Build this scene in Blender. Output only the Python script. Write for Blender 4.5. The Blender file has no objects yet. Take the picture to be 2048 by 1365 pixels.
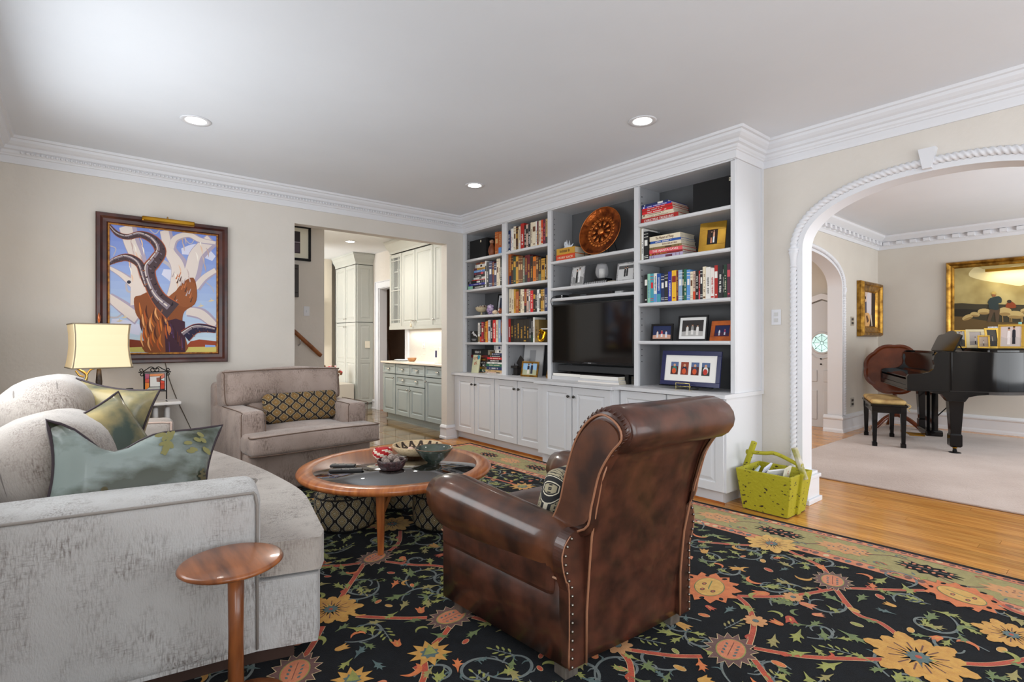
import bpy, math, random
from math import sin, cos, pi, sqrt, atan2, radians, hypot
from mathutils import Vector, Matrix
from mathutils.geometry import tessellate_polygon
random.seed(7)
S = bpy.context.scene
C = S.collection

# ------------------------------------------------------------------ camera, world, lights, exposure
F = 1053.0                      # focal length in pixels of a 2048 px wide frame
A = math.atan(869 / 1053.0)     # the camera looks this far to the right of +Y
H = 1.18
cam = bpy.data.cameras.new('camera')
cam.sensor_width = 36.0
cam.lens = 36.0 * F / 2048.0
cam.clip_start = 0.05
co = bpy.data.objects.new('camera', cam)
co.location = (0, 0, H)
co.rotation_euler = (pi / 2, 0, -A)
C.objects.link(co)
S.camera = co

w = bpy.data.worlds.new('daylight')
w.use_nodes = True
S.world = w
bg = w.node_tree.nodes['Background']
bg.inputs[0].default_value = (0.85, 0.93, 1.0, 1)
bg.inputs[1].default_value = 1.3

S.view_settings.view_transform = 'Standard'
S.view_settings.look = 'None'
S.view_settings.exposure = 0.04
S.view_settings.gamma = 1.0
S.view_settings.use_curve_mapping = False
S.cycles.use_denoising = True
S.cycles.max_bounces = 8
S.cycles.diffuse_bounces = 5
S.cycles.glossy_bounces = 4
S.cycles.transmission_bounces = 6
S.cycles.transparent_max_bounces = 8
S.cycles.sample_clamp_indirect = 6.0

def area(name, loc, rot, sx, sy, power, col=(1, 1, 1), spread=180):
    l = bpy.data.lights.new(name, 'AREA')
    l.shape = 'RECTANGLE'; l.size = sx; l.size_y = sy; l.energy = power; l.color = col
    l.spread = radians(spread)
    o = bpy.data.objects.new(name, l); o.location = loc; o.rotation_euler = rot
    C.objects.link(o)
    return o
# daylight through the room's big windows behind and beside the camera
area('window_light_rear', (1.9, -2.0, 1.35), (radians(112), 0, 0), 3.4, 1.7, 50, (0.93, 0.97, 1.0))
area('window_light_side', (-0.40, -0.75, 1.35), (radians(100), 0, radians(-90)), 1.9, 1.6, 46, (0.93, 0.97, 1.0))
area('window_light_sofa', (-0.40, 3.35, 1.62), (radians(84), 0, radians(-90)), 2.0, 1.25, 33, (0.95, 0.98, 1.0))
area('lounge_fill_light', (6.6, -2.0, 1.35), (radians(112), 0, 0), 3.8, 1.6, 118, (0.96, 0.98, 1.0))  # added fill for the lounge, standing in for unseen daylight
area('kitchen_fill_light', (1.05, 9.1, 1.5), (radians(100), 0, radians(-90)), 0.9, 1.6, 60, (1.0, 0.98, 0.95))  # added fill to brighten the kitchen; no window is modelled here
area('passage_fill_light', (2.6, 6.6, 2.66), (0, 0, 0), 0.5, 0.5, 38, (1.0, 0.96, 0.90))  # added fill under the passage ceiling, without a fitting
area('hall_fill_light', (5.2, 4.6, 1.9), (radians(40), 0, radians(-90)), 1.6, 1.2, 40, (1.0, 0.98, 0.95))  # added fill to brighten the hall; no window is modelled here

# ------------------------------------------------------------------ pixel -> point helpers (a real plane of the room is always given)
fx, fy = sin(A), cos(A)
rx, ry = cos(A), -sin(A)
def ray(px, py):
    u = (px - 1024) / F
    return (fx + u * rx, fy + u * ry, -(py - 682.5) / F)
def onZ(px, py, z=0.0):
    r = ray(px, py); t = (z - H) / r[2]
    return (r[0] * t, r[1] * t, z)
def onX(px, py, x):
    r = ray(px, py); t = x / r[0]
    return (x, r[1] * t, H + r[2] * t)
def onY(px, py, y):
    r = ray(px, py); t = y / r[1]
    return (r[0] * t, y, H + r[2] * t)

# ------------------------------------------------------------------ materials
def lin(c):
    return tuple(((v / 255) / 12.92 if v / 255 <= 0.04045 else ((v / 255 + 0.055) / 1.055) ** 2.4) for v in c)
_M = {}
def mat(name, c, rough=0.5, metal=0.0, c2=None, vs=6.0, vstretch=(1, 1, 1), bump=0.0, bs=60.0, coat=0.0, emit=None, es=0.0,
        trans=0.0, alpha=1.0, sheen=0.0, rnd=0.0, ior=1.45, contrast=(0.35, 0.65), bstretch=None, detail=4.0, coord='Object'):
    if name in _M: return _M[name]
    m = bpy.data.materials.new(name); m.use_nodes = True
    nt = m.node_tree; N = nt.nodes; L = nt.links
    b = N['Principled BSDF']
    b.inputs['Base Color'].default_value = (*lin(c), 1)
    b.inputs['Roughness'].default_value = rough
    b.inputs['Metallic'].default_value = metal
    b.inputs['IOR'].default_value = ior
    b.inputs['Coat Weight'].default_value = coat
    b.inputs['Coat Roughness'].default_value = 0.08
    b.inputs['Transmission Weight'].default_value = trans
    b.inputs['Alpha'].default_value = alpha
    b.inputs['Sheen Weight'].default_value = sheen
    if emit:
        b.inputs['Emission Color'].default_value = (*lin(emit), 1)
        b.inputs['Emission Strength'].default_value = es
    tc = None
    if c2 or bump:
        tc = N.new('ShaderNodeTexCoord')
    src = None
    if c2:
        mp = N.new('ShaderNodeMapping'); mp.inputs['Scale'].default_value = vstretch
        L.new(tc.outputs[coord], mp.inputs['Vector'])
        n = N.new('ShaderNodeTexNoise'); n.inputs['Scale'].default_value = vs; n.inputs['Detail'].default_value = detail
        L.new(mp.outputs[0], n.inputs['Vector'])
        mr = N.new('ShaderNodeMapRange'); mr.inputs[1].default_value = contrast[0]; mr.inputs[2].default_value = contrast[1]
        L.new(n.outputs[0], mr.inputs[0])
        mx = N.new('ShaderNodeMix'); mx.data_type = 'RGBA'
        mx.inputs[6].default_value = (*lin(c), 1); mx.inputs[7].default_value = (*lin(c2), 1)
        L.new(mr.outputs[0], mx.inputs[0]); src = mx.outputs[2]
        L.new(src, b.inputs['Base Color'])
    if rnd:
        oi = N.new('ShaderNodeObjectInfo')
        hs = N.new('ShaderNodeHueSaturation')
        mr2 = N.new('ShaderNodeMapRange'); mr2.inputs[3].default_value = 1 - rnd; mr2.inputs[4].default_value = 1 + rnd
        L.new(oi.outputs['Random'], mr2.inputs[0]); L.new(mr2.outputs[0], hs.inputs['Value'])
        if src: L.new(src, hs.inputs['Color'])
        else: hs.inputs['Color'].default_value = (*lin(c), 1)
        L.new(hs.outputs[0], b.inputs['Base Color'])
    if bump:
        mp = N.new('ShaderNodeMapping'); mp.inputs['Scale'].default_value = bstretch or (1, 1, 1)
        L.new(tc.outputs[coord], mp.inputs['Vector'])
        n = N.new('ShaderNodeTexNoise'); n.inputs['Scale'].default_value = bs; n.inputs['Detail'].default_value = 3
        L.new(mp.outputs[0], n.inputs['Vector'])
        bp = N.new('ShaderNodeBump'); bp.inputs['Strength'].default_value = bump; bp.inputs['Distance'].default_value = 0.01
        L.new(n.outputs[0], bp.inputs['Height']); L.new(bp.outputs[0], b.inputs['Normal'])
    _M[name] = m
    return m
def flat(c, rough=0.7):
    """plain paint of colour c, one material per colour"""
    c = tuple(int(max(0, min(255, v))) for v in c)
    return mat('paint_%d_%d_%d_%d' % (*c, int(rough * 10)), c, rough)

WALL = mat('cream_plaster', (217, 211, 203), 0.85, c2=(211, 205, 196), vs=1.5, bump=0.25, bs=26)
WALLD = mat('cream_plaster_lounge', (212, 206, 196), 0.85, c2=(206, 199, 189), vs=1.5, bump=0.12, bs=30)
CEIL = mat('white_ceiling_plaster', (228, 232, 238), 0.9, c2=(224, 228, 234), vs=1.2, bump=0.1, bs=20)
TRIM = mat('white_gloss_trim', (222, 223, 227), 0.42)
CAB = mat('white_cabinet_paint', (216, 217, 220), 0.4)
CABIN = mat('shade_grey_cabinet_interior', (160, 161, 164), 0.55)  # white paint greyed: the shade inside the bays is put into the colour
CABBK = mat('shade_grey_cabinet_back', (90, 91, 93), 0.6)  # darker again: shade at the back of the bays, painted in
SAGE = mat('sage_cabinet_paint', (188, 190, 184), 0.4, c2=(182, 185, 179), vs=2)
BLUEG = mat('blue_grey_cabinet_paint', (166, 177, 178), 0.4, c2=(160, 171, 173), vs=2)
WOODF = mat('oak_floor', (222, 160, 80), 0.24, c2=(186, 120, 50), vs=3.0, vstretch=(14, 1.2, 1), rnd=0.16, coat=0.35, bump=0.04, bs=10, bstretch=(14, 1, 1))
WOODT = mat('oak_shoe_moulding', (176, 104, 44), 0.35, c2=(150, 84, 34), vs=4)
STONE = mat('olive_stone_tile', (150, 124, 84), 0.12, c2=(106, 84, 54), vs=1.6, rnd=0.08, coat=0.5)
GROUT = mat('grout', (112, 100, 78), 0.8)
BLACKM = mat('black_iron', (22, 22, 24), 0.45, 0.6)
NICK = mat('nickel', (190, 188, 182), 0.25, 1.0)
DKNOB = mat('dark_pewter_knob', (78, 76, 74), 0.22, 1.0)
BRASS = mat('brass', (198, 150, 52), 0.28, 1.0, c2=(150, 106, 30), vs=3)
GOLD = mat('gilt_gold', (186, 142, 62), 0.36, 0.85, c2=(118, 82, 30), vs=14)
GOLDW = mat('gold_wood_frame', (190, 142, 48), 0.4, 0.6, c2=(132, 88, 24), vs=10)
PAPER = mat('book_paper', (232, 224, 206), 0.8, c2=(206, 196, 174), vs=40, vstretch=(1, 1, 14))
PIANO = mat('black_piano_lacquer', (12, 11, 12), 0.09, ior=1.36)
BLKP = mat('black_plastic', (18, 18, 19), 0.3)
SCREEN = mat('tv_glass', (9, 9, 10), 0.09, coat=0.5)
GLASS = mat('clear_glass', (255, 255, 255), 0.0, trans=1.0, ior=1.3)
WHITEE = mat('lamp_emitter', (255, 255, 255), 0.5, emit=(255, 252, 244), es=9.0)

# ------------------------------------------------------------------ mesh building
class MB:
    def __init__(s):
        s.v = []; s.f = []; s.m = []; s.s = []
    def add(s, vs, fs, m=0, sm=False, M=None):
        o = len(s.v)
        s.v += [tuple(M @ Vector(p)) for p in vs] if M else [tuple(p) for p in vs]
        s.f += [tuple(i + o for i in f) for f in fs]
        s.m += [m] * len(fs); s.s += [sm] * len(fs)
        return s
    def box(s, x0, y0, z0, x1, y1, z1, m=0, M=None):
        vs = [(x, y, z) for z in (z0, z1) for y in (y0, y1) for x in (x0, x1)]
        return s.add(vs, [(0, 2, 3, 1), (4, 5, 7, 6), (0, 1, 5, 4), (2, 6, 7, 3), (0, 4, 6, 2), (1, 3, 7, 5)], m, False, M)
    def prism(s, poly, h0, h1, axis='z', m=0, M=None, sm=False):
        """poly of (a, b); axis z -> (a, b, h), y -> (a, h, b), x -> (h, a, b)"""
        ar = sum(poly[i][0] * poly[(i + 1) % len(poly)][1] - poly[(i + 1) % len(poly)][0] * poly[i][1] for i in range(len(poly)))
        if ar < 0: poly = poly[::-1]
        put = {'z': lambda a, b, h: (a, b, h), 'y': lambda a, b, h: (a, h, b), 'x': lambda a, b, h: (h, a, b)}[axis]
        n = len(poly)
        vs = [put(a, b, h0) for a, b in poly] + [put(a, b, h1) for a, b in poly]
        tri = tessellate_polygon([[Vector((a, b, 0)) for a, b in poly]])
        fs = [tuple(t) for t in tri] + [tuple(i + n for i in t) for t in tri]
        s.add(vs, fs, m, False, M)
        s.add(vs, [(i, (i + 1) % n, (i + 1) % n + n, i + n) for i in range(n)], m, sm, M)
        return s
    def lathe(s, prof, n=20, m=0, M=None, sm=True, a0=0, sx=1, sy=1):
        vs = []; fs = []
        for r, z in prof:
            for i in range(n):
                a = a0 + 2 * pi * i / n
                vs.append((r * cos(a) * sx, r * sin(a) * sy, z))
        k = len(prof)
        for j in range(k - 1):
            for i in range(n):
                fs.append((j * n + i, j * n + (i + 1) % n, (j + 1) * n + (i + 1) % n, (j + 1) * n + i))
        if prof[0][0] > 1e-5: fs.append(tuple(range(n))[::-1])
        if prof[-1][0] > 1e-5: fs.append(tuple((k - 1) * n + i for i in range(n)))
        return s.add(vs, fs, m, sm, M)
    def tube(s, pts, r, n=8, m=0, M=None, closed=False, sm=True, up=(0, 0, 1)):
        P = [Vector(p) for p in pts]; k = len(P)
        R = r if isinstance(r, (list, tuple)) else [r] * k
        vs = []; prev = None
        for i, p in enumerate(P):
            if closed: t = P[(i + 1) % k] - P[i - 1]
            else: t = P[min(i + 1, k - 1)] - P[max(i - 1, 0)]
            if t.length < 1e-9: t = Vector((0, 0, 1))
            t.normalize()
            if prev is None:
                a = Vector(up)
                if abs(a.dot(t)) > 0.95: a = Vector((1, 0, 0))
                u = (a - t * a.dot(t)).normalized()
            else:
                u = prev - t * prev.dot(t)
                u = u.normalized() if u.length > 1e-6 else prev
            prev = u; q = t.cross(u)
            for j in range(n):
                an = 2 * pi * j / n
                vs.append(p + (u * cos(an) + q * sin(an)) * R[i])
        fs = []
        for i in range(k if closed else k - 1):
            for j in range(n):
                a, b = i * n, ((i + 1) % k) * n
                fs.append((a + j, a + (j + 1) % n, b + (j + 1) % n, b + j))
        if not closed:
            fs.append(tuple(range(n))[::-1]); fs.append(tuple((k - 1) * n + j for j in range(n)))
        return s.add(vs, fs, m, sm, M)
    def sweep(s, path, prof, closed=False, side=1, m=0, z=0):
        """path of (x, y); prof of (d, z): d is measured to the left (side=1) of the walking direction"""
        k = len(path); vs = []
        P = [Vector(p) for p in path]
        for i in range(k):
            if closed: a, b = P[i] - P[i - 1], P[(i + 1) % k] - P[i]
            else:
                a = P[i] - P[i - 1] if i else P[1] - P[0]
                b = P[i + 1] - P[i] if i < k - 1 else a
            a, b = a.normalized(), b.normalized()
            na, nb = Vector((-a.y, a.x)) * side, Vector((-b.y, b.x)) * side
            mt = (na + nb); mt = mt / max(1e-6, mt.dot(na)) if mt.length > 1e-6 else na
            for d, zz in prof: vs.append((P[i].x + mt.x * d, P[i].y + mt.y * d, zz + z))
        q = len(prof); fs = []
        for i in range(k if closed else k - 1):
            for j in range(q - 1):
                a, b = i * q + j, ((i + 1) % k) * q + j
                fs.append((a, b, b + 1, a + 1))
        if not closed:
            fs.append(tuple(range(q))); fs.append(tuple((k - 1) * q + j for j in range(q))[::-1])
        return s.add(vs, fs, m)
    def sphere(s, c, r, n=10, m=0, sc=(1, 1, 1), M=None):
        prof = [(max(1e-6, r * sin(pi * i / (n - 1))), -r * cos(pi * i / (n - 1))) for i in range(n)]
        T = Matrix.Translation(c) @ Matrix.Diagonal((*sc, 1))
        return s.lathe(prof, max(8, int(n * 1.4)), m, (M @ T) if M else T)
    def rbox(s, size, r=0.04, puff=(0, 0, 0), m=0, M=None, seg=2, mid=6, fn=None):
        hx = [v / 2 for v in size]; r = min(r, min(hx) * 0.98)
        ax = []
        for h in hx:
            c = [r * i / (seg + 1) for i in range(seg + 1)]
            md = max(1, int(mid * min(1.0, 1.2 * h / max(hx))))
            inn = [-(h - r) + 2 * (h - r) * i / md for i in range(md + 1)]
            ax.append([-h + t for t in c] + inn + [h - t for t in c[::-1]])
        idx = {}; vs = []; fs = []
        def vid(i, j, k):
            key = (i, j, k)
            if key not in idx:
                p = [ax[0][i], ax[1][j], ax[2][k]]
                q = [max(-(h - r), min(h - r, v)) for v, h in zip(p, hx)]
                d = Vector([a - b for a, b in zip(p, q)])
                if d.length > 1e-9: d = d.normalized() * r
                o = [a + b for a, b in zip(q, d)]
                nrm = [o[t] / hx[t] for t in range(3)]
                for t in range(3):
                    a, b = (t + 1) % 3, (t + 2) % 3
                    o[t] += nrm[t] * puff[t] * max(0, 1 - nrm[a] ** 2) * max(0, 1 - nrm[b] ** 2)
                if fn: o = fn(o, nrm)
                idx[key] = len(vs); vs.append(o)
            return idx[key]
        n = [len(a) for a in ax]
        for (t, a, b) in ((0, 1, 2), (1, 2, 0), (2, 0, 1)):
            for side in (0, n[t] - 1):
                for i in range(n[a] - 1):
                    for j in range(n[b] - 1):
                        q = []
                        for (di, dj) in ((0, 0), (1, 0), (1, 1), (0, 1)):
                            c = [0, 0, 0]; c[t] = side; c[a] = i + di; c[b] = j + dj
                            q.append(vid(*c))
                        fs.append(tuple(q) if side else tuple(q[::-1]))
        return s.add(vs, fs, m, True, M)
    def build(s, name, mats, parent=None, loc=None, rot=None, bevel=0.0, seg=2, kind=None, label=None, subs=0):
        me = bpy.data.meshes.new(name)
        me.from_pydata([tuple(p) for p in s.v], [], s.f)
        if not isinstance(mats, (list, tuple)): mats = [mats]
        for m in mats: me.materials.append(m)
        me.polygons.foreach_set('material_index', s.m)
        me.polygons.foreach_set('use_smooth', s.s)
        me.update()
        o = bpy.data.objects.new(name, me)
        C.objects.link(o)
        if parent: o.parent = parent
        if loc: o.location = loc
        if rot: o.rotation_euler = rot
        if bevel:
            b = o.modifiers.new('bevel', 'BEVEL'); b.width = bevel; b.segments = seg; b.limit_method = 'ANGLE'; b.angle_limit = radians(40)
        if subs:
            b = o.modifiers.new('subsurf', 'SUBSURF'); b.levels = subs; b.render_levels = subs
        if kind: o['kind'] = kind
        if label: o['label'] = label
        return o
def fixn(o):
    """make the normals of a mesh consistent"""
    import bmesh
    bm = bmesh.new(); bm.from_mesh(o.data); bmesh.ops.recalc_face_normals(bm, faces=bm.faces); bm.to_mesh(o.data); bm.free()
    return o
def thing(name, label, cat, loc=(0, 0, 0), rz=0.0, group=None):
    o = bpy.data.objects.new(name, None); o.empty_display_size = 0.05
    C.objects.link(o); o.location = loc; o.rotation_euler = (0, 0, rz)
    return tag(o, label, cat, group)
def tag(o, label, cat, group=None):
    o['label'] = label; o['category'] = cat
    if group: o['group'] = group
    return o
def struct(o):
    o['kind'] = 'structure'; return o
def T(x=0, y=0, z=0): return Matrix.Translation((x, y, z))
def RX(a): return Matrix.Rotation(a, 4, 'X')
def RY(a): return Matrix.Rotation(a, 4, 'Y')
def RZ(a): return Matrix.Rotation(a, 4, 'Z')
def spline(pts, n=6, closed=False):
    k = len(pts); out = []
    g = lambda i: pts[i % k] if closed else pts[max(0, min(k - 1, i))]
    for i in range(k if closed else k - 1):
        p0, p1, p2, p3 = g(i - 1), g(i), g(i + 1), g(i + 2)
        for j in range(n):
            t = j / n
            out.append(tuple(0.5 * (2 * b + (c - a) * t + (2 * a - 5 * b + 4 * c - d) * t * t + (3 * b - a - 3 * c + d) * t ** 3) for a, b, c, d in zip(p0, p1, p2, p3)))
    if not closed: out.append(tuple(pts[-1]))
    return out
class Deco:
    """flat shapes of colour laid in thin layers on a plane; put(a, b, h) gives the 3-D point"""
    def __init__(s, put, step=0.0006):
        s.mb = MB(); s.put = put; s.cols = []; s.step = step; s.n = 0
    def ci(s, c):
        k = c if not isinstance(c, tuple) else flat(c, 0.8)
        if k not in s.cols: s.cols.append(k)
        return s.cols.index(k)
    def poly(s, pts, c, l=1, sm=0):
        if sm: pts = spline(pts, sm, True)
        s.n += 1; hh = (l + (s.n % 29) * .03) * s.step
        tri = tessellate_polygon([[Vector((a, b, 0)) for a, b in pts]])
        s.mb.add([s.put(a, b, hh) for a, b in pts], [tuple(t) for t in tri], s.ci(c))
    def rib(s, pts, wd, c, l=1, n=5, taper=False):
        k = len(pts)
        W = list(wd) if isinstance(wd, (list, tuple)) else [wd] * k
        Q = spline([(a, b, ww) for (a, b), ww in zip(pts, W)], n)
        L = []; R = []; s.n += 1; l = l + (s.n % 29) * .03
        for i, (a, b, ww) in enumerate(Q):
            p, q = Q[max(0, i - 1)], Q[min(len(Q) - 1, i + 1)]
            dx, dy = q[0] - p[0], q[1] - p[1]; d = hypot(dx, dy) or 1e-9
            nx, ny = -dy / d * ww / 2, dx / d * ww / 2
            L.append(s.put(a + nx, b + ny, l * s.step)); R.append(s.put(a - nx, b - ny, l * s.step))
        m = len(Q)
        s.mb.add(L + R, [(i, i + 1, m + i + 1, m + i) for i in range(m - 1)], s.ci(c))
    def ell(s, a, b, ra, rb, c, l=1, rot=0, n=14):
        s.poly([(a + ra * cos(2 * pi * i / n) * cos(rot) - rb * sin(2 * pi * i / n) * sin(rot), b + ra * cos(2 * pi * i / n) * sin(rot) + rb * sin(2 * pi * i / n) * cos(rot)) for i in range(n)], c, l)
    def rect(s, a0, b0, a1, b1, c, l=1):
        s.poly([(a0, b0), (a1, b0), (a1, b1), (a0, b1)], c, l)
    def build(s, name, parent=None, kind=None):
        o = s.mb.build(name, s.cols or [TRIM], parent)
        if kind: o['kind'] = kind
        return o
def text(name, s, size, mt, parent, loc, rot, ext=0.0006, sx=1.0):
    cu = bpy.data.curves.new(name, 'FONT'); cu.body = s; cu.size = size; cu.extrude = ext; cu.align_x = 'CENTER'; cu.align_y = 'CENTER'
    cu.resolution_u = 2
    o = bpy.data.objects.new(name, cu)
    me = bpy.data.meshes.new_from_object(o); me.materials.clear(); me.materials.append(mt)
    bpy.data.objects.remove(o)
    t = bpy.data.objects.new(name, me); C.objects.link(t); t.parent = parent; t.location = loc; t.rotation_euler = rot; t.scale = (sx, 1, 1)
    return t
def copy_tree(o, parent=None, loc=None, rz=None, label=None, group=None):
    c = o.copy(); C.objects.link(c); c.parent = parent
    if loc is not None: c.location = loc
    if rz is not None: c.rotation_euler = (0, 0, rz)
    if label: c['label'] = label
    if group: c['group'] = group
    for ch in list(o.children): copy_tree(ch, c)
    return c
# ------------------------------------------------------------------ the room
XL, XR, YB, YR, ZC = -0.47, 4.08, 5.39, -2.15, 2.69
XR2 = 4.222
def wall(name, mb, m=None):
    return struct(fixn(mb.build(name, m or WALL)))
# floors
struct(MB().box(XL - .2, YR, -0.06, 3.30, YB + .13, 0.0).build('floor', mat('oak_subfloor', (170, 110, 52), 0.5)))
fl = struct(MB().box(3.30, YR, -0.06, 9.2, YB + .13, -0.012).build('floor_oak', mat('oak_underlay', (70, 42, 20), 0.7)))
def planks(x0, x1, y0, y1, pw, lmin, lmax, along='y'):
    x = x0; n = 0
    while x < x1 - 1e-4:
        xe = min(x + pw, x1); y = y0 - random.random() * lmin
        while y < y1:
            l = random.uniform(lmin, lmax); ya, yb = max(y, y0), min(y + l, y1)
            if yb - ya > .02:
                h = random.uniform(-.0006, 0.0)
                o = MB().box(-(xe - x) / 2 + .0007, -(yb - ya) / 2 + .0007, -.011, (xe - x) / 2 - .0007, (yb - ya) / 2 - .0007, 0).build('plank', WOODF, fl, ((x + xe) / 2, (ya + yb) / 2, h))
                n += 1
            y += l
        x = xe
    return n
planks(3.30, 5.10, -1.0, YB, .083, 1.1, 2.2)
planks(5.10, 9.05, 2.05, 5.25, .105, 2.0, 3.2)
planks(8.35, 9.05, -1.5, 2.05, .105, 1.6, 2.6)
kf = struct(MB().box(1.0, YB + .13, -0.06, 4.2, 12.2, -0.008).build('floor_kitchen', GROUT))
for i in range(8):
    for j in range(12):
        x, y = 1.02 + i * .4, YB + .13 + .01 + j * .4
        MB().box(-.197, -.197, -.008, .197, .197, 0.0).build('tile', STONE, kf, (x + .2, y + .2, random.uniform(-.0004, 0)), bevel=.0015, seg=1)
MB().box(1.0, YB + .13 + 4.8, -.008, 4.2, 12.2, 0).build('tile_field', STONE, kf)
# ceilings
struct(MB().box(XL - .2, YR - .1, ZC, XR2, YB + .13, ZC + .1).build('ceiling', CEIL))
struct(MB().box(XR2 - .14, YR - .1, ZC + .0005, 9.3, 5.4, ZC + .1).build('ceiling_lounge', CEIL))
struct(MB().box(0.9, YB + .1, ZC, 4.3, 12.3, ZC + .1).build('ceiling_kitchen', mat('white_kitchen_ceiling', (226, 228, 230), 0.9, c2=(222, 224, 226), vs=1)))
# back wall with the cased opening to the kitchen passage
DX0, DX1, DZ = 1.657, 3.43, 2.348
m = MB().box(XL, YB, 0, DX0, YB + .12, ZC).box(DX0, YB, DZ, DX1, YB + .12, ZC).box(DX1, YB, 0, XR2, YB + .12, ZC)
wall('wall_back', m)
# left wall with a big window (out of view, where the daylight comes in), rear wall with another
wall('wall_left', MB().box(XL - .12, 0.25, 0, XL, 2.3, ZC).box(XL - .12, 4.4, 0, XL, YB + .12, ZC).box(XL - .12, 2.3, 0, XL, 4.4, .95).box(XL - .12, 2.3, 2.3, XL, 4.4, ZC).box(XL - .12, YR, 0, XL, -1.75, ZC).box(XL - .12, -1.75, 0, XL, .25, .5).box(XL - .12, -1.75, 2.4, XL, .25, ZC))
wall('wall_rear', MB().box(XL, YR - .12, 0, .1, YR, ZC).box(3.7, YR - .12, 0, XR2, YR, ZC).box(.1, YR - .12, 0, 3.7, YR, .45).box(.1, YR - .12, 2.45, 3.7, YR, ZC))
def win(name, x0, x1, z0, z1, y):
    mb = MB()
    for x in (x0, (x0 + x1) / 2 - .02, x1 - .05): mb.box(x, y - .03, z0, x + .05, y + .03, z1)
    for z in (z0, z1 - .05, (z0 + z1) / 2): mb.box(x0, y - .025, z, x1, y + .025, z + .05)
    return struct(mb.build(name, TRIM))
win('window_1', .1, 3.7, .45, 2.45, YR - .06)
wl = win('window_2', -1, 1, .5, 2.4, 0); wl.location = (XL - .06, -.75, 0); wl.rotation_euler = (0, 0, pi / 2)
wl = win('window_4', -1.05, 1.05, .95, 2.3, 0); wl.location = (XL - .06, 3.35, 0); wl.rotation_euler = (0, 0, pi / 2)
# right wall with the wide arch to the lounge
AC, AH, ASP, AR = 0.849, 0.765, 1.845, 0.392       # centre, half span, spring height, rise
def arch(t, dh=0.0):
    """t 0..pi from the +Y jamb to the other; dh widens the curve"""
    e = 0.9
    c, s = cos(t), sin(t)
    return (AC + math.copysign(abs(c) ** e, c) * (AH + dh), ASP + (abs(s) ** e) * (AR + dh))
NA = 40
curve = [arch(pi * i / NA) for i in range(NA + 1)]
mb = MB()
mb.box(XR, AC + AH, 0, XR2, YB + .12, ZC)
mb.box(XR, YR, 0, XR2, AC - AH, ZC)
for i in range(NA):
    (y0, z0), (y1, z1) = curve[i], curve[i + 1]
    vs = [(x, y, z) for x in (XR, XR2) for (y, z) in ((y0, z0), (y1, z1), (y1, ZC), (y0, ZC))]
    mb.add(vs, [(0, 1, 2, 3), (4, 5, 6, 7), (0, 1, 5, 4)])
wall('wall_right', mb, WALL)
# white lining of the arch: reveal, flat band, rope moulding, capital, keystone, plinth
full = [(AC + AH, 0.0)] + curve + [(AC - AH, 0.0)]
def strip(mb, path, x0, x1, dz=0.0):
    n = len(path)
    vs = [(x0, y, z) for y, z in path] + [(x1, y, z) for y, z in path]
    mb.add(vs, [(i, i + 1, n + i + 1, n + i) for i in range(n - 1)], 0, True)
def offs(path, d):
    out = []
    for i in range(len(path)):
        a, b = path[max(0, i - 1)], path[min(len(path) - 1, i + 1)]
        tx, tz = b[0] - a[0], b[1] - a[1]; l = hypot(tx, tz) or 1
        out.append((path[i][0] + tz / l * d, path[i][1] - tx / l * d))
    return out
inner, outer = offs(full, -.004), offs(full, .034)
tr = struct(bpy.data.objects.new('trim_1', None)); C.objects.link(tr)
mb = MB(); strip(mb, inner, XR - .012, XR2 + .012); mb.build('arch_reveal', TRIM, tr)
for x0, x1 in ((XR - .012, XR), (XR2, XR2 + .012)):
    mb = MB(); n = len(inner)
    for x in (x0, x1): mb.add([(x, y, z) for y, z in inner] + [(x, y, z) for y, z in outer], [(i, i + 1, n + i + 1, n + i) for i in range(n - 1)])
    strip(mb, outer, x0, x1)
    mb.build('flat_band', TRIM, tr)
def rope(path, r, name, parent, x=None, turns=190, lobes=3, m=TRIM, ev=None):
    """a twisted rope moulding along path"""
    P = [Vector(p) for p in path]; n = 12; vs = []; d = 0
    for i, p in enumerate(P):
        t = (P[min(i + 1, len(P) - 1)] - P[max(i - 1, 0)]).normalized()
        if i: d += (p - P[i - 1]).length
        u = Vector((-1, 0, 0)) if ev is None else Vector(ev); u = (u - t * u.dot(t)).normalized(); q = t.cross(u)
        for j in range(n):
            a = 2 * pi * j / n
            rr = r * (1 + .2 * cos(lobes * a - d * turns))
            vs.append(p + (u * cos(a) + q * sin(a)) * rr)
    fs = [(i * n + j, i * n + (j + 1) % n, (i + 1) * n + (j + 1) % n, (i + 1) * n + j) for i in range(len(P) - 1) for j in range(n)]
    return MB().add(vs, fs, 0, True).build(name, m, parent)
def dense(path, st=.005):
    out = []
    for a, b in zip(path, path[1:]):
        k = max(1, int((Vector(b) - Vector(a)).length / st))
        out += [tuple(Vector(a).lerp(Vector(b), i / k)) for i in range(k)]
    return out + [path[-1]]
ro = offs([arch(pi * i / 90) for i in range(91)], .056)
rope(dense([(XR - .012, y, z) for y, z in ro]), .024, 'rope_moulding', tr)
for sgn in (1, -1):
    yy = AC + sgn * (AH + .056)
    rope(dense([(XR - .012, yy, .2), (XR - .012, yy, 1.72)]), .022, 'rope_column', tr)
    MB().lathe([(.022, 0), (.026, .01), (.022, .02), (.024, .06), (.03, .10), (.036, .115), (.03, .12), (.036, .13), (.036, .14), (0, .14)], 16, 0, T(XR - .012, yy, 1.72)).build('capital', TRIM, tr)
    ya, yb = (AC + AH - .03, AC + AH + .10) if sgn > 0 else (AC - AH - .10, AC - AH + .03)
    mb = MB()
    for (z0, z1, e) in ((0, .035, .035), (.035, .175, .02), (.175, .20, .03), (.20, .22, .012)):
        mb.box(XR - .012 - e, ya - e, z0, XR2 + .012 + e, yb + e, z1)
    mb.build('plinth', TRIM, tr, bevel=.004)
mb = MB()
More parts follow.
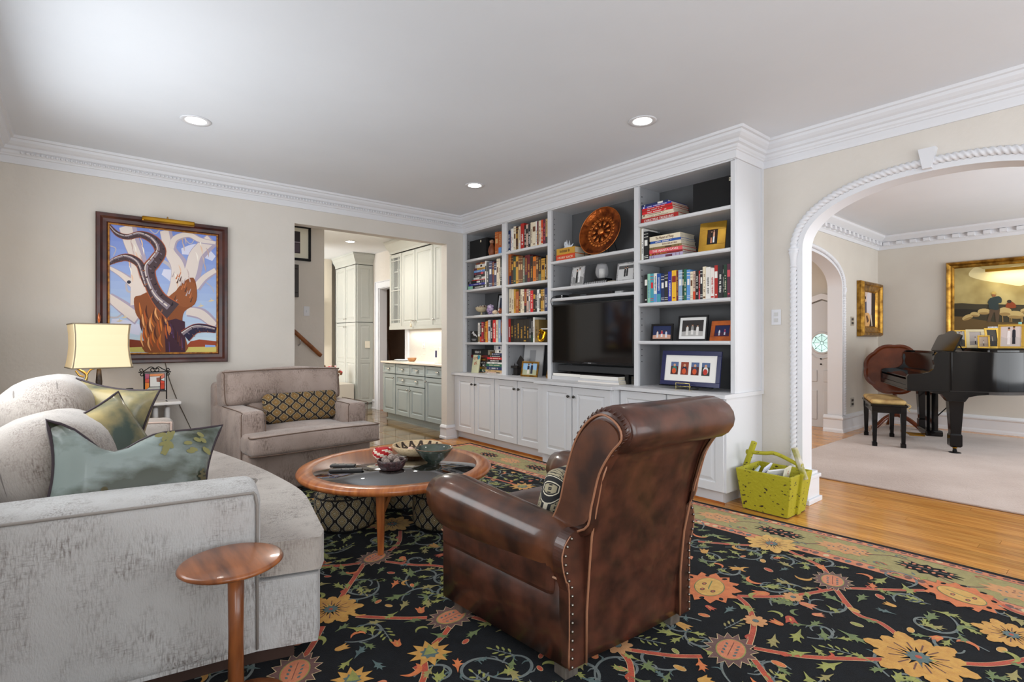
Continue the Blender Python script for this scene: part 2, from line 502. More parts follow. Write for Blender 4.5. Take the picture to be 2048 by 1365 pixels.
k0 = .875; mb.add([(x, y, z) for x in (XR - .05, XR) for y, z in ((k0 - .022, 2.245), (k0 + .022, 2.245), (k0 + .045, 2.37), (k0 - .045, 2.37))], [(0, 1, 2, 3), (4, 5, 6, 7), (0, 1, 5, 4), (1, 2, 6, 5), (2, 3, 7, 6), (3, 0, 4, 7)])
fixn(mb.build('keystone', TRIM, tr))
# crown moulding of the living room
YF = 1.905                      # right-hand end of the bookcase
XF = 3.66                       # face of the bookcase above the counter
PR = [(0, 2.502), (.012, 2.502), (.016, 2.525), (.018, 2.553), (.026, 2.558), (.028, 2.566), (.036, 2.575), (.040, 2.592), (.056, 2.600), (.058, 2.622), (.074, 2.632), (.090, 2.650), (.094, 2.668), (.108, 2.672), (.112, 2.6899), (0, 2.6899)]
crown = struct(MB().sweep([(XL, YR), (XL, YB), (XF, YB), (XF, YF), (XR, YF), (XR, YR)], PR, side=-1).build('trim_2', TRIM))
bd = MB()
x = XL + .15
while x < XF - .13:
    bd.sphere((x, YB - .043, 2.583), .0095, 6, 0, (1.2, 1, 1.2)); x += .0285
b = bd.build('bead_row', TRIM, crown); b['kind'] = 'stuff'
# skirting boards
BP = [(0, 0), (.030, 0), (.030, .022), (.020, .034), (.018, .12), (.026, .128), (.026, .14), (.012, .162), (0, .166)]
struct(MB().sweep([(XL, YR), (XL, YB), (DX0 - .0, YB)], BP, side=-1).build('baseboard_back', TRIM))
struct(MB().sweep([(DX1, YB + .12), (DX1, YB), (3.56, YB)], BP, side=-1).build('baseboard_opening', TRIM))
struct(MB().sweep([(XR, YF), (XR, AC + AH + .12)], BP, side=-1).build('baseboard_right', TRIM))
# recessed lights
def down(x, y, lab, r=.063, p=6):
    t = thing('recessed_ceiling_light', lab, 'ceiling light', (x, y, ZC))
    MB().lathe([(r, -.001), (r + .003, -.004), (r + .028, -.006), (r + .032, -.001)], 32).build('trim_ring', TRIM, t)
    MB().lathe([(0.0001, -.0025), (r, -.0025)], 32).build('lens', WHITEE, t)
    l = bpy.data.lights.new('downlight', 'SPOT'); l.energy = p; l.spot_size = radians(130); l.spot_blend = .8; l.shadow_soft_size = .06; l.color = (1, .95, .88)
    o = bpy.data.objects.new('downlight', l); o.location = (x, y, ZC - .02); C.objects.link(o)
down(.624, 4.155, 'round recessed ceiling light above the tree painting end of the room', p=9)
down(2.988, 2.215, 'round recessed ceiling light in front of the tall right bookcase bay', p=9)
down(2.97, 4.167, 'round recessed ceiling light in front of the narrow left bookcase bays', p=9)
down(3.19, 7.72, 'round recessed ceiling light in the kitchen passage ceiling', p=18)

# ------------------------------------------------------------------ kitchen passage
wall('wall_stairs', MB().box(.9, 6.20, 0, 2.245, 8.6, ZC), WALL)
wall('wall_kitchen_left', MB().box(.9, 5.51, 0, 1.0, 6.2, ZC).box(1.0, 5.51, 0, 1.0, 5.6, ZC), WALL)
KX = 3.98
mb = MB().box(KX, 5.51, 0, KX + .12, 7.42, ZC).box(KX, 8.42, 0, KX + .12, 12.1, ZC).box(KX, 7.42, 2.09, KX + .12, 8.42, ZC)
wall('wall_kitchen_right', mb, WALL)
wall('wall_kitchen_far', MB().box(.9, 10.4, 0, KX + .12, 10.5, ZC), mat('cream_kitchen_wall', (236, 226, 208), .85))
wall('wall_beyond', MB().box(5.3, 6.6, 0, 5.4, 9.4, ZC).box(KX + .12, 9.3, 0, 5.4, 9.4, ZC).box(KX + .12, 6.5, 0, 5.4, 6.6, ZC), mat('brown_room_wall', (128, 112, 96), .9, c2=(116, 102, 88), vs=3))
struct(MB().box(KX + .12, 6.6, ZC - .1, 5.4, 9.4, ZC).build('ceiling_beyond', CEIL)); struct(MB().box(KX, 6.6, -.05, 5.4, 9.4, 0).build('floor_beyond', WOODT))
# white casing of the side door
mb = MB()
for a, b, o in ((0, .025, .02), (.025, .10, .012), (.10, .115, .028)):
    mb.box(KX - o, 8.40 + a, 0, KX + .001, 8.40 + b, 2.08 + b)
    mb.box(KX - o, 7.44 - b, 0, KX + .001, 7.44 - a, 2.08 + b)
    mb.box(KX - o, 7.44 - a, 2.08 + a, KX + .001, 8.40 + a, 2.08 + b)
mb.box(KX, 8.38, 0, KX + .14, 8.42, 2.09).box(KX, 7.42, 0, KX + .14, 7.46, 2.09).box(KX, 7.42, 2.07, KX + .14, 8.42, 2.09)
struct(mb.build('door_1', TRIM, bevel=.003))
struct(MB().sweep([(KX, 8.52), (KX, 8.63)], BP, side=1).build('baseboard_kitchen', TRIM))

def rpanel(w_, h_, d=.02, fr=.055, m=CAB, name='door', parent=None, arch_=False, lines=None):
    """raised-panel front in the local y-z plane, facing -x; lower corner at (0, 0)"""
    mb = MB()
    def ring(y0, z0, y1, z1, x, yy0, zz0, yy1, zz1, xx):
        a = [(x, y0, z0), (x, y1, z0), (x, y1, z1), (x, y0, z1)]; b = [(xx, yy0, zz0), (xx, yy1, zz0), (xx, yy1, zz1), (xx, yy0, zz1)]
        mb.add(a + b, [(i, (i + 1) % 4, (i + 1) % 4 + 4, i + 4) for i in range(4)])
    ring(0, 0, w_, h_, 0, 0.0015, 0.0015, w_ - .0015, h_ - .0015, -d)
    rows = lines or [(0, h_)]
    zs = [0] + [r[1] for r in rows]
    # frame faces and one raised field per row
    for (z0, z1) in rows:
        bot = fr if z0 == 0 else fr / 2; top = fr if abs(z1 - h_) < 1e-6 else fr / 2
        o0 = (0.0015, z0 + (.0015 if z0 == 0 else 0), w_ - .0015, z1 - (.0015 if top == fr else 0))
        i0 = (fr, z0 + bot, w_ - fr, z1 - top)
        ring(*o0, -d, *i0, -d)
        i1 = (fr + .006, z0 + bot + .006, w_ - fr - .006, z1 - top - .006)
        ring(*i0, -d, *i1, -d + .009)
        i2 = (fr + .012, z0 + bot + .012, w_ - fr - .012, z1 - top - .012)
        ring(*i1, -d + .009, *i2, -d + .009)
        i3 = (fr + .035, z0 + bot + .035, w_ - fr - .035, z1 - top - .035)
        if i3[2] - i3[0] > .03 and i3[3] - i3[1] > .03:
            ring(*i2, -d + .009, *i3, -d + .001)
            y0, zz0, y1, zz1 = i3; xx = -d + .001
        else:
            y0, zz0, y1, zz1 = i2; xx = -d + .009
        mb.add([(xx, y0, zz0), (xx, y1, zz0), (xx, y1, zz1), (xx, y0, zz1)], [(0, 1, 2, 3)])
    return mb
def knob(parent, y, z, m=DKNOB, x=-.02, r=.013):
    return MB().lathe([(.005, 0), (.005, .012), (r, .016), (r * 1.05, .022), (r * .8, .028), (0.0001, .031)], 12, 0, T(x, y, z) @ RY(-pi / 2)).build('knob', m, parent)
def cup(parent, y, z, x=-.02):
    mb = MB(); n = 10; vs = []; 
    for j in range(5):
        for i in range(n + 1):
            a = pi * i / n; b = pi / 2 * j / 4
            vs.append((x - .022 * sin(b) , y + .038 * cos(a), z + .02 * sin(a) * cos(b) - .004))
    mb.add(vs, [(j * (n + 1) + i, j * (n + 1) + i + 1, (j + 1) * (n + 1) + i + 1, (j + 1) * (n + 1) + i) for j in range(4) for i in range(n)], 0, True)
    return mb.build('cup_pull', NICK, parent)
def front(kind, parent, x, y0, y1, z0, z1, m, **kw):
    o = rpanel(y1 - y0, z1 - z0, fr=kw.pop('fr', .055), **kw).build(kind, m, parent, (x, y0, z0))
    return fixn(o)
GAP = mat('shadow_gap', (60, 64, 62), .8)
# pantry
t = thing('pantry_cabinet', 'tall sage green pantry cabinet with crown top beside the white door casing', 'cabinet')
MB().box(3.69, 8.64, .10, KX, 9.54, 2.50).build('body', GAP, t)
MB().box(3.72, 8.66, 0, KX, 9.52, .10).build('toe_kick', SAGE, t)
for (y0, y1) in ((8.65, 9.09), (9.10, 9.535)):
    for (z0, z1) in ((.11, 1.50), (1.51, 2.49)):
        d = front('door', t, 3.69, y0, y1, z0, z1, SAGE, lines=[(0, .72), (.72, z1 - z0)] if z0 < 1 else None, d=.022)
        knob(d, .03 if y0 > 9 else y1 - y0 - .03, (z1 - z0) - .07 if z0 < 1 else .06, NICK, -.022)
for (z0, z1) in ((.11, 1.50), (1.51, 2.49)):
    o = rpanel(.29, z1 - z0, d=.015, m=SAGE, lines=[(0, .72), (.72, z1 - z0)] if z0 < 1 else None).build('side_panel', SAGE, t, (3.688, 8.64, z0), (0, 0, 0)); fixn(o)
    o.rotation_euler = (0, 0, pi / 2); o.location = (3.978, 8.64, z0); o.rotation_euler = (0, 0, pi / 2)
CP = [(0, 2.50), (.012, 2.50), (.015, 2.535), (.03, 2.56), (.055, 2.60), (.07, 2.645), (.085, 2.66), (.085, 2.688), (0, 2.688)]
MB().sweep([(KX, 8.64), (3.67, 8.64), (3.67, 9.54)], CP, side=1).build('crown', SAGE, t)
dn = MB()
for i in range(14): dn.box(3.60 + i * .026, 8.548, 2.664, 3.615 + i * .026, 8.56, 2.682)
dn.build('dentil_row', SAGE, t)['kind'] = 'stuff'
t = thing('light_switch', 'cream double toggle switch plate on the side of the pantry', 'switch', (3.865, 8.613, 1.12))
MB().box(-.045, -.006, -.058, .045, 0, .058).build('plate', mat('ivory_plastic', (238, 230, 212), .4), t, bevel=.002)
MB().box(-.026, -.014, -.01, -.018, -.005, .01).build('toggle', mat('ivory_plastic', (238, 230, 212), .4), t); MB().box(.018, -.014, -.01, .026, -.005, .01).build('toggle', mat('ivory_plastic', (238, 230, 212), .4), t)
# passage base cabinet, counter, uppers
t = thing('kitchen_base_cabinet', 'blue-grey base cabinet with cup pulls below the pale stone counter', 'cabinet')
MB().box(3.62, 5.53, .10, KX - .003, 7.42, .845).build('body', GAP, t)
MB().box(3.66, 5.53, 0, KX, 7.42, .10).box(3.645, 5.53, 0, 3.66, 7.435, .02).build('toe_kick', BLUEG, t)
for y0, y1 in ((7.06, 7.46), (6.62, 7.04), (6.21, 6.61), (5.56, 6.19)):
    d = front('drawer', t, 3.62, y0, y1, .70, .84, BLUEG, fr=.035); cup(d, (y1 - y0) / 2, .07)
d = front('drawer', t, 3.62, 6.21, 7.04, .545, .69, BLUEG, fr=.035); cup(d, .22, .075); cup(d, .6, .075)
for y0, y1, z1, k in ((7.06, 7.46, .69, .04), (6.63, 7.04, .535, .035), (6.21, 6.62, .535, .375), (5.56, 6.19, .69, .595)):
    d = front('door', t, 3.62, y0, y1, .105, z1, BLUEG); knob(d, k, z1 - .105 - .05, NICK)
o = MB().box(3.575, 5.525, .85, KX, 7.50, .878).build('stone_countertop', mat('cream_stone', (240, 230, 216), .2, c2=(228, 216, 200), vs=8), None, bevel=.006)
tag(o, 'cream stone countertop on the blue-grey kitchen cabinet', 'countertop')
t = thing('kitchen_wall_cabinet', 'sage wall cabinet with a glass door above the kitchen counter', 'cabinet')
CBI = mat('sage_cabinet_inside', (150, 152, 142), .6)
mb = MB().box(3.70, 7.02, 1.40, 3.97, 7.40, 1.42).box(3.70, 7.02, 2.46, 3.97, 7.40, 2.48).box(3.96, 7.02, 1.40, 3.97, 7.40, 2.48).box(3.70, 7.385, 1.40, 3.97, 7.40, 2.48).box(3.70, 7.0, 1.40, 3.97, 7.02, 2.48).box(3.70, 5.53, 1.40, 3.97, 7.0, 2.48)
mb.build('body', CBI, t)
for z in (1.72, 1.98, 2.22): MB().box(3.72, 7.02, z, 3.955, 7.385, z + .015).build('shelf', SAGE, t)
mb = MB()
y0, y1, z0, z1 = 7.02, 7.395, 1.40, 2.48
for a in ((y0, z0, y1, z0 + .05), (y0, z1 - .05, y1, z1), (y0, z0, y0 + .05, z1), (y1 - .05, z0, y1, z1), (y0 + .095, z0, y0 + .11, z1), (y1 - .11, z0, y1 - .095, z1), (y0, z0 + .09, y1, z0 + .105), (y0, z1 - .105, y1, z1 - .09), (y0, 1.93, y1, 1.945)):
    k_ = 0 if a[3] - a[1] > .5 else .0012; mb.box(3.68 + k_, a[0], a[1], 3.70 + k_, a[2], a[3])
g = mb.build('glass_door', SAGE, t)
MB().box(3.69, y0 + .04, z0 + .04, 3.693, y1 - .04, z1 - .04).build('pane', mat('cabinet_glass', (235, 240, 240), .02, alpha=.12), g)
for a, b in ((6.62, 7.01), (6.13, 6.61), (5.9, 6.12), (5.55, 5.89)):
    d = front('door', t, 3.70, a, b, 1.40, 2.48, SAGE, d=.02); knob(d, .03 if b > 6.9 or b < 6 else b - a - .03, .07, NICK)
MB().box(3.70, 5.53, 1.37, 3.97, 7.40, 1.40).box(3.675, 5.53, 1.35, 3.70, 7.40, 1.40).build('light_rail', SAGE, t)
MB().sweep([(KX, 7.40), (3.70, 7.40), (3.70, 5.53)], CP, side=-1).build('crown', SAGE, t)
area('undercabinet_light', (3.85, 6.45, 1.345), (0, 0, 0), .08, 1.7, 5.5, (1, .96, .9))
WHC = mat('white_china', (240, 238, 232), .25)
def bowl(name, lab, cat, x, y, z, r, h, m, wall_=.006, n=28, parent=None, foot=.5, group=None):
    pr = [(r * foot * .98, 0), (r * foot, .004)]
    for i in range(1, 9):
        u = i / 8; pr.append((r * foot + (r - r * foot) * sin(u * pi / 2), .004 + (h - .004) * (1 - cos(u * pi / 2)) if False else h * (u ** 1.5)))
    pr += [(r - wall_, h)] + [(max(.0001, (r * foot + (r - r * foot) * sin(i / 8 * pi / 2)) - wall_), max(wall_, h * ((i / 8) ** 1.5))) for i in range(7, 0, -1)] + [(.0001, wall_)]
    o = MB().lathe(pr, n).build(name, m, parent, (x, y, z))
    if lab: tag(o, lab, cat, group)
    return o
bowl('china_bowl', 'white footed bowl on the upper shelf behind the cabinet glass', 'bowl', 3.83, 7.14, 2.236, .05, .07, WHC)
bowl('china_dish', 'stacked white dish below the footed bowl in the glass cabinet', 'dish', 3.80, 7.27, 2.236, .05, .035, WHC)
bowl('china_cup', 'white cup on the middle shelf behind the cabinet glass', 'cup', 3.82, 7.16, 1.996, .04, .08, WHC)
bowl('china_teapot', 'white pot on the lowest glazed cabinet shelf', 'pot', 3.82, 7.15, 1.736, .045, .09, WHC)
bowl('wooden_bowl', 'small tan wooden bowl on the stone kitchen counter', 'bowl', 3.80, 6.92, .878, .065, .055, mat('tan_wood_bowl', (186, 138, 92), .5, c2=(150, 104, 64), vs=10))
bowl('serving_plate', 'pale blue serving plate lying on the stone kitchen counter', 'plate', 3.80, 7.22, .878, .12, .022, mat('pale_blue_glaze', (206, 216, 226), .2))
t = thing('wall_outlet', 'white outlet plate on the splashback above the kitchen counter', 'outlet', (KX, 6.88, 1.13))
MB().box(-.006, -.035, -.058, 0, .035, .058).build('plate', TRIM, t, bevel=.002)
for z_ in (.012, -.04): MB().box(-.009, -.016, z_, -.005, .016, z_ + .028).build('socket', mat('socket_grey', (205, 203, 198), .5), t)
t = thing('counter_box', 'white appliance box with a dark blue label on the kitchen counter', 'box', (3.80, 6.16, .878))
MB().box(-.05, -.06, 0, .05, .06, .22).build('body', WHC, t, bevel=.006)
MB().box(-.053, -.02, .08, -.049, .02, .17).build('label', mat('navy_print', (38, 44, 92), .5), t)
# hanging on the wall cabinet: a small tassel
t = thing('key_tassel', 'small brass tassel hanging from a wall cabinet knob', 'tassel', (3.64, 6.66, 1.44))
MB().tube([(.03, 0, .04), (0, 0, .02), (0, 0, -.01)], .002, 6).build('cord', BRASS, t); MB().lathe([(.004, 0), (.012, -.01), (.014, -.05), (.001, -.055)], 10, 0, T(0, 0, -.01)).build('fringe', mat('cream_thread', (226, 214, 190), .8), t)
t = thing('hanging_strap', 'grey strap hanging at the opening edge of the wall cabinets', 'strap', (3.655, 5.72, 1.38))
MB().box(-.006, -.02, -.07, .0, .02, .13).build('band', mat('grey_strap', (120, 120, 118), .5), t, bevel=.004)
# room beyond: dark lamp, copper screen
t = thing('copper_lamp', 'glowing copper pierced lamp in the dim room beyond the counter', 'lamp', (4.75, 8.0, .80))
cp = MB()
for k in range(13):
    for j in range(9):
        a = 2 * pi * j / 9 + k * .35
        cp.box(.07 * cos(a) - .01, .07 * sin(a) - .01, .05 + k * .05, .07 * cos(a) + .01, .07 * sin(a) + .01, .08 + k * .05)
cp.build('pierced_shade', mat('lit_copper', (190, 96, 30), .3, .8), t)['kind'] = 'stuff'
MB().lathe([(.05, .04), (.05, .72)], 12).build('glow', mat('amber_glow', (255, 170, 70), .5, emit=(255, 150, 50), es=1.6), t)
MB().lathe([(.1, 0), (.1, .03), (.03, .04), (.001, .04)], 14).build('base', BLACKM, t)
o = MB().rbox((.5, .06, .75), .1, m=0).build('upholstered_chair_back', mat('taupe_cloth', (128, 122, 112), .9, c2=(112, 106, 98), vs=14), None, (4.42, 8.90, .85), (radians(-8), 0, radians(60)))
tag(o, 'taupe upholstered chair back seen through the side door', 'chair')
o = MB().rbox((.5, 1.2, .05), .02).build('dark_side_table', mat('dark_walnut', (92, 58, 34), .35), None, (4.75, 8.05, .775)); tag(o, 'dark wooden table carrying the copper lamp beyond the door', 'table')
MB().box(-.2, -.5, -.75, -.16, -.46, 0).box(.16, -.5, -.75, .2, -.46, 0).box(-.2, .46, -.75, -.16, .5, 0).box(.16, .46, -.75, .2, .5, 0).build('legs', mat('dark_walnut', (92, 58, 34), .35), o)['kind'] = 'stuff'
# stair wall
def picture(name, lab, cat, poly_plane, x0, x1, z0, z1, y, fw, fm, mm=None, mw=0, th=.03, group=None):
    t = thing(name, lab, cat, group=group)
    mb = MB()
    mb.box(x0, y, z0, x1, y + th, z0 + fw).box(x0, y, z1 - fw, x1, y + th, z1).box(x0, y, z0 + fw, x0 + fw, y + th, z1 - fw).box(x1 - fw, y, z0 + fw, x1, y + th, z1 - fw)
    mb.build('frame', fm, t, bevel=min(.004, fw / 4))
    if mm: MB().box(x0 + fw, y + th * .45, z0 + fw, x1 - fw, y + th, z1 - fw).build('mat_board', mm, t)
    return t
CREAMB = mat('cream_mat_board', (232, 230, 214), .8)
t = picture('framed_photograph', 'black framed photograph with cream mat at the top of the stair wall', 'picture', None, 1.62, 2.083, 2.10, 2.50, 6.17, .028, BLACKM, CREAMB)
d = Deco(lambda a, b, h: (a, 6.183 - h, b))
d.rect(1.70, 2.18, 1.963, 2.43, (60, 54, 58)); d.rect(1.70, 2.30, 1.963, 2.312, (150, 140, 150), 2); d.rect(1.70, 2.19, 1.955, 2.29, (88, 78, 88), 2)
d.build('photograph', t)
t = picture('framed_photograph', 'narrow black framed picture below the cream mat photograph', 'picture', None, 1.5, 1.945, 1.68, 2.05, 6.17, .05, mat('dark_bronze_frame', (52, 42, 36), .4), CREAMB)
t = thing('light_switch', 'white toggle switch plate on the stair wall', 'switch', (2.04, 6.20, 1.525))
MB().box(-.033, -.006, -.055, .033, 0, .055).build('plate', TRIM, t, bevel=.002); MB().box(-.005, -.015, -.012, .005, -.005, .012).build('toggle', TRIM, t)
t = thing('stair_handrail', 'sloping brown wooden handrail on the stair wall', 'handrail')
MB().tube([(1.3, 6.13, 1.78), (1.9, 6.13, 1.272), (2.17, 6.13, 1.02), (2.183, 6.13, 1.012)], .024, 12).build('rail', mat('stained_rail', (150, 90, 44), .35, c2=(118, 66, 30), vs=8), t)
MB().tube([(1.95, 6.13, 1.21), (1.95, 6.14, 1.15), (1.95, 6.2, 1.13)], .008, 8).build('bracket', mat('silver_bracket', (200, 200, 204), .3, .9), t)
# far kitchen wall: framed picture and flowers
t = thing('framed_artwork', 'dark framed pink and green painting on the far kitchen wall', 'picture')
mb = MB().box(3.2, 9.60, 1.10, 3.46, 9.66, 1.13).box(3.2, 9.60, 1.90, 3.46, 9.66, 1.93).box(3.40, 9.60, 1.13, 3.46, 9.66, 1.90).box(2.9, 9.60, 1.10, 3.2, 9.66, 1.13).box(2.9, 9.60, 1.90, 3.2, 9.66, 1.93)
mb.build('frame', BLACKM, t)
MB().box(2.9, 9.62, 1.13, 3.40, 9.65, 1.90).build('canvas', mat('blossom_canvas', (226, 150, 160), .8, c2=(150, 206, 196), vs=9, contrast=(.42, .58)), t)
struct(MB().box(1.0, 9.66, 0, 3.64, 9.72, ZC).build('wall_kitchen_end', mat('cream_kitchen_wall', (236, 226, 208), .85)))
t = thing('flower_vase', 'vase of red and pink flowers just above the grey armchair back', 'flowers', (3.30, 8.88, .45))
fv = MB(); random.seed(3)
for i in range(26): fv.sphere((random.uniform(-.12, .2), random.uniform(-.08, .08), random.uniform(.12, .30)), random.uniform(.018, .032), 6, random.randrange(3))
fv.build('petals', [mat('red_petal', (196, 52, 60), .7), mat('pink_petal', (238, 190, 190), .7), mat('brown_leaf', (110, 70, 40), .7)], t)['kind'] = 'stuff'
MB().lathe([(.05, 0), (.08, .06), (.05, .14), (.001, .14)], 14).build('vase', WHC, t)
MB().box(-.3, -.25, -.45, .33, .3, 0).build('stand', mat('pale_cabinet', (220, 214, 202), .6), t)

# ------------------------------------------------------------------ bookcase
BK = 3.97                                        # plane of its back panel
DIV = [(5.333, 5.388), (4.539, 4.615), (3.821, 3.872), (2.754, 2.801), (1.905, 1.940)]
bc = thing('built_in_bookcase', 'tall white built-in bookcase with four open bays along the right wall', 'bookcase')
for (a, b) in DIV:
    MB().box(XF, a, .80, XF + .025, b, 2.495).build('stile', CAB, bc, bevel=.002)
for (a, b) in DIV[1:4]:
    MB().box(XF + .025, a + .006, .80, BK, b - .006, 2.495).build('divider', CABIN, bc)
MB().box(XF + .025, 1.905, .80, XR, 1.935, 2.51).build('side_panel', CAB, bc)
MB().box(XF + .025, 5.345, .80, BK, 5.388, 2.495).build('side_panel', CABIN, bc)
MB().box(4.05, 1.893, .80, XR, 1.905, 2.51).build('edge_strip', CAB, bc)
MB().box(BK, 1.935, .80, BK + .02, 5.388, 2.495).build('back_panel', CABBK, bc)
MB().box(XF, 1.9075, 2.49, BK + .02, 5.387, 2.53).build('top_rail', CAB, bc)
MB().box(XF + .002, 1.909, 2.532, XR, 5.386, 2.689).build('frieze_box', CAB, bc)
hole = MB()
SH = [[2.166, 1.804, 1.485, 1.165], [2.168, 1.80, 1.482, 1.166], [1.973, 1.709, 1.603], [2.170, 1.860, 1.498, 1.181]]
BAY = [(4.615, 5.333), (3.872, 4.539), (2.801, 3.821), (1.940, 2.754)]
for (ya, yb), zs in zip(BAY, SH):
    for z in zs:
        mb = MB().box(XF + .02, ya + .001, z - .028, BK, yb - .001, z)
        mb.prism([(XF - .004, z - .028), (XF - .010, z - .018), (XF - .010, z - .006), (XF - .004, z), (XF + .02, z), (XF + .02, z - .028)], ya + .001, yb - .001, 'y')
        mb.build('shelf', CAB, bc)
    for yy, sg in ((ya, 1), (yb, -1)):
        z = 1.0
        while z < 2.42:
            if min(abs(z - q) for q in zs) > .03: hole.box(XF + .045, yy - .002 if sg > 0 else yy - .0008 - .001, z, XF + .052, yy + .0018, z + .007)
            z += .052
hole.build('shelf_pin_holes', flat((70, 70, 72)), bc)['kind'] = 'stuff'
tag_ = dict(group=None)
def base(name, lab, xf, y0, y1, doors, toe):
    t = thing('base_cabinet', lab, 'cabinet')
    MB().box(xf + .02, y0, .10, XR - .002, y1, .77).build('body', CAB, t)
    MB().box(toe, y0 + (.06 if y0 < 2 else 0), 0, XR - .03, y1, .10).build('toe_kick', CAB, t)
    n = len(doors)
    for i, (a, b, k) in enumerate(doors):
        d = front('door', t, xf + .02, a, b, .105, .765, CAB, fr=.06)
        if k is not None: knob(d, (b - a) - .03 if k else .03, .575)
    return t
base('base_cabinet', 'white four-door base cabinet under the narrow left bookshelves', 3.52, 3.785, 5.386, [(4.95, 5.32, 0), (4.575, 4.94, 1), (4.185, 4.56, 0), (3.79, 4.175, 1)], 3.60)
base('base_cabinet', 'white base cabinet under the television, standing slightly proud of its neighbours', 3.43, 2.845, 3.783, [(3.315, 3.70, 0), (2.87, 3.305, 1)], 3.51)
base('base_cabinet', 'white base cabinet at the basket end, partly behind the leather armchair', 3.52, 1.907, 2.843, [(2.39, 2.835, 0), (1.92, 2.38, 1)], 3.60)
o = MB().prism([(XR - .002, 1.89), (3.49, 1.89), (3.49, 2.83), (3.40, 2.83), (3.40, 3.80), (3.49, 3.80), (3.49, 5.387), (XR - .002, 5.387)], .772, .80).build('bookcase_countertop', CAB, None, bevel=.008, seg=3)
fixn(o); tag(o, 'continuous white countertop ledge between base cabinets and bookshelves', 'countertop')
struct(MB().prism([(0, 0), (.018, 0), (.013, .013), (0, .018)], 1.95, 5.36, 'y').build('trim_3', WOODT, None, (3.582, 0, 0), None)).scale = (1, 1, 1)

# ------------------------------------------------------------------ books
CN = {'nv': ('navy', (34, 48, 92)), 'wr': ('white and red', (232, 226, 220)), 'wh': ('white', (238, 236, 230)), 'cr': ('cream', (230, 218, 192)), 'db': ('dark brown', (72, 40, 26)),
      'tn': ('tan', (206, 172, 118)), 'rd': ('red', (178, 36, 28)), 'bk': ('black', (24, 24, 26)), 'pb': ('pinkish beige', (208, 178, 162)), 'bw': ('black and white', (40, 40, 44)),
      'mr': ('maroon', (104, 26, 34)), 'ro': ('orange red', (212, 70, 30)), 'mp': ('plum and pink', (96, 44, 66)), 'or': ('orange', (216, 120, 30)), 'do': ('rust orange', (178, 88, 28)),
      'gg': ('green and gold', (22, 62, 42)), 'gd': ('mustard gold', (202, 152, 52)), 'br': ('brown', (108, 66, 40)), 'gr': ('grey green', (98, 108, 90)), 'bg': ('black and gold', (34, 28, 22)),
      'dr': ('dark red', (138, 30, 30)), 'gy': ('grey', (150, 148, 146)), 'lg': ('light grey', (206, 206, 208)), 'bu': ('blue', (38, 86, 168)), 'lb': ('light blue', (150, 178, 208)),
      'tl': ('teal', (70, 160, 176)), 'mt': ('mint', (150, 206, 180)), 'sk': ('sky blue', (92, 150, 214)), 'ye': ('yellow', (240, 186, 48)), 'gn': ('green', (36, 106, 76)),
      'dg': ('dark green', (30, 62, 44)), 'cm': ('crimson', (176, 32, 52)), 'vi': ('violet grey', (180, 170, 200)), 'ol': ('olive tan', (136, 112, 66)), 'sc': ('scarlet', (216, 30, 36)),
      'pk': ('pink', (226, 86, 96)), 'rb': ('royal blue', (44, 48, 160)), 'gb': ('dark grey', (70, 72, 72))}
BM = {k: mat('book_cloth_' + k, v[1], .55, rnd=0.05) for k, v in CN.items()}
ACC = {'nv': 'wh', 'wr': 'rd', 'wh': 'bk', 'cr': 'br', 'db': 'gd', 'tn': 'db', 'rd': 'wh', 'bk': 'wh', 'pb': 'bk', 'bw': 'wh', 'mr': 'gd', 'ro': 'cr', 'mp': 'pk', 'or': 'br', 'do': 'tn', 'gg': 'gd',
       'gd': 'db', 'br': 'tn', 'gr': 'cr', 'bg': 'gd', 'dr': 'gd', 'gy': 'wh', 'lg': 'nv', 'bu': 'wh', 'lb': 'wh', 'tl': 'sc', 'mt': 'bu', 'sk': 'wh', 'ye': 'dr', 'gn': 'cr', 'dg': 'cr', 'cm': 'cr',
       'vi': 'mp', 'ol': 'db', 'sc': 'wh', 'pk': 'wh', 'rb': 'wh', 'gb': 'wh'}
ORD = 'first second third fourth fifth sixth seventh eighth ninth tenth eleventh twelfth thirteenth fourteenth fifteenth sixteenth seventeenth eighteenth nineteenth twentieth'.split() + ['twenty-' + x for x in 'first second third fourth fifth sixth seventh eighth ninth'.split()]
rb = random.Random(11)
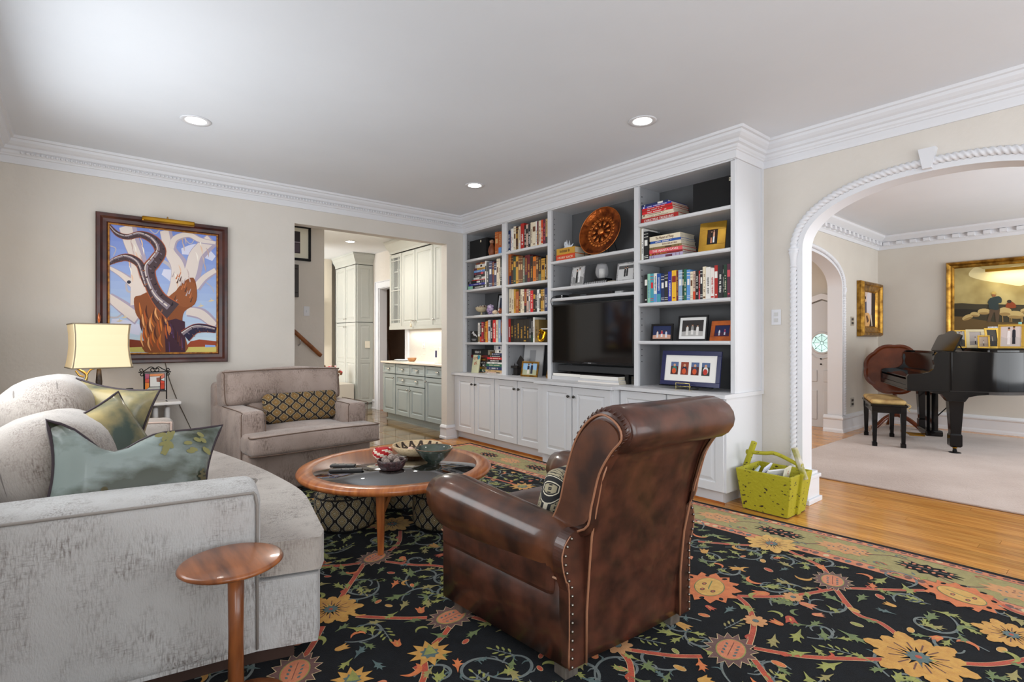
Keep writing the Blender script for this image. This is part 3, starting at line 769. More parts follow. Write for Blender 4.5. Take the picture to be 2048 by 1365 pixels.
def book(y0, y1, z0, z1, x0, dep, c, lab, group, lying=False, title=None, rz=0.0, style=None):
    """spine towards -x.  upright: thickness along y, lying: thickness along z"""
    w_, h_ = y1 - y0, z1 - z0
    t = thing('book', lab, 'book', (x0, (y0 + y1) / 2, z0), rz, group)
    bt = min(.004, (h_ if lying else w_) * .12); g = .0004
    mb = MB()
    if lying:
        mb.box(0, -w_ / 2, g, bt, w_ / 2, h_).box(bt, -w_ / 2, g, dep, w_ / 2, bt).box(bt, -w_ / 2, h_ - bt, dep, w_ / 2, h_)
        pg = MB().box(bt, -w_ / 2 + .003, bt, dep - .004, w_ / 2 - .003, h_ - bt)
    else:
        mb.box(0, -w_ / 2 + g, 0, bt, w_ / 2 - g, h_).box(bt, -w_ / 2 + g, 0, dep, -w_ / 2 + bt, h_).box(bt, w_ / 2 - bt, 0, dep, w_ / 2 - g, h_)
        pg = MB().box(bt, -w_ / 2 + bt, .003, dep - .004, w_ / 2 - bt, h_ - .004)
    mb.build('cover', BM[c], t)
    pg.build('pages', PAPER, t)
    if title is False: return t
    # spine print: bands and a small worn title
    L, Wd = (w_, h_) if lying else (h_, w_)
    P = Deco((lambda a, b, h: (-h, L / 2 - a, b)) if lying else (lambda a, b, h: (-h, b - Wd / 2, a)), .0004)
    acc = BM[ACC[c]]
    st = style if style is not None else rb.choice('tttbbpsx')
    if title:
        text('title', title, min(Wd * .8, .03), BM[ACC[c]], t, (-.0008, 0, h_ / 2), (pi / 2, 0, -pi / 2), sx=L * .86 / (len(title) * min(Wd * .8, .03) * .62))
        return t
    if st == 'b':
        for f in (.08, .14, .8, .9): P.rect(L * f, Wd * .06, L * f + .004, Wd * .94, acc)
        P.rect(L * .5, Wd * .2, L * .7, Wd * .8, acc, 1)
    elif st == 'p':
        o2 = BM[rb.choice(list(BM))]
        P.rect(L * .02, Wd * .04, L * .3, Wd * .96, o2); a = L * .42
        while a < L * .88: P.rect(a, Wd * .3, a + .006, Wd * (.6 + .15 * rb.random()), acc); a += .011
    elif st == 's':
        P.rect(L * .62, Wd * .08, L * .82, Wd * .92, acc); P.rect(L * .1, Wd * .25, L * .14, Wd * .75, acc)
    elif st in 'tx':
        a = L * .18
        e = L * rb.uniform(.55, .86)
        while a < e:
            q = rb.random()
            if q > .12: P.rect(a, Wd * (.28 + .06 * rb.random()), a + .0045, Wd * (.62 + .14 * rb.random()), acc)
            a += .0075 if q > .12 else .012
        if st == 'x': P.rect(L * .04, Wd * .15, L * .09, Wd * .85, acc)
    P.build('spine_print', t)
    return t
def row(spec, cx, cy, sc, shelf, where, group, xs=3.70, depth=.16):
    """spec: 'left,right,top,colour;...' in a magnified crop whose corner is (cx, cy) at sc"""
    items = [q.split(',') for q in spec.replace('\n', '').split(';') if q.strip()]
    n = len(items); last = None
    for i, (a, b, tp, c) in enumerate(items):
        a, b, tp = cx + float(a) / sc, cx + float(b) / sc, cy + float(tp) / sc
        y1, y0 = onX(a, 0, xs)[1], onX(b, 0, xs)[1]
        if last is not None and y1 > last: y1 = last - .0006
        if last is not None and last - y1 < .006: y1 = last - .0006
        last = y0
        zt = onX(b, tp, xs)[2]
        place = 'at the left end' if i == 0 else 'at the right end' if i == n - 1 else ORD[i] + ' from the left'
        book(y0, y1, shelf + .0003, zt, xs, depth, c, '%s book %s on %s' % (CN[c][0], place, where), group)
row('75,140,268,nv;143,165,235,wr;166,187,230,wh;188,228,192,cr;229,262,192,db;263,272,262,tn;273,308,195,cr;309,370,138,rd;371,402,175,bk;403,437,158,pb;438,477,155,bw;478,512,125,cr;513,565,115,cr;570,588,105,wh;589,615,108,mr;618,657,92,cr;658,691,80,ro;692,735,72,mp;740,767,62,tn',
    1005, 430, 8.53, 2.168, 'the second bay top shelf', 'books on the top shelf of the second bay')
row('85,112,672,or;115,150,672,do;155,186,690,db;188,227,705,gg;229,270,705,gd;272,305,702,br;306,345,697,br;347,380,727,gr;382,425,687,mr;428,472,677,mr;477,518,692,bg;520,571,707,or;573,611,712,br;613,659,712,bg;663,726,737,gd;729,748,742,bk;750,768,688,tn',
    1005, 430, 8.53, 1.80, 'the second bay second shelf', 'books on the second shelf of the second bay')
row('92,131,57,cr;133,161,60,cr;162,188,62,gd;190,233,94,do;234,258,64,db;260,286,62,cr;287,311,62,cr;312,345,57,dr;346,376,60,pb;378,400,65,gy;401,440,80,sc;441,471,82,bg;472,495,82,bw;498,529,64,wh;530,548,70,bk;549,581,67,gd;582,602,62,tn;604,648,40,nv',
    1005, 570, 7.18, 1.482, 'the second bay middle shelf', 'books on the middle shelf of the second bay')
row('85,117,487,rd;120,159,487,bg;161,203,487,bg;205,250,492,bg;251,299,492,bg;301,344,492,bg;345,382,492,bg;383,410,477,bw;411,438,480,bk;440,461,467,wh;463,520,498,ol',
    1005, 570, 7.18, 1.166, 'the second bay lower shelf', 'books on the lower shelf of the second bay')
row('426,449,528,wh;450,491,547,bw;492,546,532,nv;552,581,542,mr;583,623,562,nv;628,659,490,cr;660,685,487,cr;686,712,475,bk', 920, 460, 8.53, 1.804, 'the leftmost bay second shelf', 'upright books on the second shelf of the leftmost bay')
row('305,338,392,wh;340,366,402,bw;368,401,377,cm;402,434,387,mr;435,451,372,ye;452,478,362,or;480,520,342,lg;522,558,347,bk;560,611,342,sc;613,649,342,cr;655,692,337,lb;694,718,347,mr', 920, 600, 8.53, 1.165, 'the leftmost bay fourth shelf', 'books on the fourth shelf of the leftmost bay')
row('595,654,28,do;656,710,22,do', 920, 460, 8.53, 2.166, 'the leftmost bay top shelf', 'pair of rust books on the top shelf of the leftmost bay')
row('145,188,297,bk;190,232,287,mt;235,284,284,tl;286,331,277,wh;334,391,282,bu;395,446,292,nv;448,501,264,bw;505,556,250,rb;562,626,232,ye;628,656,240,mr;660,717,227,lb;719,740,228,dg;741,783,215,gn;788,836,222,sk;840,878,252,cr;879,916,244,pb;920,965,237,bk;967,986,240,rd;988,1026,192,bw;1028,1074,177,cr;1075,1142,182,wh;1146,1204,197,wr;1206,1255,157,rd;1257,1330,152,bw;1331,1346,152,bk;1347,1395,147,dg;1397,1448,132,mp',
    1270, 510, 7.585, 1.498, 'the right bay middle shelf', 'books on the middle shelf of the right-hand bay')
def stack(spec, cx, cy, sc, shelf, where, group, xs=3.70, depth=.19, rz=0.0):
    """lying books from the bottom up: 'left,right,top@left,colour[,title]'"""
    items = [q.split(',') for q in spec.replace('\n', '').split(';') if q.strip()]
    z = shelf + .0003; n = len(items)
    for i, it in enumerate(items):
        a, b, tp = cx + float(it[0]) / sc, cx + float(it[1]) / sc, cy + float(it[2]) / sc
        y1, y0 = onX(a, 0, xs)[1], onX(b, 0, xs)[1]
        zt = max(z + .008, onX(a, tp, xs)[2])
        place = 'at the bottom' if i == 0 else 'on top' if i == n - 1 else ORD[i] + ' from the bottom'
        ti = it[4] if len(it) > 4 else None
        lab = '%s book %s of %s' % (CN[it[3]][0], place, where)
        if ti and ti[0] != '~': lab = '%s book %s of %s, with a title' % (CN[it[3]][0], place, where)
        jit = rb.uniform(-.004, .004)
        book(y0, y1, z, zt - .0004, xs + abs(jit), depth + jit, it[3], lab, group, True, ti.strip('~') if ti else None, rz)
        z = zt
    return z
stack('130,430,968,bk;150,430,932,rb;138,430,888,bk;205,430,862,sc;232,430,822,wh;235,428,778,bk;235,426,738,mp;236,425,702,sk;230,425,664,gd;260,425,604,wh;270,425,572,mr', 920, 460, 8.53, 1.804, 'the second shelf pile, leftmost bay', 'pile on the second shelf of the leftmost bay')
stack('300,424,1263,tn;310,424,1238,nv;320,424,1180,gn;335,428,1138,ol;335,436,1092,bk;338,440,1048,gb;335,460,992,db;186,468,938,mr;195,468,843,bk', 920, 600, 8.53, .80, 'the pile behind the leaning cream book', 'dark pile on the counter in the leftmost bay', 3.74)
stack('430,731,1254,wh;430,731,1222,pb;428,731,1188,tn;455,731,1134,nv;442,731,1088,gn;462,731,1060,wh;470,731,1014,bk;465,731,978,sc;470,731,944,bk;540,731,908,nv;598,731,855,wh;582,731,782,lg', 920, 600, 8.53, .80, 'the tall pile beside the first divider', 'tall pile on the counter in the leftmost bay')
book(*(lambda a, b: (a, b))(onX(920 + 598 / 8.53, 0, 3.78)[1], onX(920 + 470 / 8.53, 0, 3.78)[1]), 1.006, 1.055, 3.78, .15, 'ol', 'olive tan book resting on the dark pile in the leftmost bay', None, True)
# titled piles of the right-hand bay; the titles are printed on the spines
stack('95,838,482,rd,CHRISTMAS TREASURES;135,755,440,cr;135,745,398,cr;138,735,352,sc;135,725,312,rd;135,725,285,sc;135,705,246,rb;125,635,208,nv', 1270, 390, 9.75, 2.170, 'the right bay top shelf pile', 'pile on the top shelf of the right-hand bay', depth=.24)
stack('270,930,1196,vi;266,925,1158,dr;266,918,1086,pk,THE AJANTA CAVES;272,905,1042,ol;280,895,968,cr;295,890,920,bu;285,878,828,cr,~The Masters of Things', 1270, 390, 9.75, 1.860, 'the right bay second shelf pile', 'pile on the second shelf of the right-hand bay', depth=.21)
row('68,105,618,cr;126,166,655,wh;168,262,705,bk', 1270, 390, 9.75, 1.860, 'the right bay second shelf', 'upright books on the second shelf of the right-hand bay', 3.69, .2)
y1, y0 = onX(1100 + 140 / 11.38, 0, 3.70)[1], onX(1100 + 565 / 11.38, 0, 3.70)[1]
book(y0, y1, 1.9733, 2.035, 3.70, .20, 'ro', 'orange red novel at the bottom of the pair beside the copper plate', 'pair beside the copper plate', True, 'MOBY DICK')
book(y0 + .002, y1 - .006, 2.0354, 2.098, 3.70, .20, 'gd', 'mustard gold book on the orange novel beside the copper plate', 'pair beside the copper plate', True)
for i, (a, b, t1, c, x0, zz) in enumerate(((1104, 1170, .835, 'lg', 3.66, .8003), (1106, 1168, .862, 'wh', 3.67, .8357), (1156, 1238, .815, 'wr', 3.60, .8003), (1156, 1237, .832, 'lg', 3.60, .8157), (1160, 1236, .865, 'wh', 3.61, .8327))):
    y1, y0 = onX(a, 0, x0)[1], onX(b, 0, x0)[1]
    tt = book(y0, y1, zz, t1, x0, .26, c, ['pale magazine pile bottom block below the television, back left', 'white book with black cover on the back left magazines', 'red edged magazine at the bottom of the front pile below the television', 'light grey book in the middle of the front pile below the television', 'thick white book on the front pile below the television'][i], 'large books below the television', True, False)
    if i in (1, 4): MB().box(0, -(y1 - y0) / 2, 0, .255, (y1 - y0) / 2, .003).build('dark_cover', flat((40, 34, 36)), tt, (0, 0, t1 - zz + .0004))
# ------------------------------------------------------------------ things among the books
def speaker(x0, y0, y1, z0, z1, dep, lab, badge):
    t = thing('bookshelf_speaker', lab, 'speaker', (x0, (y0 + y1) / 2, z0))
    w_ = (y1 - y0) / 2
    MB().box(.012, -w_, 0, dep, w_, z1 - z0).build('cabinet', flat((20, 20, 20), .6), t, bevel=.003)
    MB().box(0, -w_ + .004, .004, .012, w_ - .004, z1 - z0 - .004).build('grille', mat('speaker_cloth', (26, 26, 27), .95, bump=.3, bs=500), t, bevel=.003)
    MB().box(-.002, badge - .011, z1 - z0 - .045, 0, badge + .011, z1 - z0 - .02).build('badge', mat('badge_silver', (214, 206, 180), .4), t)
    return t
ya, yb = onX(972.7, 0, 3.70)[1], onX(939.3, 0, 3.70)[1]
speaker(3.70, ya, yb, 2.166, 2.166 + .235, .14, 'black speaker box on the top shelf of the leftmost bay', -.06)
ya = 1.95; yb = onX(1385, 0, 3.70)[1]
sp = speaker(3.70, ya, yb, 2.170, 2.170 + .235, .2, 'black speaker box on the top shelf of the right-hand bay', -.15)
text('badge_text', 'KA', .014, flat((20, 20, 20)), sp, (-.0032, -.15, .2025), (pi / 2, 0, -pi / 2))
t = thing('clay_jug', 'small brown clay figure jug beside the rust books on the top shelf', 'jug', (3.72, onX(986, 0, 3.72)[1] + .02, 2.166))
cl = mat('brown_clay', (150, 84, 48), .5, c2=(116, 60, 34), vs=20)
MB().lathe([(.022, 0), (.036, .02), (.045, .06), (.038, .10), (.022, .13), (.018, .15), (.0001, .152)], 18).build('body', cl, t)
MB().sphere((0, 0, .168), .026, 9).sphere((-.02, .01, .175), .008, 6).build('head', mat('pale_clay', (206, 168, 140), .5, c2=(140, 84, 56), vs=40), t)
# third shelf, leftmost bay
def frame_photo(lab, corners, xs_bottom, zb, w_, h_, fw, fm, photo, rz, lean=12, matb=None, mw=0, name='framed_photo', group=None, th=.012, easel=True):
    """free-standing frame whose base centre is corners=(x, y, z); rz turns it about z (0 faces -x)"""
    t = thing(name, lab, 'framed photo', corners, rz, group)
    L_ = radians(lean)
    M = RY(L_)
    def bx(mb, y0, z0, y1, z1, xa=0, xb=th): return mb.box(xa, y0, z0, xb, y1, z1, 0, M)
    mb = MB()
    bx(mb, -w_ / 2, 0, w_ / 2, fw); bx(mb, -w_ / 2, h_ - fw, w_ / 2, h_); bx(mb, -w_ / 2, fw, -w_ / 2 + fw, h_ - fw); bx(mb, w_ / 2 - fw, fw, w_ / 2, h_ - fw)
    mb.build('frame', fm, t, bevel=min(.002, fw / 5))
    mb = MB(); bx(mb, -w_ / 2 + fw, fw, w_ / 2 - fw, h_ - fw, th * .5, th); mb.build('backing', matb or flat((40, 40, 42)), t)
    iw, ih = w_ / 2 - fw - mw, h_ - 2 * fw - 2 * mw
    def put(a, b, h):          # a, b in 0..1 of the photo opening
        return tuple(M @ Vector((th * .5 - .0004 - h, iw - a * 2 * iw, fw + mw + b * ih)))
    d = Deco(put, .0004); photo(d); d.build('photograph', t)
    if easel:
        tl_ = math.tan(L_); MB().prism([(th + h_ * .12 * tl_ + .004, h_ * .1), (th + h_ * .78 * tl_ + .004, h_ * .75), (th + h_ * .5, .0)], -.012, .012, 'y', 0).build('easel_back', BLKP, t)
    return t
def person_fig(d, a, b, s, top, bot, skin=(196, 150, 124), l=3):
    d.poly([(a - s * .5, b), (a + s * .5, b), (a + s * .42, b + s * 1.9), (a + s * .2, b + s * 2.2), (a - s * .2, b + s * 2.2), (a - s * .42, b + s * 1.9)], top, l)
    d.poly([(a - s * .45, b - s * 1.9), (a + s * .45, b - s * 1.9), (a + s * .4, b + .3 * s), (a - s * .4, b + .3 * s)], bot, l)
    d.ell(a, b + s * 2.65, s * .3, s * .48, skin, l + 1); d.ell(a, b + s * 2.95, s * .33, s * .26, (40, 30, 26), l + 1)
def ph_couple(bgc, c1, c2, c3, c4):
    def f(d):
        d.rect(0, 0, 1, 1, bgc[0]); d.poly([(0, 0), (1, 0), (1, .42), (.7, .5), (.3, .4), (0, .5)], bgc[1], 2)
        person_fig(d, .40, .42, .17, c1, c2); person_fig(d, .64, .46, .18, c3, c4)
    return f
def ph_group(bgc, cols, s=.11):
    def f(d):
        d.rect(0, 0, 1, 1, bgc[0]); d.poly([(0, 0), (1, 0), (1, .3), (.5, .36), (0, .28)], bgc[1], 2)
        n = len(cols)
        for i, c in enumerate(cols): person_fig(d, .5 + (i - (n - 1) / 2) * (.72 / n), .30 + .05 * (i % 2), s, c, bgc[2] if len(bgc) > 2 else (50, 48, 60))
    return f
t = bowl('glass_bowl', 'glass footed bowl of shells on the third shelf of the leftmost bay', 'bowl', 3.76, onX(963, 0, 3.76)[1], 1.53, .075, .055, mat('amber_glass', (222, 206, 170), .1, alpha=.75))
MB().lathe([(.045, -.045), (.045, -.04), (.010, -.03), (.010, 0), (.03, .004)], 16).build('foot', mat('amber_glass', (222, 206, 170), .1, alpha=.75), t)
sh = MB(); rs = random.Random(4)
for i in range(26):
    a, q = rs.uniform(0, 6.28), rs.uniform(0, .06); sh.sphere((q * cos(a), q * sin(a), .05 + rs.uniform(0, .022)), rs.uniform(.007, .014), 5, rs.randrange(3), (1, 1.3, .8))
sh.build('shells', [flat((236, 220, 198)), flat((206, 168, 138)), flat((120, 84, 66))], t)['kind'] = 'stuff'
def rock(name, lab, cat, x, y, z, r, m, seed, sc=(1, 1, 1), n=9, j=.25):
    q = random.Random(seed); mb = MB().sphere((0, 0, 0), r, n, 0, sc)
    mb.v = [tuple(c * (1 + q.uniform(-j, j)) for c in v) for v in mb.v]; mb.s = [False] * len(mb.s)
    zm = min(v[2] for v in mb.v); mb.v = [(a, b, c - zm) for a, b, c in mb.v]
    return tag(mb.build(name, m, None, (x, y, z)), lab, cat)
rock('amethyst_geode', 'purple amethyst crystal on the third shelf of the leftmost bay', 'crystal', 3.74, onX(981, 0, 3.74)[1], 1.485, .052, mat('amethyst', (116, 78, 140), .2, c2=(214, 200, 224), vs=30), 2, (.8, 1, 1.05))
rock('coral_shell', 'small cream knobbly shell beside the amethyst crystal', 'shell', 3.71, onX(990.5, 0, 3.71)[1], 1.485, .026, flat((228, 206, 178)), 5, (1, 1.5, .8), j=.35)
rock('agate_stone', 'small orange stone beside the first divider on the third shelf', 'stone', 3.73, onX(1000.5, 0, 3.73)[1] , 1.485, .028, mat('orange_agate', (190, 96, 50), .3, c2=(120, 60, 40), vs=30), 8, (1, .9, 1.1))
frame_photo('black framed dark group photograph behind the crystal in the leftmost bay', (3.83, 4.78, 1.4853), 0, 0, .33, .255, .018, BLACKM,
            lambda d: (d.rect(0, 0, 1, 1, (22, 34, 62)), d.rect(.58, 0, .62, 1, (170, 176, 186), 2), person_fig(d, .3, .4, .1, (30, 40, 70), (20, 24, 40)), person_fig(d, .8, .4, .12, (120, 40, 40), (20, 24, 40))), 0, 8, flat((206, 208, 212)), .03)
t = thing('photo_plaque', 'small black plaque with a white figure on the fourth shelf, leftmost bay', 'plaque', (3.705, onX(948, 0, 3.705)[1], 1.1653))
MB().box(0, -.075, 0, .02, .075, .135).build('panel', BLKP, t)
d = Deco(lambda a, b, h: (-h, -.075 + (1 - a) * .15, b * .135), .0005)
d.rib([(.2, .75), (.4, .9), (.5, .7), (.75, .62), (.92, .45)], [.05, .14, .2, .14, .05], (226, 226, 228), 1); d.ell(.45, .93, .06, .06, (226, 226, 228)); d.build('figure', t)
for k_, w_ in ((.035, .05), (.022, .035)): MB().box(-.001, -w_, k_, 0, w_, k_ + .006).build('printed_line', flat((200, 200, 202)), t)
# the cream book leaning on the counter
t = thing('book', 'cream book SOL 45 leaning face out in the leftmost bay', 'book', (3.665, onX(949, 0, 3.665)[1], .8003)); M = RY(radians(9))
MB().box(0, -.068, 0, .014, .068, .215, 0, M).build('cover', mat('cream_cover', (222, 222, 184), .5), t)
MB().box(.002, -.0665, .003, .012, .0665, .216, 0, M).build('pages', PAPER, t)
rdm = flat((196, 88, 52), .5)
for s_, zz, sz in (('SOL', .165, .062), ('45', .105, .068)): text('title', s_, sz, rdm, t, tuple(M @ Vector((-.0008, 0, zz))), (pi / 2, radians(-9), -pi / 2), .0004, .95)
MB().lathe([(.0001, -.002), (.026, -.002), (.026, 0)], 20, 0, M @ T(0, -.045, .188) @ RY(pi / 2)).build('sticker', flat((60, 160, 190), .5), t)
# second bay, counter level and the horn
t = thing('blank_canvas', 'grey white card leaning in the lower second bay', 'board'); t.location = (3.88, 4.36, .8003)
MB().box(0, -.16, 0, .012, .16, .35, 0, RY(radians(7))).build('card', flat((214, 214, 214)), t); MB().box(-.001, -.04, .14, 0, .06, .28, 0, RY(radians(7))).build('printed_square', flat((168, 168, 170)), t)
t = thing('toy_piano', 'miniature dark piano with raised lid in the lower second bay', 'ornament', (3.76, onX(1034, 0, 3.76)[1], .8003))
PM = mat('pewter_miniature', (58, 54, 52), .4, .5)
MB().box(-.03, -.035, 0, .05, .05, .012).box(-.02, -.025, .012, .04, .04, .08).box(-.04, -.045, .08, .06, .06, .105).build('case', PM, t, bevel=.003); MB().box(0, -.04, 0, .004, .04, .11, 0, T(.0, -.02, .11) @ RX(radians(38))).build('lid', PM, t)
MB().lathe([(.001, 0), (.006, .01), (.001, .03)], 8, 0, T(-.02, .02, .105)).build('player', PM, t)
frame_photo('gold framed photograph of a couple outdoors, lower second bay', (3.68, onX(1057, 0, 3.68)[1], .8003), 0, 0, .24, .165, .02, GOLD, ph_couple([(150, 190, 226), (176, 180, 150)], (30, 34, 50), (222, 214, 200), (34, 40, 62), (40, 44, 60)), radians(6), 10)
frame_photo('gold based photograph frame partly behind the second divider', (3.72, onX(1092, 0, 3.72)[1], .8003), 0, 0, .16, .21, .012, GOLD, ph_couple([(40, 50, 90), (60, 40, 50)], (180, 60, 80), (40, 40, 60), (230, 228, 230), (40, 40, 60)), radians(-40), 14, flat((20, 20, 22)), .01)
t = thing('brass_horn', 'curled golden brass horn on the lower shelf of the second bay', 'ornament', (3.70, onX(1083, 0, 3.70)[1], 1.166))
HG = mat('polished_horn', (236, 176, 40), .18, 1.0)
MB().tube(spline([(0, .035, .10), (0, .05, .06), (0, .04, .025), (0, .01, .018), (0, -.02, .03), (.01, -.03, .07), (.02, -.04, .11)], 5), [.004 + .0006 * i for i in range(31)], 10, 0, T(0, .0, .0)).build('tube', HG, t)
MB().lathe([(.004, 0), (.008, .02), (.016, .045), (.032, .058), (.030, .058), (.014, .044)], 16, 0, T(0, .05, .085) @ RX(radians(65)) ).build('bell', HG, t)
frame_photo('small photograph frame behind the brass horn', (3.82, 3.95, 1.1663), 0, 0, .14, .13, .012, flat((226, 226, 228)), ph_couple([(60, 60, 62), (90, 90, 92)], (20, 20, 22), (20, 20, 22), (230, 230, 230), (210, 210, 210)), 0, 8)
t = thing('shelf_riser', 'white paper tray lying across the thick olive book', 'tray', (3.75, 4.04, 1.30)); MB().box(-.02, -.13, 0, .1, .12, .012).build('panel', flat((226, 226, 222)), t)
MB().box(-.0, -.125, -.133, .1, -.12, 0).build('side_support', flat((226, 226, 222)), t)
# third bay: porcelain bird, copper plate on stand, frames, candle, television
t = thing('porcelain_bird', 'white porcelain bird standing on the mustard gold book', 'ornament', (3.79, onX(1133, 0, 3.77)[1], 2.0985))
pw = mat('white_porcelain', (226, 232, 240), .15)
MB().sphere((0, 0, .022), .022, 10, 0, (.9, 2.4, .95)).build('body', pw, t)
MB().tube([(0, .03, .03), (0, .04, .05), (0, .035, .068)], [.013, .010, .012], 8).sphere((0, .033, .07), .013, 8).build('head', pw, t)
MB().add([(0, -.03, .03), (.004, -.075, .055), (0, -.05, .02), (-.004, -.07, .03)], [(0, 1, 2), (0, 2, 3), (1, 2, 3)]).build('tail', pw, t)
mb = MB()
for s_ in (1, -1): mb.add([(s_ * .012, .02, .03), (s_ * .016, -.02, .03), (s_ * .02, -.005, .095), (s_ * .008, .01, .03)], [(0, 1, 2), (0, 2, 3), (1, 2, 3)])
mb.build('wings', pw, t)
cy_ = onX(1203, 0, 3.80)[1]
t = thing('copper_plate', 'large embossed copper plate propped on a black stand above the television', 'plate', (3.755, cy_ + .01, 1.982), radians(4))
CO = mat('embossed_copper', (176, 92, 40), .3, .9, c2=(96, 44, 18), vs=14, bump=.5, bs=30)
COL = mat('bright_copper', (226, 140, 74), .28, 1.0)
R_ = .238; M = RY(radians(14)) @ T(0, 0, R_) @ RY(-pi / 2)
MB().lathe([(.0001, .0), (.10, 0), (.155, .0), (.160, -.006), (.166, 0), (.19, .008), (.225, .026), (R_ - .004, .03), (R_, .026), (.21, .012), (.0001, -.014)], 56, 0, M).build('dish', CO, t)
MB().tube([tuple(M @ Vector(((R_ - .003) * cos(2 * pi * i / 56), (R_ - .003) * sin(2 * pi * i / 56), .029))) for i in range(56)], .0035, 6, closed=True).build('rim', COL, t)
MB().lathe([(.036, .0), (.034, .012), (.02, .018), (.0001, .02)], 24, 0, M).build('boss', COL, t)
for k in range(10):
    a = 2 * pi * k / 10
    mb = MB().add([tuple(M @ Vector((r * cos(a + da), r * sin(a + da), zz))) for r, da, zz in ((.042, -.1, .001), (.105, -.02, .001), (.118, -.0, .001), (.105, .02, .001), (.042, .1, .001), (.045, 0, .010), (.108, 0, .008))], [(0, 1, 6, 5), (1, 2, 6), (2, 3, 6), (3, 4, 5, 6)])
    mb.build('ray', mat('dark_copper', (60, 34, 22), .45, .6), t)
    a += pi / 10
    mb = MB().lathe([(.020, 0), (.017, .006), (.008, .0045), (.0001, .010)], 12, 0, M @ RZ(a) @ T(.084, 0, .001) @ Matrix.Diagonal((1.1, .75, 1, 1)), sm=True); mb.build('petal', COL, t)
for k in range(26):
    a = 2 * pi * k / 26
    MB().lathe([(.0165, 0), (.013, .006), (.006, .003), (.0001, .008)], 10, 0, M @ RZ(a) @ T(.139, 0, .001)).build('scroll', mat('mid_copper', (206, 122, 60), .28, 1.0), t)
for r in (.118, .158):
    MB().tube([tuple(M @ Vector((r * cos(2 * pi * i / 48), r * sin(2 * pi * i / 48), .002))) for i in range(48)], .003, 6, closed=True).build('ridge', COL, t)
t = thing('plate_stand', 'black wire easel holding up the copper plate', 'stand', (3.755, cy_, 1.9733))
mb = MB()
for s_ in (1, -1):
    mb.tube([(-.05, s_ * .13, .045), (-.05, s_ * .13, .004), (.0, s_ * .12, .004), (.16, s_ * .03, .004)], .003, 6); mb.tube([(0, s_ * .12, .004), (.085, s_ * .06, .30)], .003, 6)
    mb.tube([(.085, s_ * .06, .30), (.17, s_ * .10, .004)], .003, 6)
mb.tube([(.045, -.09, .15), (.045, .09, .15)], .003, 6); mb.build('wire', BLACKM, t)
t = thing('crystal_figurine', 'small clear crystal figurine at the right end above the television', 'ornament', (3.82, 2.86, 1.9733))
MB().lathe([(.02, 0), (.012, .01), (.014, .03), (.008, .05), (.016, .07), (.0001, .095)], 10).build('body', mat('crystal', (210, 214, 216), .05, alpha=.7), t)
SILV = mat('silver_frame', (214, 214, 216), .3, .6, c2=(150, 150, 152), vs=60)
BWc = [(190, 190, 190), (150, 150, 150), (30, 30, 30)]
frame_photo('silver framed black and white wedding portrait on the left above the television', (3.69, onX(1153, 0, 3.69)[1], 1.7093), 0, 0, .165, .19, .012, SILV,
            ph_couple([(200, 200, 200), (140, 140, 140)], (26, 26, 28), (30, 30, 30), (236, 236, 236), (230, 230, 230)), 0, 9, flat((228, 228, 228)), .004)
frame_photo('silver framed black and white photograph beside the third divider', (3.70, onX(1249, 0, 3.70)[1], 1.7093), 0, 0, .19, .165, .012, SILV,
            lambda d: (d.rect(0, 0, 1, 1, (205, 205, 205)), d.rect(0, .7, 1, .92, (90, 90, 90), 2), person_fig(d, .45, .42, .13, (34, 34, 36), (40, 40, 42)), person_fig(d, .6, .44, .13, (44, 44, 46), (34, 34, 36))), 0, 9, flat((228, 228, 228)), .004)
t = thing('decorative_box', 'low black and silver patterned box below the candle glass', 'box', (3.77, onX(1196, 0, 3.77)[1], 1.7093))
MB().box(-.06, -.155, 0, .06, .155, .030).build('case', BLKP, t, bevel=.003)
d = Deco(lambda a, b, h: (-.06 - h, .155 - a, b)); k = 0
while k < 14: d.ell(.012 + k * .022, .015, .008, .009, (196, 196, 198), 1, k * .8, 7); d.ell(.012 + k * .022, .015, .003, .004, (40, 40, 42), 2); k += 1
d.build('inlay', t)
MB().box(-.05, -.13, .030, .05, -.0, .05).build('tray', BLACKM, t)
t = thing('hurricane_candle_glass', 'clear glass hurricane holding a white candle above the television', 'candle holder', (3.77, onX(1204, 0, 3.77)[1], 1.7605))
MB().lathe([(.035, 0), (.038, .004), (.058, .03), (.064, .06), (.058, .10), (.046, .135), (.044, .135), (.056, .10), (.061, .06), (.055, .03), (.034, .006), (.0001, .006)], 28).build('glass', mat('smoky_glass', (225, 225, 228), .03, alpha=.22, coat=.5), t)
MB().lathe([(.027, .008), (.027, .09), (.024, .092), (.0001, .09)], 20).build('candle', mat('white_wax', (236, 234, 228), .5), t); MB().tube([(0, 0, .09), (0, 0, .1)], .0012, 5).build('wick', BLKP, t)
t = thing('open_book', 'small open book lying beside the candle glass', 'book', (3.76, onX(1224, 0, 3.76)[1], 1.7093)); MB().box(-.04, -.06, 0, .04, .05, .010).build('cover', BLKP, t); MB().box(-.038, -.058, .010, .038, .048, .016).build('pages', PAPER, t)
t = thing('cable_box', 'slim black media player on the shelf just above the television', 'media box', (3.72, onX(1165, 0, 3.72)[1], 1.6033))
MB().box(0, -.36, 0, .16, .18, .032).build('case', BLKP, t, bevel=.003); MB().box(-.001, -.05, .008, 0, .03, .024).build('display', flat((70, 72, 76)), t)
t = thing('network_switch', 'small dark box with a white label at the left above the television', 'media box', (3.71, onX(1118, 0, 3.71)[1], 1.6033)); MB().box(0, -.05, 0, .09, .05, .034).build('case', BLKP, t, bevel=.003); MB().box(-.001, -.048, .003, 0, -.03, .031).build('label', flat((222, 222, 222)), t)
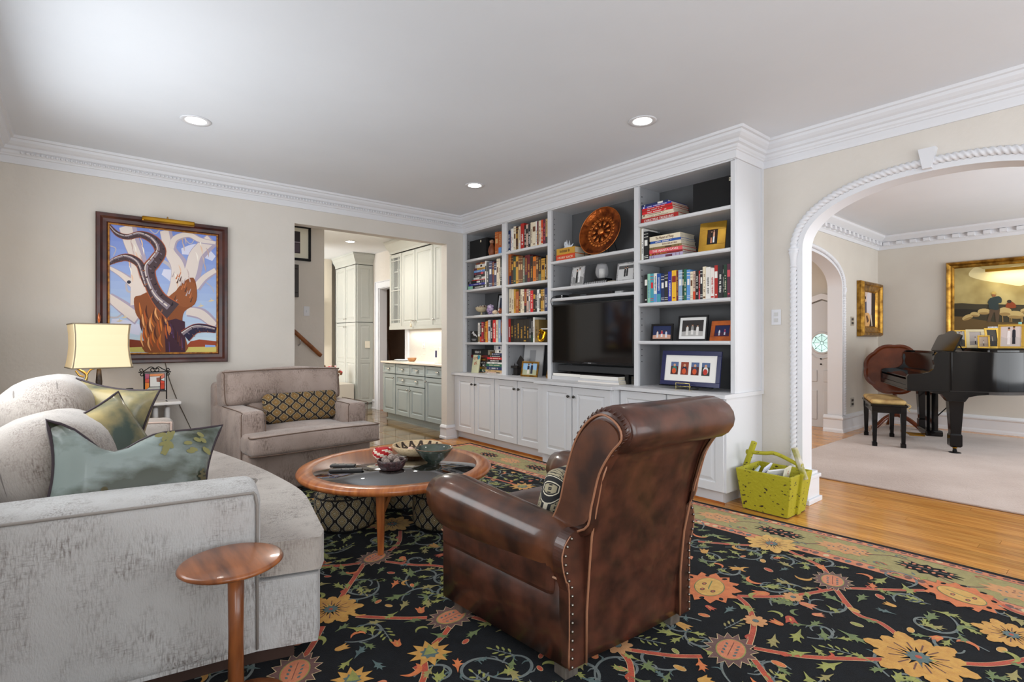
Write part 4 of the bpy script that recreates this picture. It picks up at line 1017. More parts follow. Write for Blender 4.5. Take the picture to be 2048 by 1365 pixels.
t = thing('remote_box', 'small silver receiver on the right just above the television', 'media box', (3.80, onX(1238, 0, 3.80)[1], 1.6033)); MB().box(-.04, -.08, 0, .06, .08, .03).build('case', flat((150, 150, 150)), t, bevel=.003); MB().box(-.041, -.06, .005, -.04, .02, .025).build('display', flat((206, 206, 206)), t)
t = thing('television_cable', 'thin black cable looping over the shelf end to the television', 'cable'); MB().tube(spline([(3.74, 3.66, 1.612), (3.655, 3.76, 1.62), (3.64, 3.80, 1.59), (3.65, 3.80, 1.54), (3.70, 3.79, 1.50)], 6), .0035, 6).build('cord', BLKP, t)
t = thing('television', 'wide black flat-screen television in the middle bay', 'television', (3.66, (2.803 + 3.80) / 2, .965))
MB().box(0, -.495, 0, .05, .495, .575).build('housing', BLKP, t, bevel=.005)
MB().box(-.002, -.478, .022, 0, .478, .560).build('screen', SCREEN, t)
MB().box(-.004, -.495, 0, 0, .495, .02).build('bottom_bezel', mat('gloss_bezel', (24, 24, 26), .12), t, bevel=.002)
MB().prism([(-.10, .004), (.10, .004), (.06, .016), (-.06, .016)], -.006, -.003, 'x').build('logo_bar', flat((58, 58, 60), .3), t)
MB().box(-.0062, -.02, .008, -.006, .02, .0125).build('logo', flat((190, 190, 190)), t)
MB().box(.05, -.12, .05, .2, .12, .3).build('mount', BLKP, t)
t = thing('soundbar', 'long dark grey soundbar under the television', 'soundbar', (3.69, 3.29, .8853)); MB().box(0, -.478, 0, .06, .465, .062).build('body', mat('soundbar_cloth', (52, 53, 55), .8, bump=.2, bs=300), t, bevel=.006)
MB().box(.01, -.4, -.085, .05, -.36, 0).build('support', BLKP, t); MB().box(.01, .30, -.085, .05, .34, 0).build('support', BLKP, t)
# right-hand bay frames
GF = mat('gold_card_frame', (176, 138, 48), .35, .6, c2=(140, 104, 30), vs=6)
frame_photo('wide gold framed photograph of two people on the second shelf, right-hand bay', (3.72, onX(1422, 0, 3.72)[1] - .0, 1.8603), 0, 0, .20, .245, .062, GF, ph_couple([(60, 40, 34), (30, 26, 28)], (30, 28, 30), (210, 140, 110), (226, 170, 140), (240, 240, 240)), radians(12), 14)
y_ = lambda px, x=3.71: onX(px, 0, x)[1]
frame_photo('small black framed photograph of a family on the lower right-hand shelf', (3.71, y_(1322), 1.1813), 0, 0, .21, .142, .018, mat('black_frame_gloss', (16, 16, 20), .2), ph_group([(40, 50, 90), (206, 160, 140), (226, 226, 232)], [(230, 220, 214), (190, 60, 70), (200, 214, 236)]), 0, 6)
frame_photo('large black framed black and white photograph on the lower right-hand shelf', (3.73, y_(1382, 3.73), 1.1813), 0, 0, .262, .205, .016, mat('black_frame_gloss', (16, 16, 20), .2), ph_group([(58, 54, 54), (180, 178, 176), (226, 224, 220)], [(220, 218, 214), (150, 148, 146), (232, 230, 226)], .13), 0, 9, flat((236, 236, 234)), .022)
frame_photo('orange wooden photograph frame at the right end of the lower shelf', (3.70, 2.04, 1.1813), 0, 0, .20, .155, .035, mat('orange_wood', (190, 96, 30), .35, c2=(150, 70, 20), vs=12), ph_group([(30, 36, 80), (60, 30, 60), (200, 200, 210)], [(226, 226, 236), (150, 40, 90)]), radians(-8), 12)
def ph4(d):
    d.rect(-.2, -.2, 1.2, 1.2, (240, 238, 234), 0)
    for i, (bgc, c) in enumerate((((84, 40, 40), (40, 130, 120)), ((130, 60, 44), (34, 44, 70)), ((90, 44, 40), (60, 70, 96)), ((56, 60, 60), (222, 222, 222)))):
        a0 = .02 + i * .255
        d.rect(a0, .05, a0 + .19, .92, bgc, 2); d.rect(a0, .62, a0 + .19, .92, (90, 110, 150) if i != 1 else (150, 70, 50), 3)
        d.ell(a0 + .095, .38, .062, .26, c, 4); d.ell(a0 + .095, .70, .03, .1, (206, 160, 130), 5); d.ell(a0 + .09, .30, .052, .2, (214, 90, 50) if i < 3 else (190, 60, 50), 6)
frame_photo('large navy framed set of four children photographs on the right-hand counter', (3.66, y_(1376, 3.66), .8303), 0, 0, .515, .275, .035, mat('navy_frame', (36, 40, 84), .25), ph4, 0, 9, flat((240, 238, 234)), .045)
t = thing('brass_easel', 'small brass display easel holding the navy four-photo frame', 'stand', (3.64, y_(1368, 3.64), .8003))
MB().tube([(-.02, -.06, .03), (-.02, -.06, .052), (-.02, .06, .052), (-.02, .06, .03)], .003, 6).tube([(-.02, -.06, .052), (-.02, -.06, .002), (.12, -.05, .002)], .003, 6).tube([(-.02, .06, .052), (-.02, .06, .002), (.12, .05, .002)], .003, 6).tube([(-.005, -.06, .026), (-.005, .06, .026)], .003, 6).build('wire', mat('pale_brass', (222, 206, 140), .25, 1.0), t)
MB().box(-.0, -.23, .022, .03, .23, .0285).build('ledge', BLACKM, t)
t = thing('dimmer_switch', 'white switch plate on the wall between bookcase and arch', 'switch', (XR, 1.80, 1.36))
MB().box(-.006, -.035, -.058, 0, .035, .058).build('plate', TRIM, t, bevel=.002); MB().box(-.010, -.014, .008, -.005, .014, .036).build('rocker', flat((205, 205, 203)), t); MB().box(-.010, -.014, -.036, -.005, .014, -.008).build('rocker', flat((205, 205, 203)), t)
t = thing('light_switch', 'cream plate on the splashback end by the cabinets', 'switch', (KX, 5.75, 1.13)); MB().box(-.006, -.035, -.058, 0, .035, .058).build('plate', TRIM, t)
# ------------------------------------------------------------------ lounge beyond the arch
LX, LY = 9.02, 2.53
mb = MB().box(XR2, LY, 0, 5.21, LY + .15, ZC).box(7.59, LY, 0, LX + .12, LY + .15, ZC)
A2 = []
for i in range(41):
    t_ = pi * i / 40; A2.append((6.40 + math.copysign(abs(cos(t_)) ** .9, cos(t_)) * 1.19, 1.86 + sin(t_) ** .9 * .385))
for i in range(40):
    (x0, z0), (x1, z1) = A2[i], A2[i + 1]
    mb.add([(x, y, z) for y in (LY, LY + .15) for (x, z) in ((x0, z0), (x1, z1), (x1, ZC), (x0, ZC))], [(0, 1, 2, 3), (4, 5, 6, 7), (0, 1, 5, 4)])
wall('wall_lounge_left', mb, WALLD)
wall('wall_lounge_right', MB().box(LX, YR - .1, 0, LX + .12, LY, ZC), WALLD)
wall('wall_lounge_rear', MB().box(XR2, YR - .12, 0, 4.7, YR, ZC).box(8.7, YR - .12, 0, LX + .1, YR, ZC).box(4.7, YR - .12, 0, 8.7, YR, .4).box(4.7, YR - .12, 2.4, 8.7, YR, ZC), WALLD)
win('window_3', 4.7, 8.7, .4, 2.4, YR - .06)
wall('wall_hall_door', MB().box(7.92, LY + .15, 0, 8.0, 5.3, ZC), WALLD)
wall('wall_hall_end', MB().box(4.1, 5.25, 0, 8.0, 5.33, ZC), WALLD)
t2 = struct(bpy.data.objects.new('trim_4', None)); C.objects.link(t2)
f2 = [(7.59, 0.0)] + A2[:] + [(5.21, 0.0)]
i2, o2 = offs(f2, -.004), offs(f2, .03)
mb = MB(); n = len(i2)
mb.add([(x, y, z) for y in (LY - .012, LY + .162) for x, z in i2], [(i, i + 1, n + i + 1, n + i) for i in range(n - 1)], 0, True)
mb.add([(x, LY - .012, z) for x, z in i2] + [(x, LY - .012, z) for x, z in o2], [(i, i + 1, n + i + 1, n + i) for i in range(n - 1)])
mb.build('arch_reveal', TRIM, t2)
rope(dense([(x, LY - .012, z) for x, z in offs(A2, .055)], .006), .024, 'rope_moulding', t2, turns=190, ev=(0, -1, 0))
rope(dense([(7.645, LY - .012, .22), (7.645, LY - .012, 1.75)], .006), .022, 'rope_column', t2, turns=190, ev=(0, -1, 0))
MB().lathe([(.022, 0), (.026, .05), (.036, .09), (.03, .10), (.036, .115), (.0001, .12)], 12, 0, T(7.645, LY - .012, 1.75)).build('capital', TRIM, t2)
BP2 = [(0, 0), (.04, 0), (.036, .03), (.026, .05), (.024, .16), (.036, .175), (.036, .19), (.012, .215), (0, .22)]
struct(MB().sweep([(7.575, LY + .2), (7.575, LY), (LX, LY), (LX, YR)], BP2, side=-1).build('baseboard_lounge', TRIM))
CL = [(0, 2.50), (.012, 2.50), (.018, 2.54), (.03, 2.55), (.03, 2.60), (.06, 2.605), (.10, 2.64), (.12, 2.66), (.125, 2.685), (.15, 2.6895), (0, 2.6895)]
cr2 = struct(MB().sweep([(XR2, LY), (LX, LY), (LX, YR)], CL, side=-1).build('trim_5', TRIM))
dm = MB().box(-.035, -.045, 0, .035, 0, .045)
k = 0
for i in range(24): 
    o = dm.build('dentil', TRIM, cr2, (LX - .03, LY - .12 - i * .155, 2.553), (0, 0, -pi / 2)) if i == 0 else copy_tree(o, cr2, (LX - .03, LY - .12 - i * .155, 2.553))
for i in range(30): copy_tree(o, cr2, (LX - .12 - i * .155, LY - .03, 2.553), 0)
# front door of the hall with its pointed pediment and leaded round window
dx = 7.90
t = struct(bpy.data.objects.new('door_2', None)); C.objects.link(t)
DW = mat('hall_door_paint', (206, 208, 212), .5)
yc = 2.862
def pent(hw, zs, za): return [(2.69, 0), (yc + hw, 0), (yc + hw, zs), (yc, za), (2.69, za - (za - zs) * (yc - 2.69) / hw)]
fixn(MB().prism(pent(.52, 1.56, 1.735), dx - .03, dx + .02, 'x').build('door_slab', DW, t))
mb = MB(); a_, b_ = pent(.52, 1.58, 1.755), pent(.60, 1.65, 1.83)
mb.add([(dx - .05, y, z) for y, z in a_] + [(dx - .05, y, z) for y, z in b_] + [(dx, y, z) for y, z in a_] + [(dx, y, z) for y, z in b_],
       [(i, i + 1, 6 + i, 5 + i) for i in (1, 2, 3)] + [(i, i + 1, 11 + i, 10 + i) for i in (1, 2, 3)] + [(5 + i, 6 + i, 16 + i, 15 + i) for i in (1, 2, 3)] + [(4, 0, 5, 9), (0, 4, 14, 10), (5, 9, 19, 15)])
mb.build('pointed_casing', TRIM, t)
wz = 1.153
rw = MB().lathe([(.125, 0), (.135, .012), (.15, .012), (.155, 0)], 40, 0, T(dx - .03, yc, wz) @ RY(-pi / 2)); rw.build('window_ring', DW, t)
MB().lathe([(.0001, .001), (.126, .001)], 40, 0, T(dx - .03, yc, wz) @ RY(-pi / 2)).build('pane', mat('leaded_glass_daylight', (210, 232, 226), .2, c2=(170, 206, 190), vs=12, emit=(206, 232, 224), es=1.0), t)
ld = MB()
for i in range(8):
    a = pi * i / 4; c_, s_ = cos(a), sin(a)
    ld.tube([(dx - .034, yc + .02 * c_, wz + .02 * s_), (dx - .034, yc + .122 * c_, wz + .122 * s_)], .0028, 5)
    p = []
    for j in range(5):
        b = a + pi / 4 * j / 4; r = .108 - .016 * sin(pi * j / 4); p.append((dx - .034, yc + r * cos(b), wz + r * sin(b)))
    ld.tube(p, .0022, 5); ld.sphere((dx - .035, yc + .112 * c_, wz + .112 * s_), .0065, 5)
ld.tube([(dx - .034, yc + .02 * cos(2 * pi * i / 12), wz + .02 * sin(2 * pi * i / 12)) for i in range(12)], .003, 5, closed=True)
ld.build('lead_lines', BLACKM, t)
def rail(z0, z1, y0, y1): return MB().box(dx - .042, y0, z0, dx - .03, y1, z1).build('door_panel', DW, t, bevel=.006)
rail(.62, .78, 2.70, yc - .02); rail(.62, .78, yc + .06, yc + .42); rail(.10, .50, 2.70, yc - .02); rail(.10, .50, yc + .06, yc + .42)
MB().tube([(dx - .033, yc + .2 * cos(pi + pi * i / 20), wz + .02 + .23 * sin(pi + pi * i / 20)) for i in range(21)], .009, 6).build('curved_moulding', DW, t)
for y in (.935, .862): MB().sphere((dx - .038, yc + .01, y), .011, 7).build('lock', BLACKM, t)
# lounge rug
t = thing('area_rug', 'plain pale pink-beige rug under the grand piano', 'rug')
MB().rbox((3.79, 4.1, .012), .006, mid=1).build('pile', mat('beige_rug_pile', (196, 178, 168), .95, c2=(170, 148, 136), vs=1.6, bump=.6, bs=90, sheen=.3, detail=6, contrast=(.3, .7)), t, (4.93 + 1.895, .28, .007))
# grand piano
t = thing('grand_piano', 'glossy black grand piano under the gilt-framed painting in the lounge', 'piano', (6.83, 1.65, .0), radians(25))
out = spline([(0, -.36), (0, -.60), (.03, -.85), (.20, -1.10), (.42, -1.28), (.60, -1.45), (.80, -1.60), (1.10, -1.66), (1.34, -1.56), (1.40, -1.40)], 6) + [(1.40, -.36)]
fixn(MB().prism(out, .665, 1.062, 'z', 0, None, True).build('case', PIANO, t))
fixn(MB().prism([(a * .97 + .02, b * .97 - .02) for a, b in out], .63, .665).build('underframe', mat('piano_under', (36, 28, 24), .5), t))
ch = [(0, .665), (0, .80), (-.012, .822), (-.05, .83), (-.14, .835), (-.19, .85), (-.225, .885), (-.235, .93), (-.225, .98), (-.235, 1.03), (-.26, 1.062), (-.36, 1.062), (-.36, .665)]
for x0, x1 in ((0, .055), (1.345, 1.40)): fixn(MB().prism([(b, z) for b, z in ch], x0, x1, 'x').build('cheek', PIANO, t, bevel=.006))
MB().box(.055, -.36, .665, 1.345, -.0, .705).box(0, -.36, .647, 1.40, 0, .665).build('keybed', PIANO, t, bevel=.004)
MB().box(.055, -.03, .705, 1.345, -.005, .765).build('keyslip', PIANO, t, bevel=.004)
fixn(MB().prism([(-.03, .775), (-.03, .79), (-.20, .825), (-.225, .85), (-.24, .85), (-.24, .775)], .058, 1.342, 'x').build('fallboard', PIANO, t, bevel=.004))
MB().box(.06, -.27, .85, 1.34, -.24, 1.02).build('name_board', PIANO, t)
MB().box(.06, -.36, 1.02, 1.34, -.23, 1.045).box(.06, -.36, .85, 1.34, -.34, 1.045).build('front_rail', PIANO, t)
lid = [(a + (-.012 if a < .1 else .012 if a > 1.3 else 0), b) for a, b in spline([(0, -.66), (.03, -.85), (.20, -1.10), (.42, -1.28), (.60, -1.45), (.80, -1.61), (1.10, -1.675), (1.34, -1.57), (1.40, -1.40)], 6) + [(1.40, -.66)]]
fixn(MB().prism(lid, 1.068, 1.086).build('lid', PIANO, t, bevel=.003))
MB().box(-.012, -.98, 1.088, 1.412, -.665, 1.104).build('folded_front_lid', PIANO, t, bevel=.003)
dk = spline([(.28, 0), (.28, .17), (.36, .20), (.48, .205), (.58, .235), (.70, .245), (.82, .235), (.92, .205), (1.04, .20), (1.12, .17), (1.12, 0)], 4)
fixn(MB().prism(dk, -.008, .008, 'y', 0, T(0, -.47, 1.068) @ RX(radians(22))).build('music_desk', PIANO, t))
MB().tube([(.55, -.55, 1.21), (.55, -.62, 1.07)], .006, 6).build('desk_prop', PIANO, t); MB().tube([(.85, -.55, 1.21), (.85, -.62, 1.07)], .006, 6).build('desk_prop', PIANO, t)
MB().box(.3, -.50, 1.046, 1.1, -.30, 1.067).build('desk_slide', PIANO, t)
def pleg(x, y):
    mb = MB(); z = [.055, .17, .19, .63]; hw = [.040, .052, .047, .070]
    vs = []
    for zz, q in zip((.075, .09, .20, .215, .56), (.040, .052, .052, .044, .062)): vs += [(x - q, y - q, zz), (x + q, y - q, zz), (x + q, y + q, zz), (x - q, y + q, zz)]
    mb.add(vs, [(4 * i + j, 4 * i + (j + 1) % 4, 4 * i + 4 + (j + 1) % 4, 4 * i + 4 + j) for i in range(4) for j in range(4)] + [(3, 2, 1, 0), (16, 17, 18, 19)])
    l = mb.build('leg', PIANO, t, bevel=.004)
    mb = MB().prism([(-.07, .55), (.07, .55), (.10, .60), (.17, .62), (.26, .632), (.26, .655), (-.20, .655), (-.20, .632), (-.12, .62)], -.055, .055, 'x', 0, T(x, y, 0) @ RZ(0) @ Matrix.Scale(-1, 4, (0, 1, 0)))
    fixn(mb.build('leg_block', PIANO, l))
    MB().lathe([(.014, .055), (.02, .06), (.02, .077)], 12, 0, T(x, y, 0)).build('ferrule', BRASS, l)
    MB().box(x - .018, y - .012, .02, x - .012, y + .012, .055).box(x + .012, y - .012, .02, x + .018, y + .012, .055).lathe([(.018, -.008), (.018, .008)], 14, 0, T(x, y, .032) @ RY(pi / 2)).build('caster', BLACKM, l)
    MB().lathe([(.055, .013), (.05, .020), (.03, .024), (.0001, .020)], 20, 0, T(x, y, 0)).build('caster_cup', BLKP, l)
    return l
pleg(.07, -.42); pleg(1.28, -.42)
MB().box(.56, -.40, .16, .62, -.34, .63).build('lyre_post', PIANO, t); MB().box(.76, -.40, .16, .82, -.34, .63).build('lyre_post', PIANO, t)
MB().box(.53, -.44, .10, .85, -.28, .165).build('lyre_box', PIANO, t, bevel=.012)
for x in (.60, .68, .76): MB().box(x - .012, -.29, .085, x + .012, -.14, .10).build('pedal', BRASS, t, bevel=.004)
MB().tube([(.66, -.40, .3), (.75, -.70, .62)], .007, 6).build('lyre_brace', PIANO, t)
# photographs on the piano
def onl(px, x): return onX(px, 0, x)[1]
GOLDB = mat('bright_gilt', (226, 186, 88), .25, .9)
pz = 1.1045
specs = [('narrow gilt framed photograph, nearest the music desk on the piano', 1922, 7.62, .10, .205, .014, GOLDB, 40, 14, ph_couple([(190, 190, 186), (90, 84, 76)], (60, 56, 54), (70, 66, 62), (210, 206, 198), (60, 60, 60))),
         ('pale gilt framed photograph second along the piano lid', 1952, 7.70, .16, .215, .03, mat('pale_gilt', (226, 214, 176), .35, .5), 40, 16, ph_group([(206, 196, 190), (180, 170, 166)], [(226, 220, 214)])),
         ('small gilt framed photograph in front of the pale frame on the piano', 1968, 7.46, .10, .14, .015, GOLDB, 36, 12, ph_group([(206, 186, 166), (190, 170, 150)], [(236, 226, 220)])),
         ('tall silver framed photograph leaning in the middle of the piano lid', 2000, 7.86, .17, .25, .012, SILV, 42, 18, ph_group([(196, 190, 184), (170, 160, 150)], [(226, 222, 214)])),
         ('gilt framed photograph between the silver frame and the wedding photograph', 1988, 7.60, .12, .23, .02, GOLDB, 46, 20, ph_group([(70, 66, 60), (50, 46, 40)], [(150, 140, 120)])),
         ('gilt framed wedding portrait of a kissing couple on the piano', 2021, 7.34, .20, .25, .022, GOLDB, 20, 10, ph_couple([(214, 200, 196), (200, 188, 184)], (240, 232, 230), (236, 226, 224), (40, 38, 46), (40, 38, 44)))]
for lab, px, x, w_, h_, fw, fm, rz, ln, ph in specs:
    frame_photo(lab, (x, onl(px, x), pz if x > 7.3 else pz), 0, 0, w_, h_, fw, fm, ph, radians(rz - 20), ln, flat((60, 50, 44)))
t = thing('silver_cylinder', 'tall white and green enamel frame edge beside the wedding portrait on the piano', 'ornament', (7.40, onl(2040, 7.40), pz)); MB().box(-.01, -.012, 0, .01, .012, .27).build('panel', mat('pearl', (228, 236, 236), .2, c2=(120, 190, 180), vs=14), t, bevel=.003)
# bench
t = thing('piano_bench', 'black wooden piano bench with a gold tied cushion', 'bench', (7.245, 1.977, 0), radians(22.5))
for sx in (-1, 1):
    for sy in (-1, 1):
        x, y = sx * .375, sy * .13; mb = MB(); vs = []
        for zz, q in ((.013, .018), (.016, .024), (.055, .024), (.06, .018), (.40, .027), (.455, .027)): vs += [(x - q, y - q, zz), (x + q, y - q, zz), (x + q, y + q, zz), (x - q, y + q, zz)]
        mb.add(vs, [(4 * i + j, 4 * i + (j + 1) % 4, 4 * i + 4 + (j + 1) % 4, 4 * i + 4 + j) for i in range(5) for j in range(4)] + [(3, 2, 1, 0), (20, 21, 22, 23)])
        mb.build('leg', PIANO, t)
MB().box(-.37, -.15, .385, .37, -.13, .455).box(-.37, .13, .385, .37, .15, .455).box(-.395, -.13, .385, -.375, .13, .455).box(.375, -.13, .385, .395, .13, .455).build('apron', PIANO, t)
MB().box(-.41, -.17, .455, .41, .17, .478).build('seat_board', PIANO, t, bevel=.006)
c = MB().rbox((.78, .32, .05), .024, (0, 0, .018)).build('seat_cushion', mat('gold_toile', (206, 176, 116), .7, c2=(150, 118, 72), vs=7), None, (7.245, 1.977, .503), (0, 0, radians(22.5))); tag(c, 'thin gold printed cushion tied on the piano bench', 'cushion')
MB().tube(spline([(-.38, -.15, -.005), (-.42, -.19, -.03), (-.43, -.16, -.06), (-.40, -.185, -.09)], 5), .004, 6).build('tie', mat('gold_tie', (196, 168, 110), .7), c)
MB().tube(spline([(-.38, -.15, -.005), (-.36, -.20, -.03), (-.33, -.19, -.07)], 5), .004, 6).build('tie', mat('gold_tie', (196, 168, 110), .7), c)
# tilt-top table behind the piano
t = thing('tilt_top_table', 'round brown pie-crust table tilted upright in the lounge corner', 'table', (8.45, 2.19, 0))
MH = mat('mahogany', (128, 62, 32), .25, c2=(96, 42, 20), vs=5, coat=.4)
n = 64; pr = []
mb = MB(); M = T(0, 0, .80) @ RZ(radians(8)) @ RY(radians(-80))
rim = [(.33 + .018 * abs(sin(8 * pi * i / n)) * 1.0) for i in range(n)]
vs = []
for rr, zz in ((0, .0), (.86, .0), (.92, .012), (1, .014), (1, -.01), (0, -.01)):
    for i in range(n): vs.append((rim[i] * rr * cos(2 * pi * i / n), rim[i] * rr * sin(2 * pi * i / n), zz))
mb.add(vs, [(j * n + i, j * n + (i + 1) % n, (j + 1) * n + (i + 1) % n, (j + 1) * n + i) for j in range(5) for i in range(n)], 0, False, M); mb.build('round_top', MH, t)
MB().lathe([(.03, .16), (.05, .2), (.028, .3), (.022, .6), (.04, .68), (.02, .76)], 14, 0, T(.05, 0, 0)).build('pedestal', MH, t)
for k in range(3):
    a = 2 * pi * k / 3 + 2.6
    MB().tube(spline([(.05, 0, .2), (.05 + .15 * cos(a), .15 * sin(a), .14), (.05 + .28 * cos(a), .28 * sin(a), .035), (.05 + .34 * cos(a), .34 * sin(a), .02)], 5), [.028] * 11 + [.022] * 5, 8).build('leg', MH, t)
# the two lounge pictures
t = thing('framed_painting', 'large gilt-framed pastoral painting of a shepherd and sheep above the piano', 'painting')
y0, y1, z0, z1 = -.15, 1.743, 1.096, 2.228; fw = .085
mb = MB()
pf = [(0, 0), (-.03, 0), (-.055, .012), (-.05, .03), (-.03, .05), (-.035, .07), (-.015, .085), (0, .085)]
def fr3(mb, x, y0, y1, z0, z1, pf):
    """moulded picture frame on a wall of constant x; pf = (depth, inset)"""
    vs = []
    for (yy, zz, sy, sz) in ((y0, z0, 1, 1), (y1, z0, -1, 1), (y1, z1, -1, -1), (y0, z1, 1, -1)):
        for d, i in pf: vs.append((x + d, yy + sy * i, zz + sz * i))
    q = len(pf)
    mb.add(vs, [(c * q + j, c * q + j + 1, ((c + 1) % 4) * q + j + 1, ((c + 1) % 4) * q + j) for c in range(4) for j in range(q - 1)])
fr3(mb, LX - .003, y0, y1, z0, z1, pf); fixn(mb.build('frame', GOLD, t))
MB().box(LX - .012, y0 + fw, z0 + fw, LX - .004, y1 - fw, z1 - fw).build('canvas', mat('old_sky_canvas', (196, 178, 118), .5, c2=(152, 132, 78), vs=3, detail=3), t)
def wp(a, b, h): p = onX(1860 + a / 6.2, 480 + b / 6.2, LX - .0125); return (LX - .0125 - h, p[1], p[2])
d = Deco(wp, .0008)
d.poly([(292, 790), (400, 785), (560, 798), (700, 800), (850, 800), (1166, 806), (1500, 815), (1900, 830), (1900, 1200), (1900, 1330), (292, 1330)], (66, 60, 44))
d.poly([(292, 950), (400, 945), (560, 985), (800, 1020), (1166, 1035), (1900, 1060), (1900, 1330), (292, 1330)], (104, 82, 48), 2, 0)
d.poly([(292, 860), (450, 858), (600, 870), (600, 960), (420, 955), (292, 950)], (44, 40, 30), 2)
d.poly([(560, 340), (700, 370), (900, 350), (1166, 330), (1166, 560), (900, 540), (640, 500), (480, 440)], (226, 212, 160), 1, 4)
W_ = (196, 170, 112); W2 = (160, 130, 80)
for a, b, ra, rb_, r_ in ((470, 960, 75, 32, -.35), (560, 925, 60, 30, .1), (670, 890, 80, 38, 0), (930, 890, 85, 55, 0), (1060, 930, 110, 50, .05), (1180, 880, 60, 30, 0), (1320, 930, 100, 50, 0), (1520, 940, 100, 48, 0)): 
    d.ell(a, b, ra, rb_, W_, 3, r_); d.ell(a, b + rb_ * .6, ra * .8, rb_ * .4, W2, 4, r_)
for a in (900, 990, 1010, 1130, 1145): d.rib([(a, 940), (a + 4, 1020)], 12, W2, 4)
d.poly([(740, 860), (870, 860), (850, 1025), (815, 1025), (805, 900), (790, 900), (745, 1022), (705, 1018), (735, 930)], (92, 74, 56), 5)
d.poly([(760, 720), (850, 700), (890, 730), (885, 780), (850, 790), (845, 870), (735, 850), (728, 800), (715, 780), (735, 740)], (50, 62, 62), 6, 3)
d.ell(793, 685, 26, 22, (150, 96, 60), 6); d.ell(793, 668, 42, 10, (186, 158, 84), 7, .12); d.ell(795, 655, 24, 14, (196, 168, 92), 7)
d.poly([(960, 780), (1010, 765), (1060, 800), (1060, 845), (940, 840)], (140, 66, 34), 5, 3); d.ell(985, 765, 28, 20, (60, 46, 36), 6)
d.build('painted_scene', t)
mb = MB().box(LX - .15, .25, 2.055, LX - .10, 1.33, 2.09).tube([(LX - .12, .8, 2.09), (LX - .10, .8, 2.22), (LX - .03, .8, 2.24)], .006, 6)
tg = mb.build('picture_light', BRASS); tag(tg, 'long brass picture light over the pastoral painting', 'picture light')
area('picture_lamp_lounge', (LX - .125, .79, 2.05), (0, radians(-25), 0), .03, 1.0, 3.2, (1, .9, .66))
t = thing('framed_picture', 'deep gilt-framed figure picture on the lounge wall by the hall arch', 'painting')
mb = MB(); pf2 = [(0, 0), (-.05, 0), (-.085, .02), (-.085, .045), (-.06, .06), (-.045, .12), (-.02, .14), (0, .14)]
fr3(mb, 0, 8.14, 8.955, 1.245, 2.0, pf2)
mb.v = [(y, LY - .003 + x, z) for x, y, z in mb.v]; fixn(mb.build('frame', GOLD, t))
def wq(a, b, h): p = onY(1640 + a / 8.53, 560 + b / 8.53, LY - .02); return (p[0], LY - .02 - h, p[2])
MB().box(8.26, LY - .02, 1.36, 8.84, LY - .004, 1.90).build('canvas', mat('dark_backing', (56, 42, 34), .8), t)
d = Deco(wq, .001)
d.poly([(712, 168), (878, 195), (875, 590), (830, 830), (710, 825)], (214, 190, 176), 1)
d.poly([(735, 400), (790, 370), (792, 560), (765, 590), (715, 550)], (84, 82, 96), 2); d.ell(768, 350, 20, 20, (226, 190, 160), 3); d.rect(755, 285, 780, 330, (30, 30, 34), 3)
d.poly([(800, 250), (860, 250), (866, 580), (800, 560)], (214, 206, 210), 2, 3); d.poly([(715, 600), (830, 570), (850, 700), (820, 825), (715, 820)], (220, 170, 110), 2, 3); d.rib([(865, 600), (880, 790)], 14, (230, 214, 190), 4); d.poly([(780, 620), (800, 600), (830, 700), (800, 740)], (96, 66, 44), 3)
d.build('painted_figures', t)
for nm, py, lab in (('thermostat', 643, 'grey double switch plate on the lounge wall beside the hall arch'), ('wall_outlet', 805, 'dark outlet plate low on the lounge wall beside the hall arch')):
    p = onY(1704, py, LY); t = thing(nm, lab, 'switch' if py < 700 else 'outlet', (p[0], LY, p[2]))
    MB().box(-.06, -.006, -.06, .06, 0, .06).build('plate', mat('steel_plate', (176, 172, 164), .4, .3), t)
    for k in (-.04, .012): MB().box(-.03, -.01, k, .03, -.005, k + .03).build('socket', flat((60, 56, 54)), t)
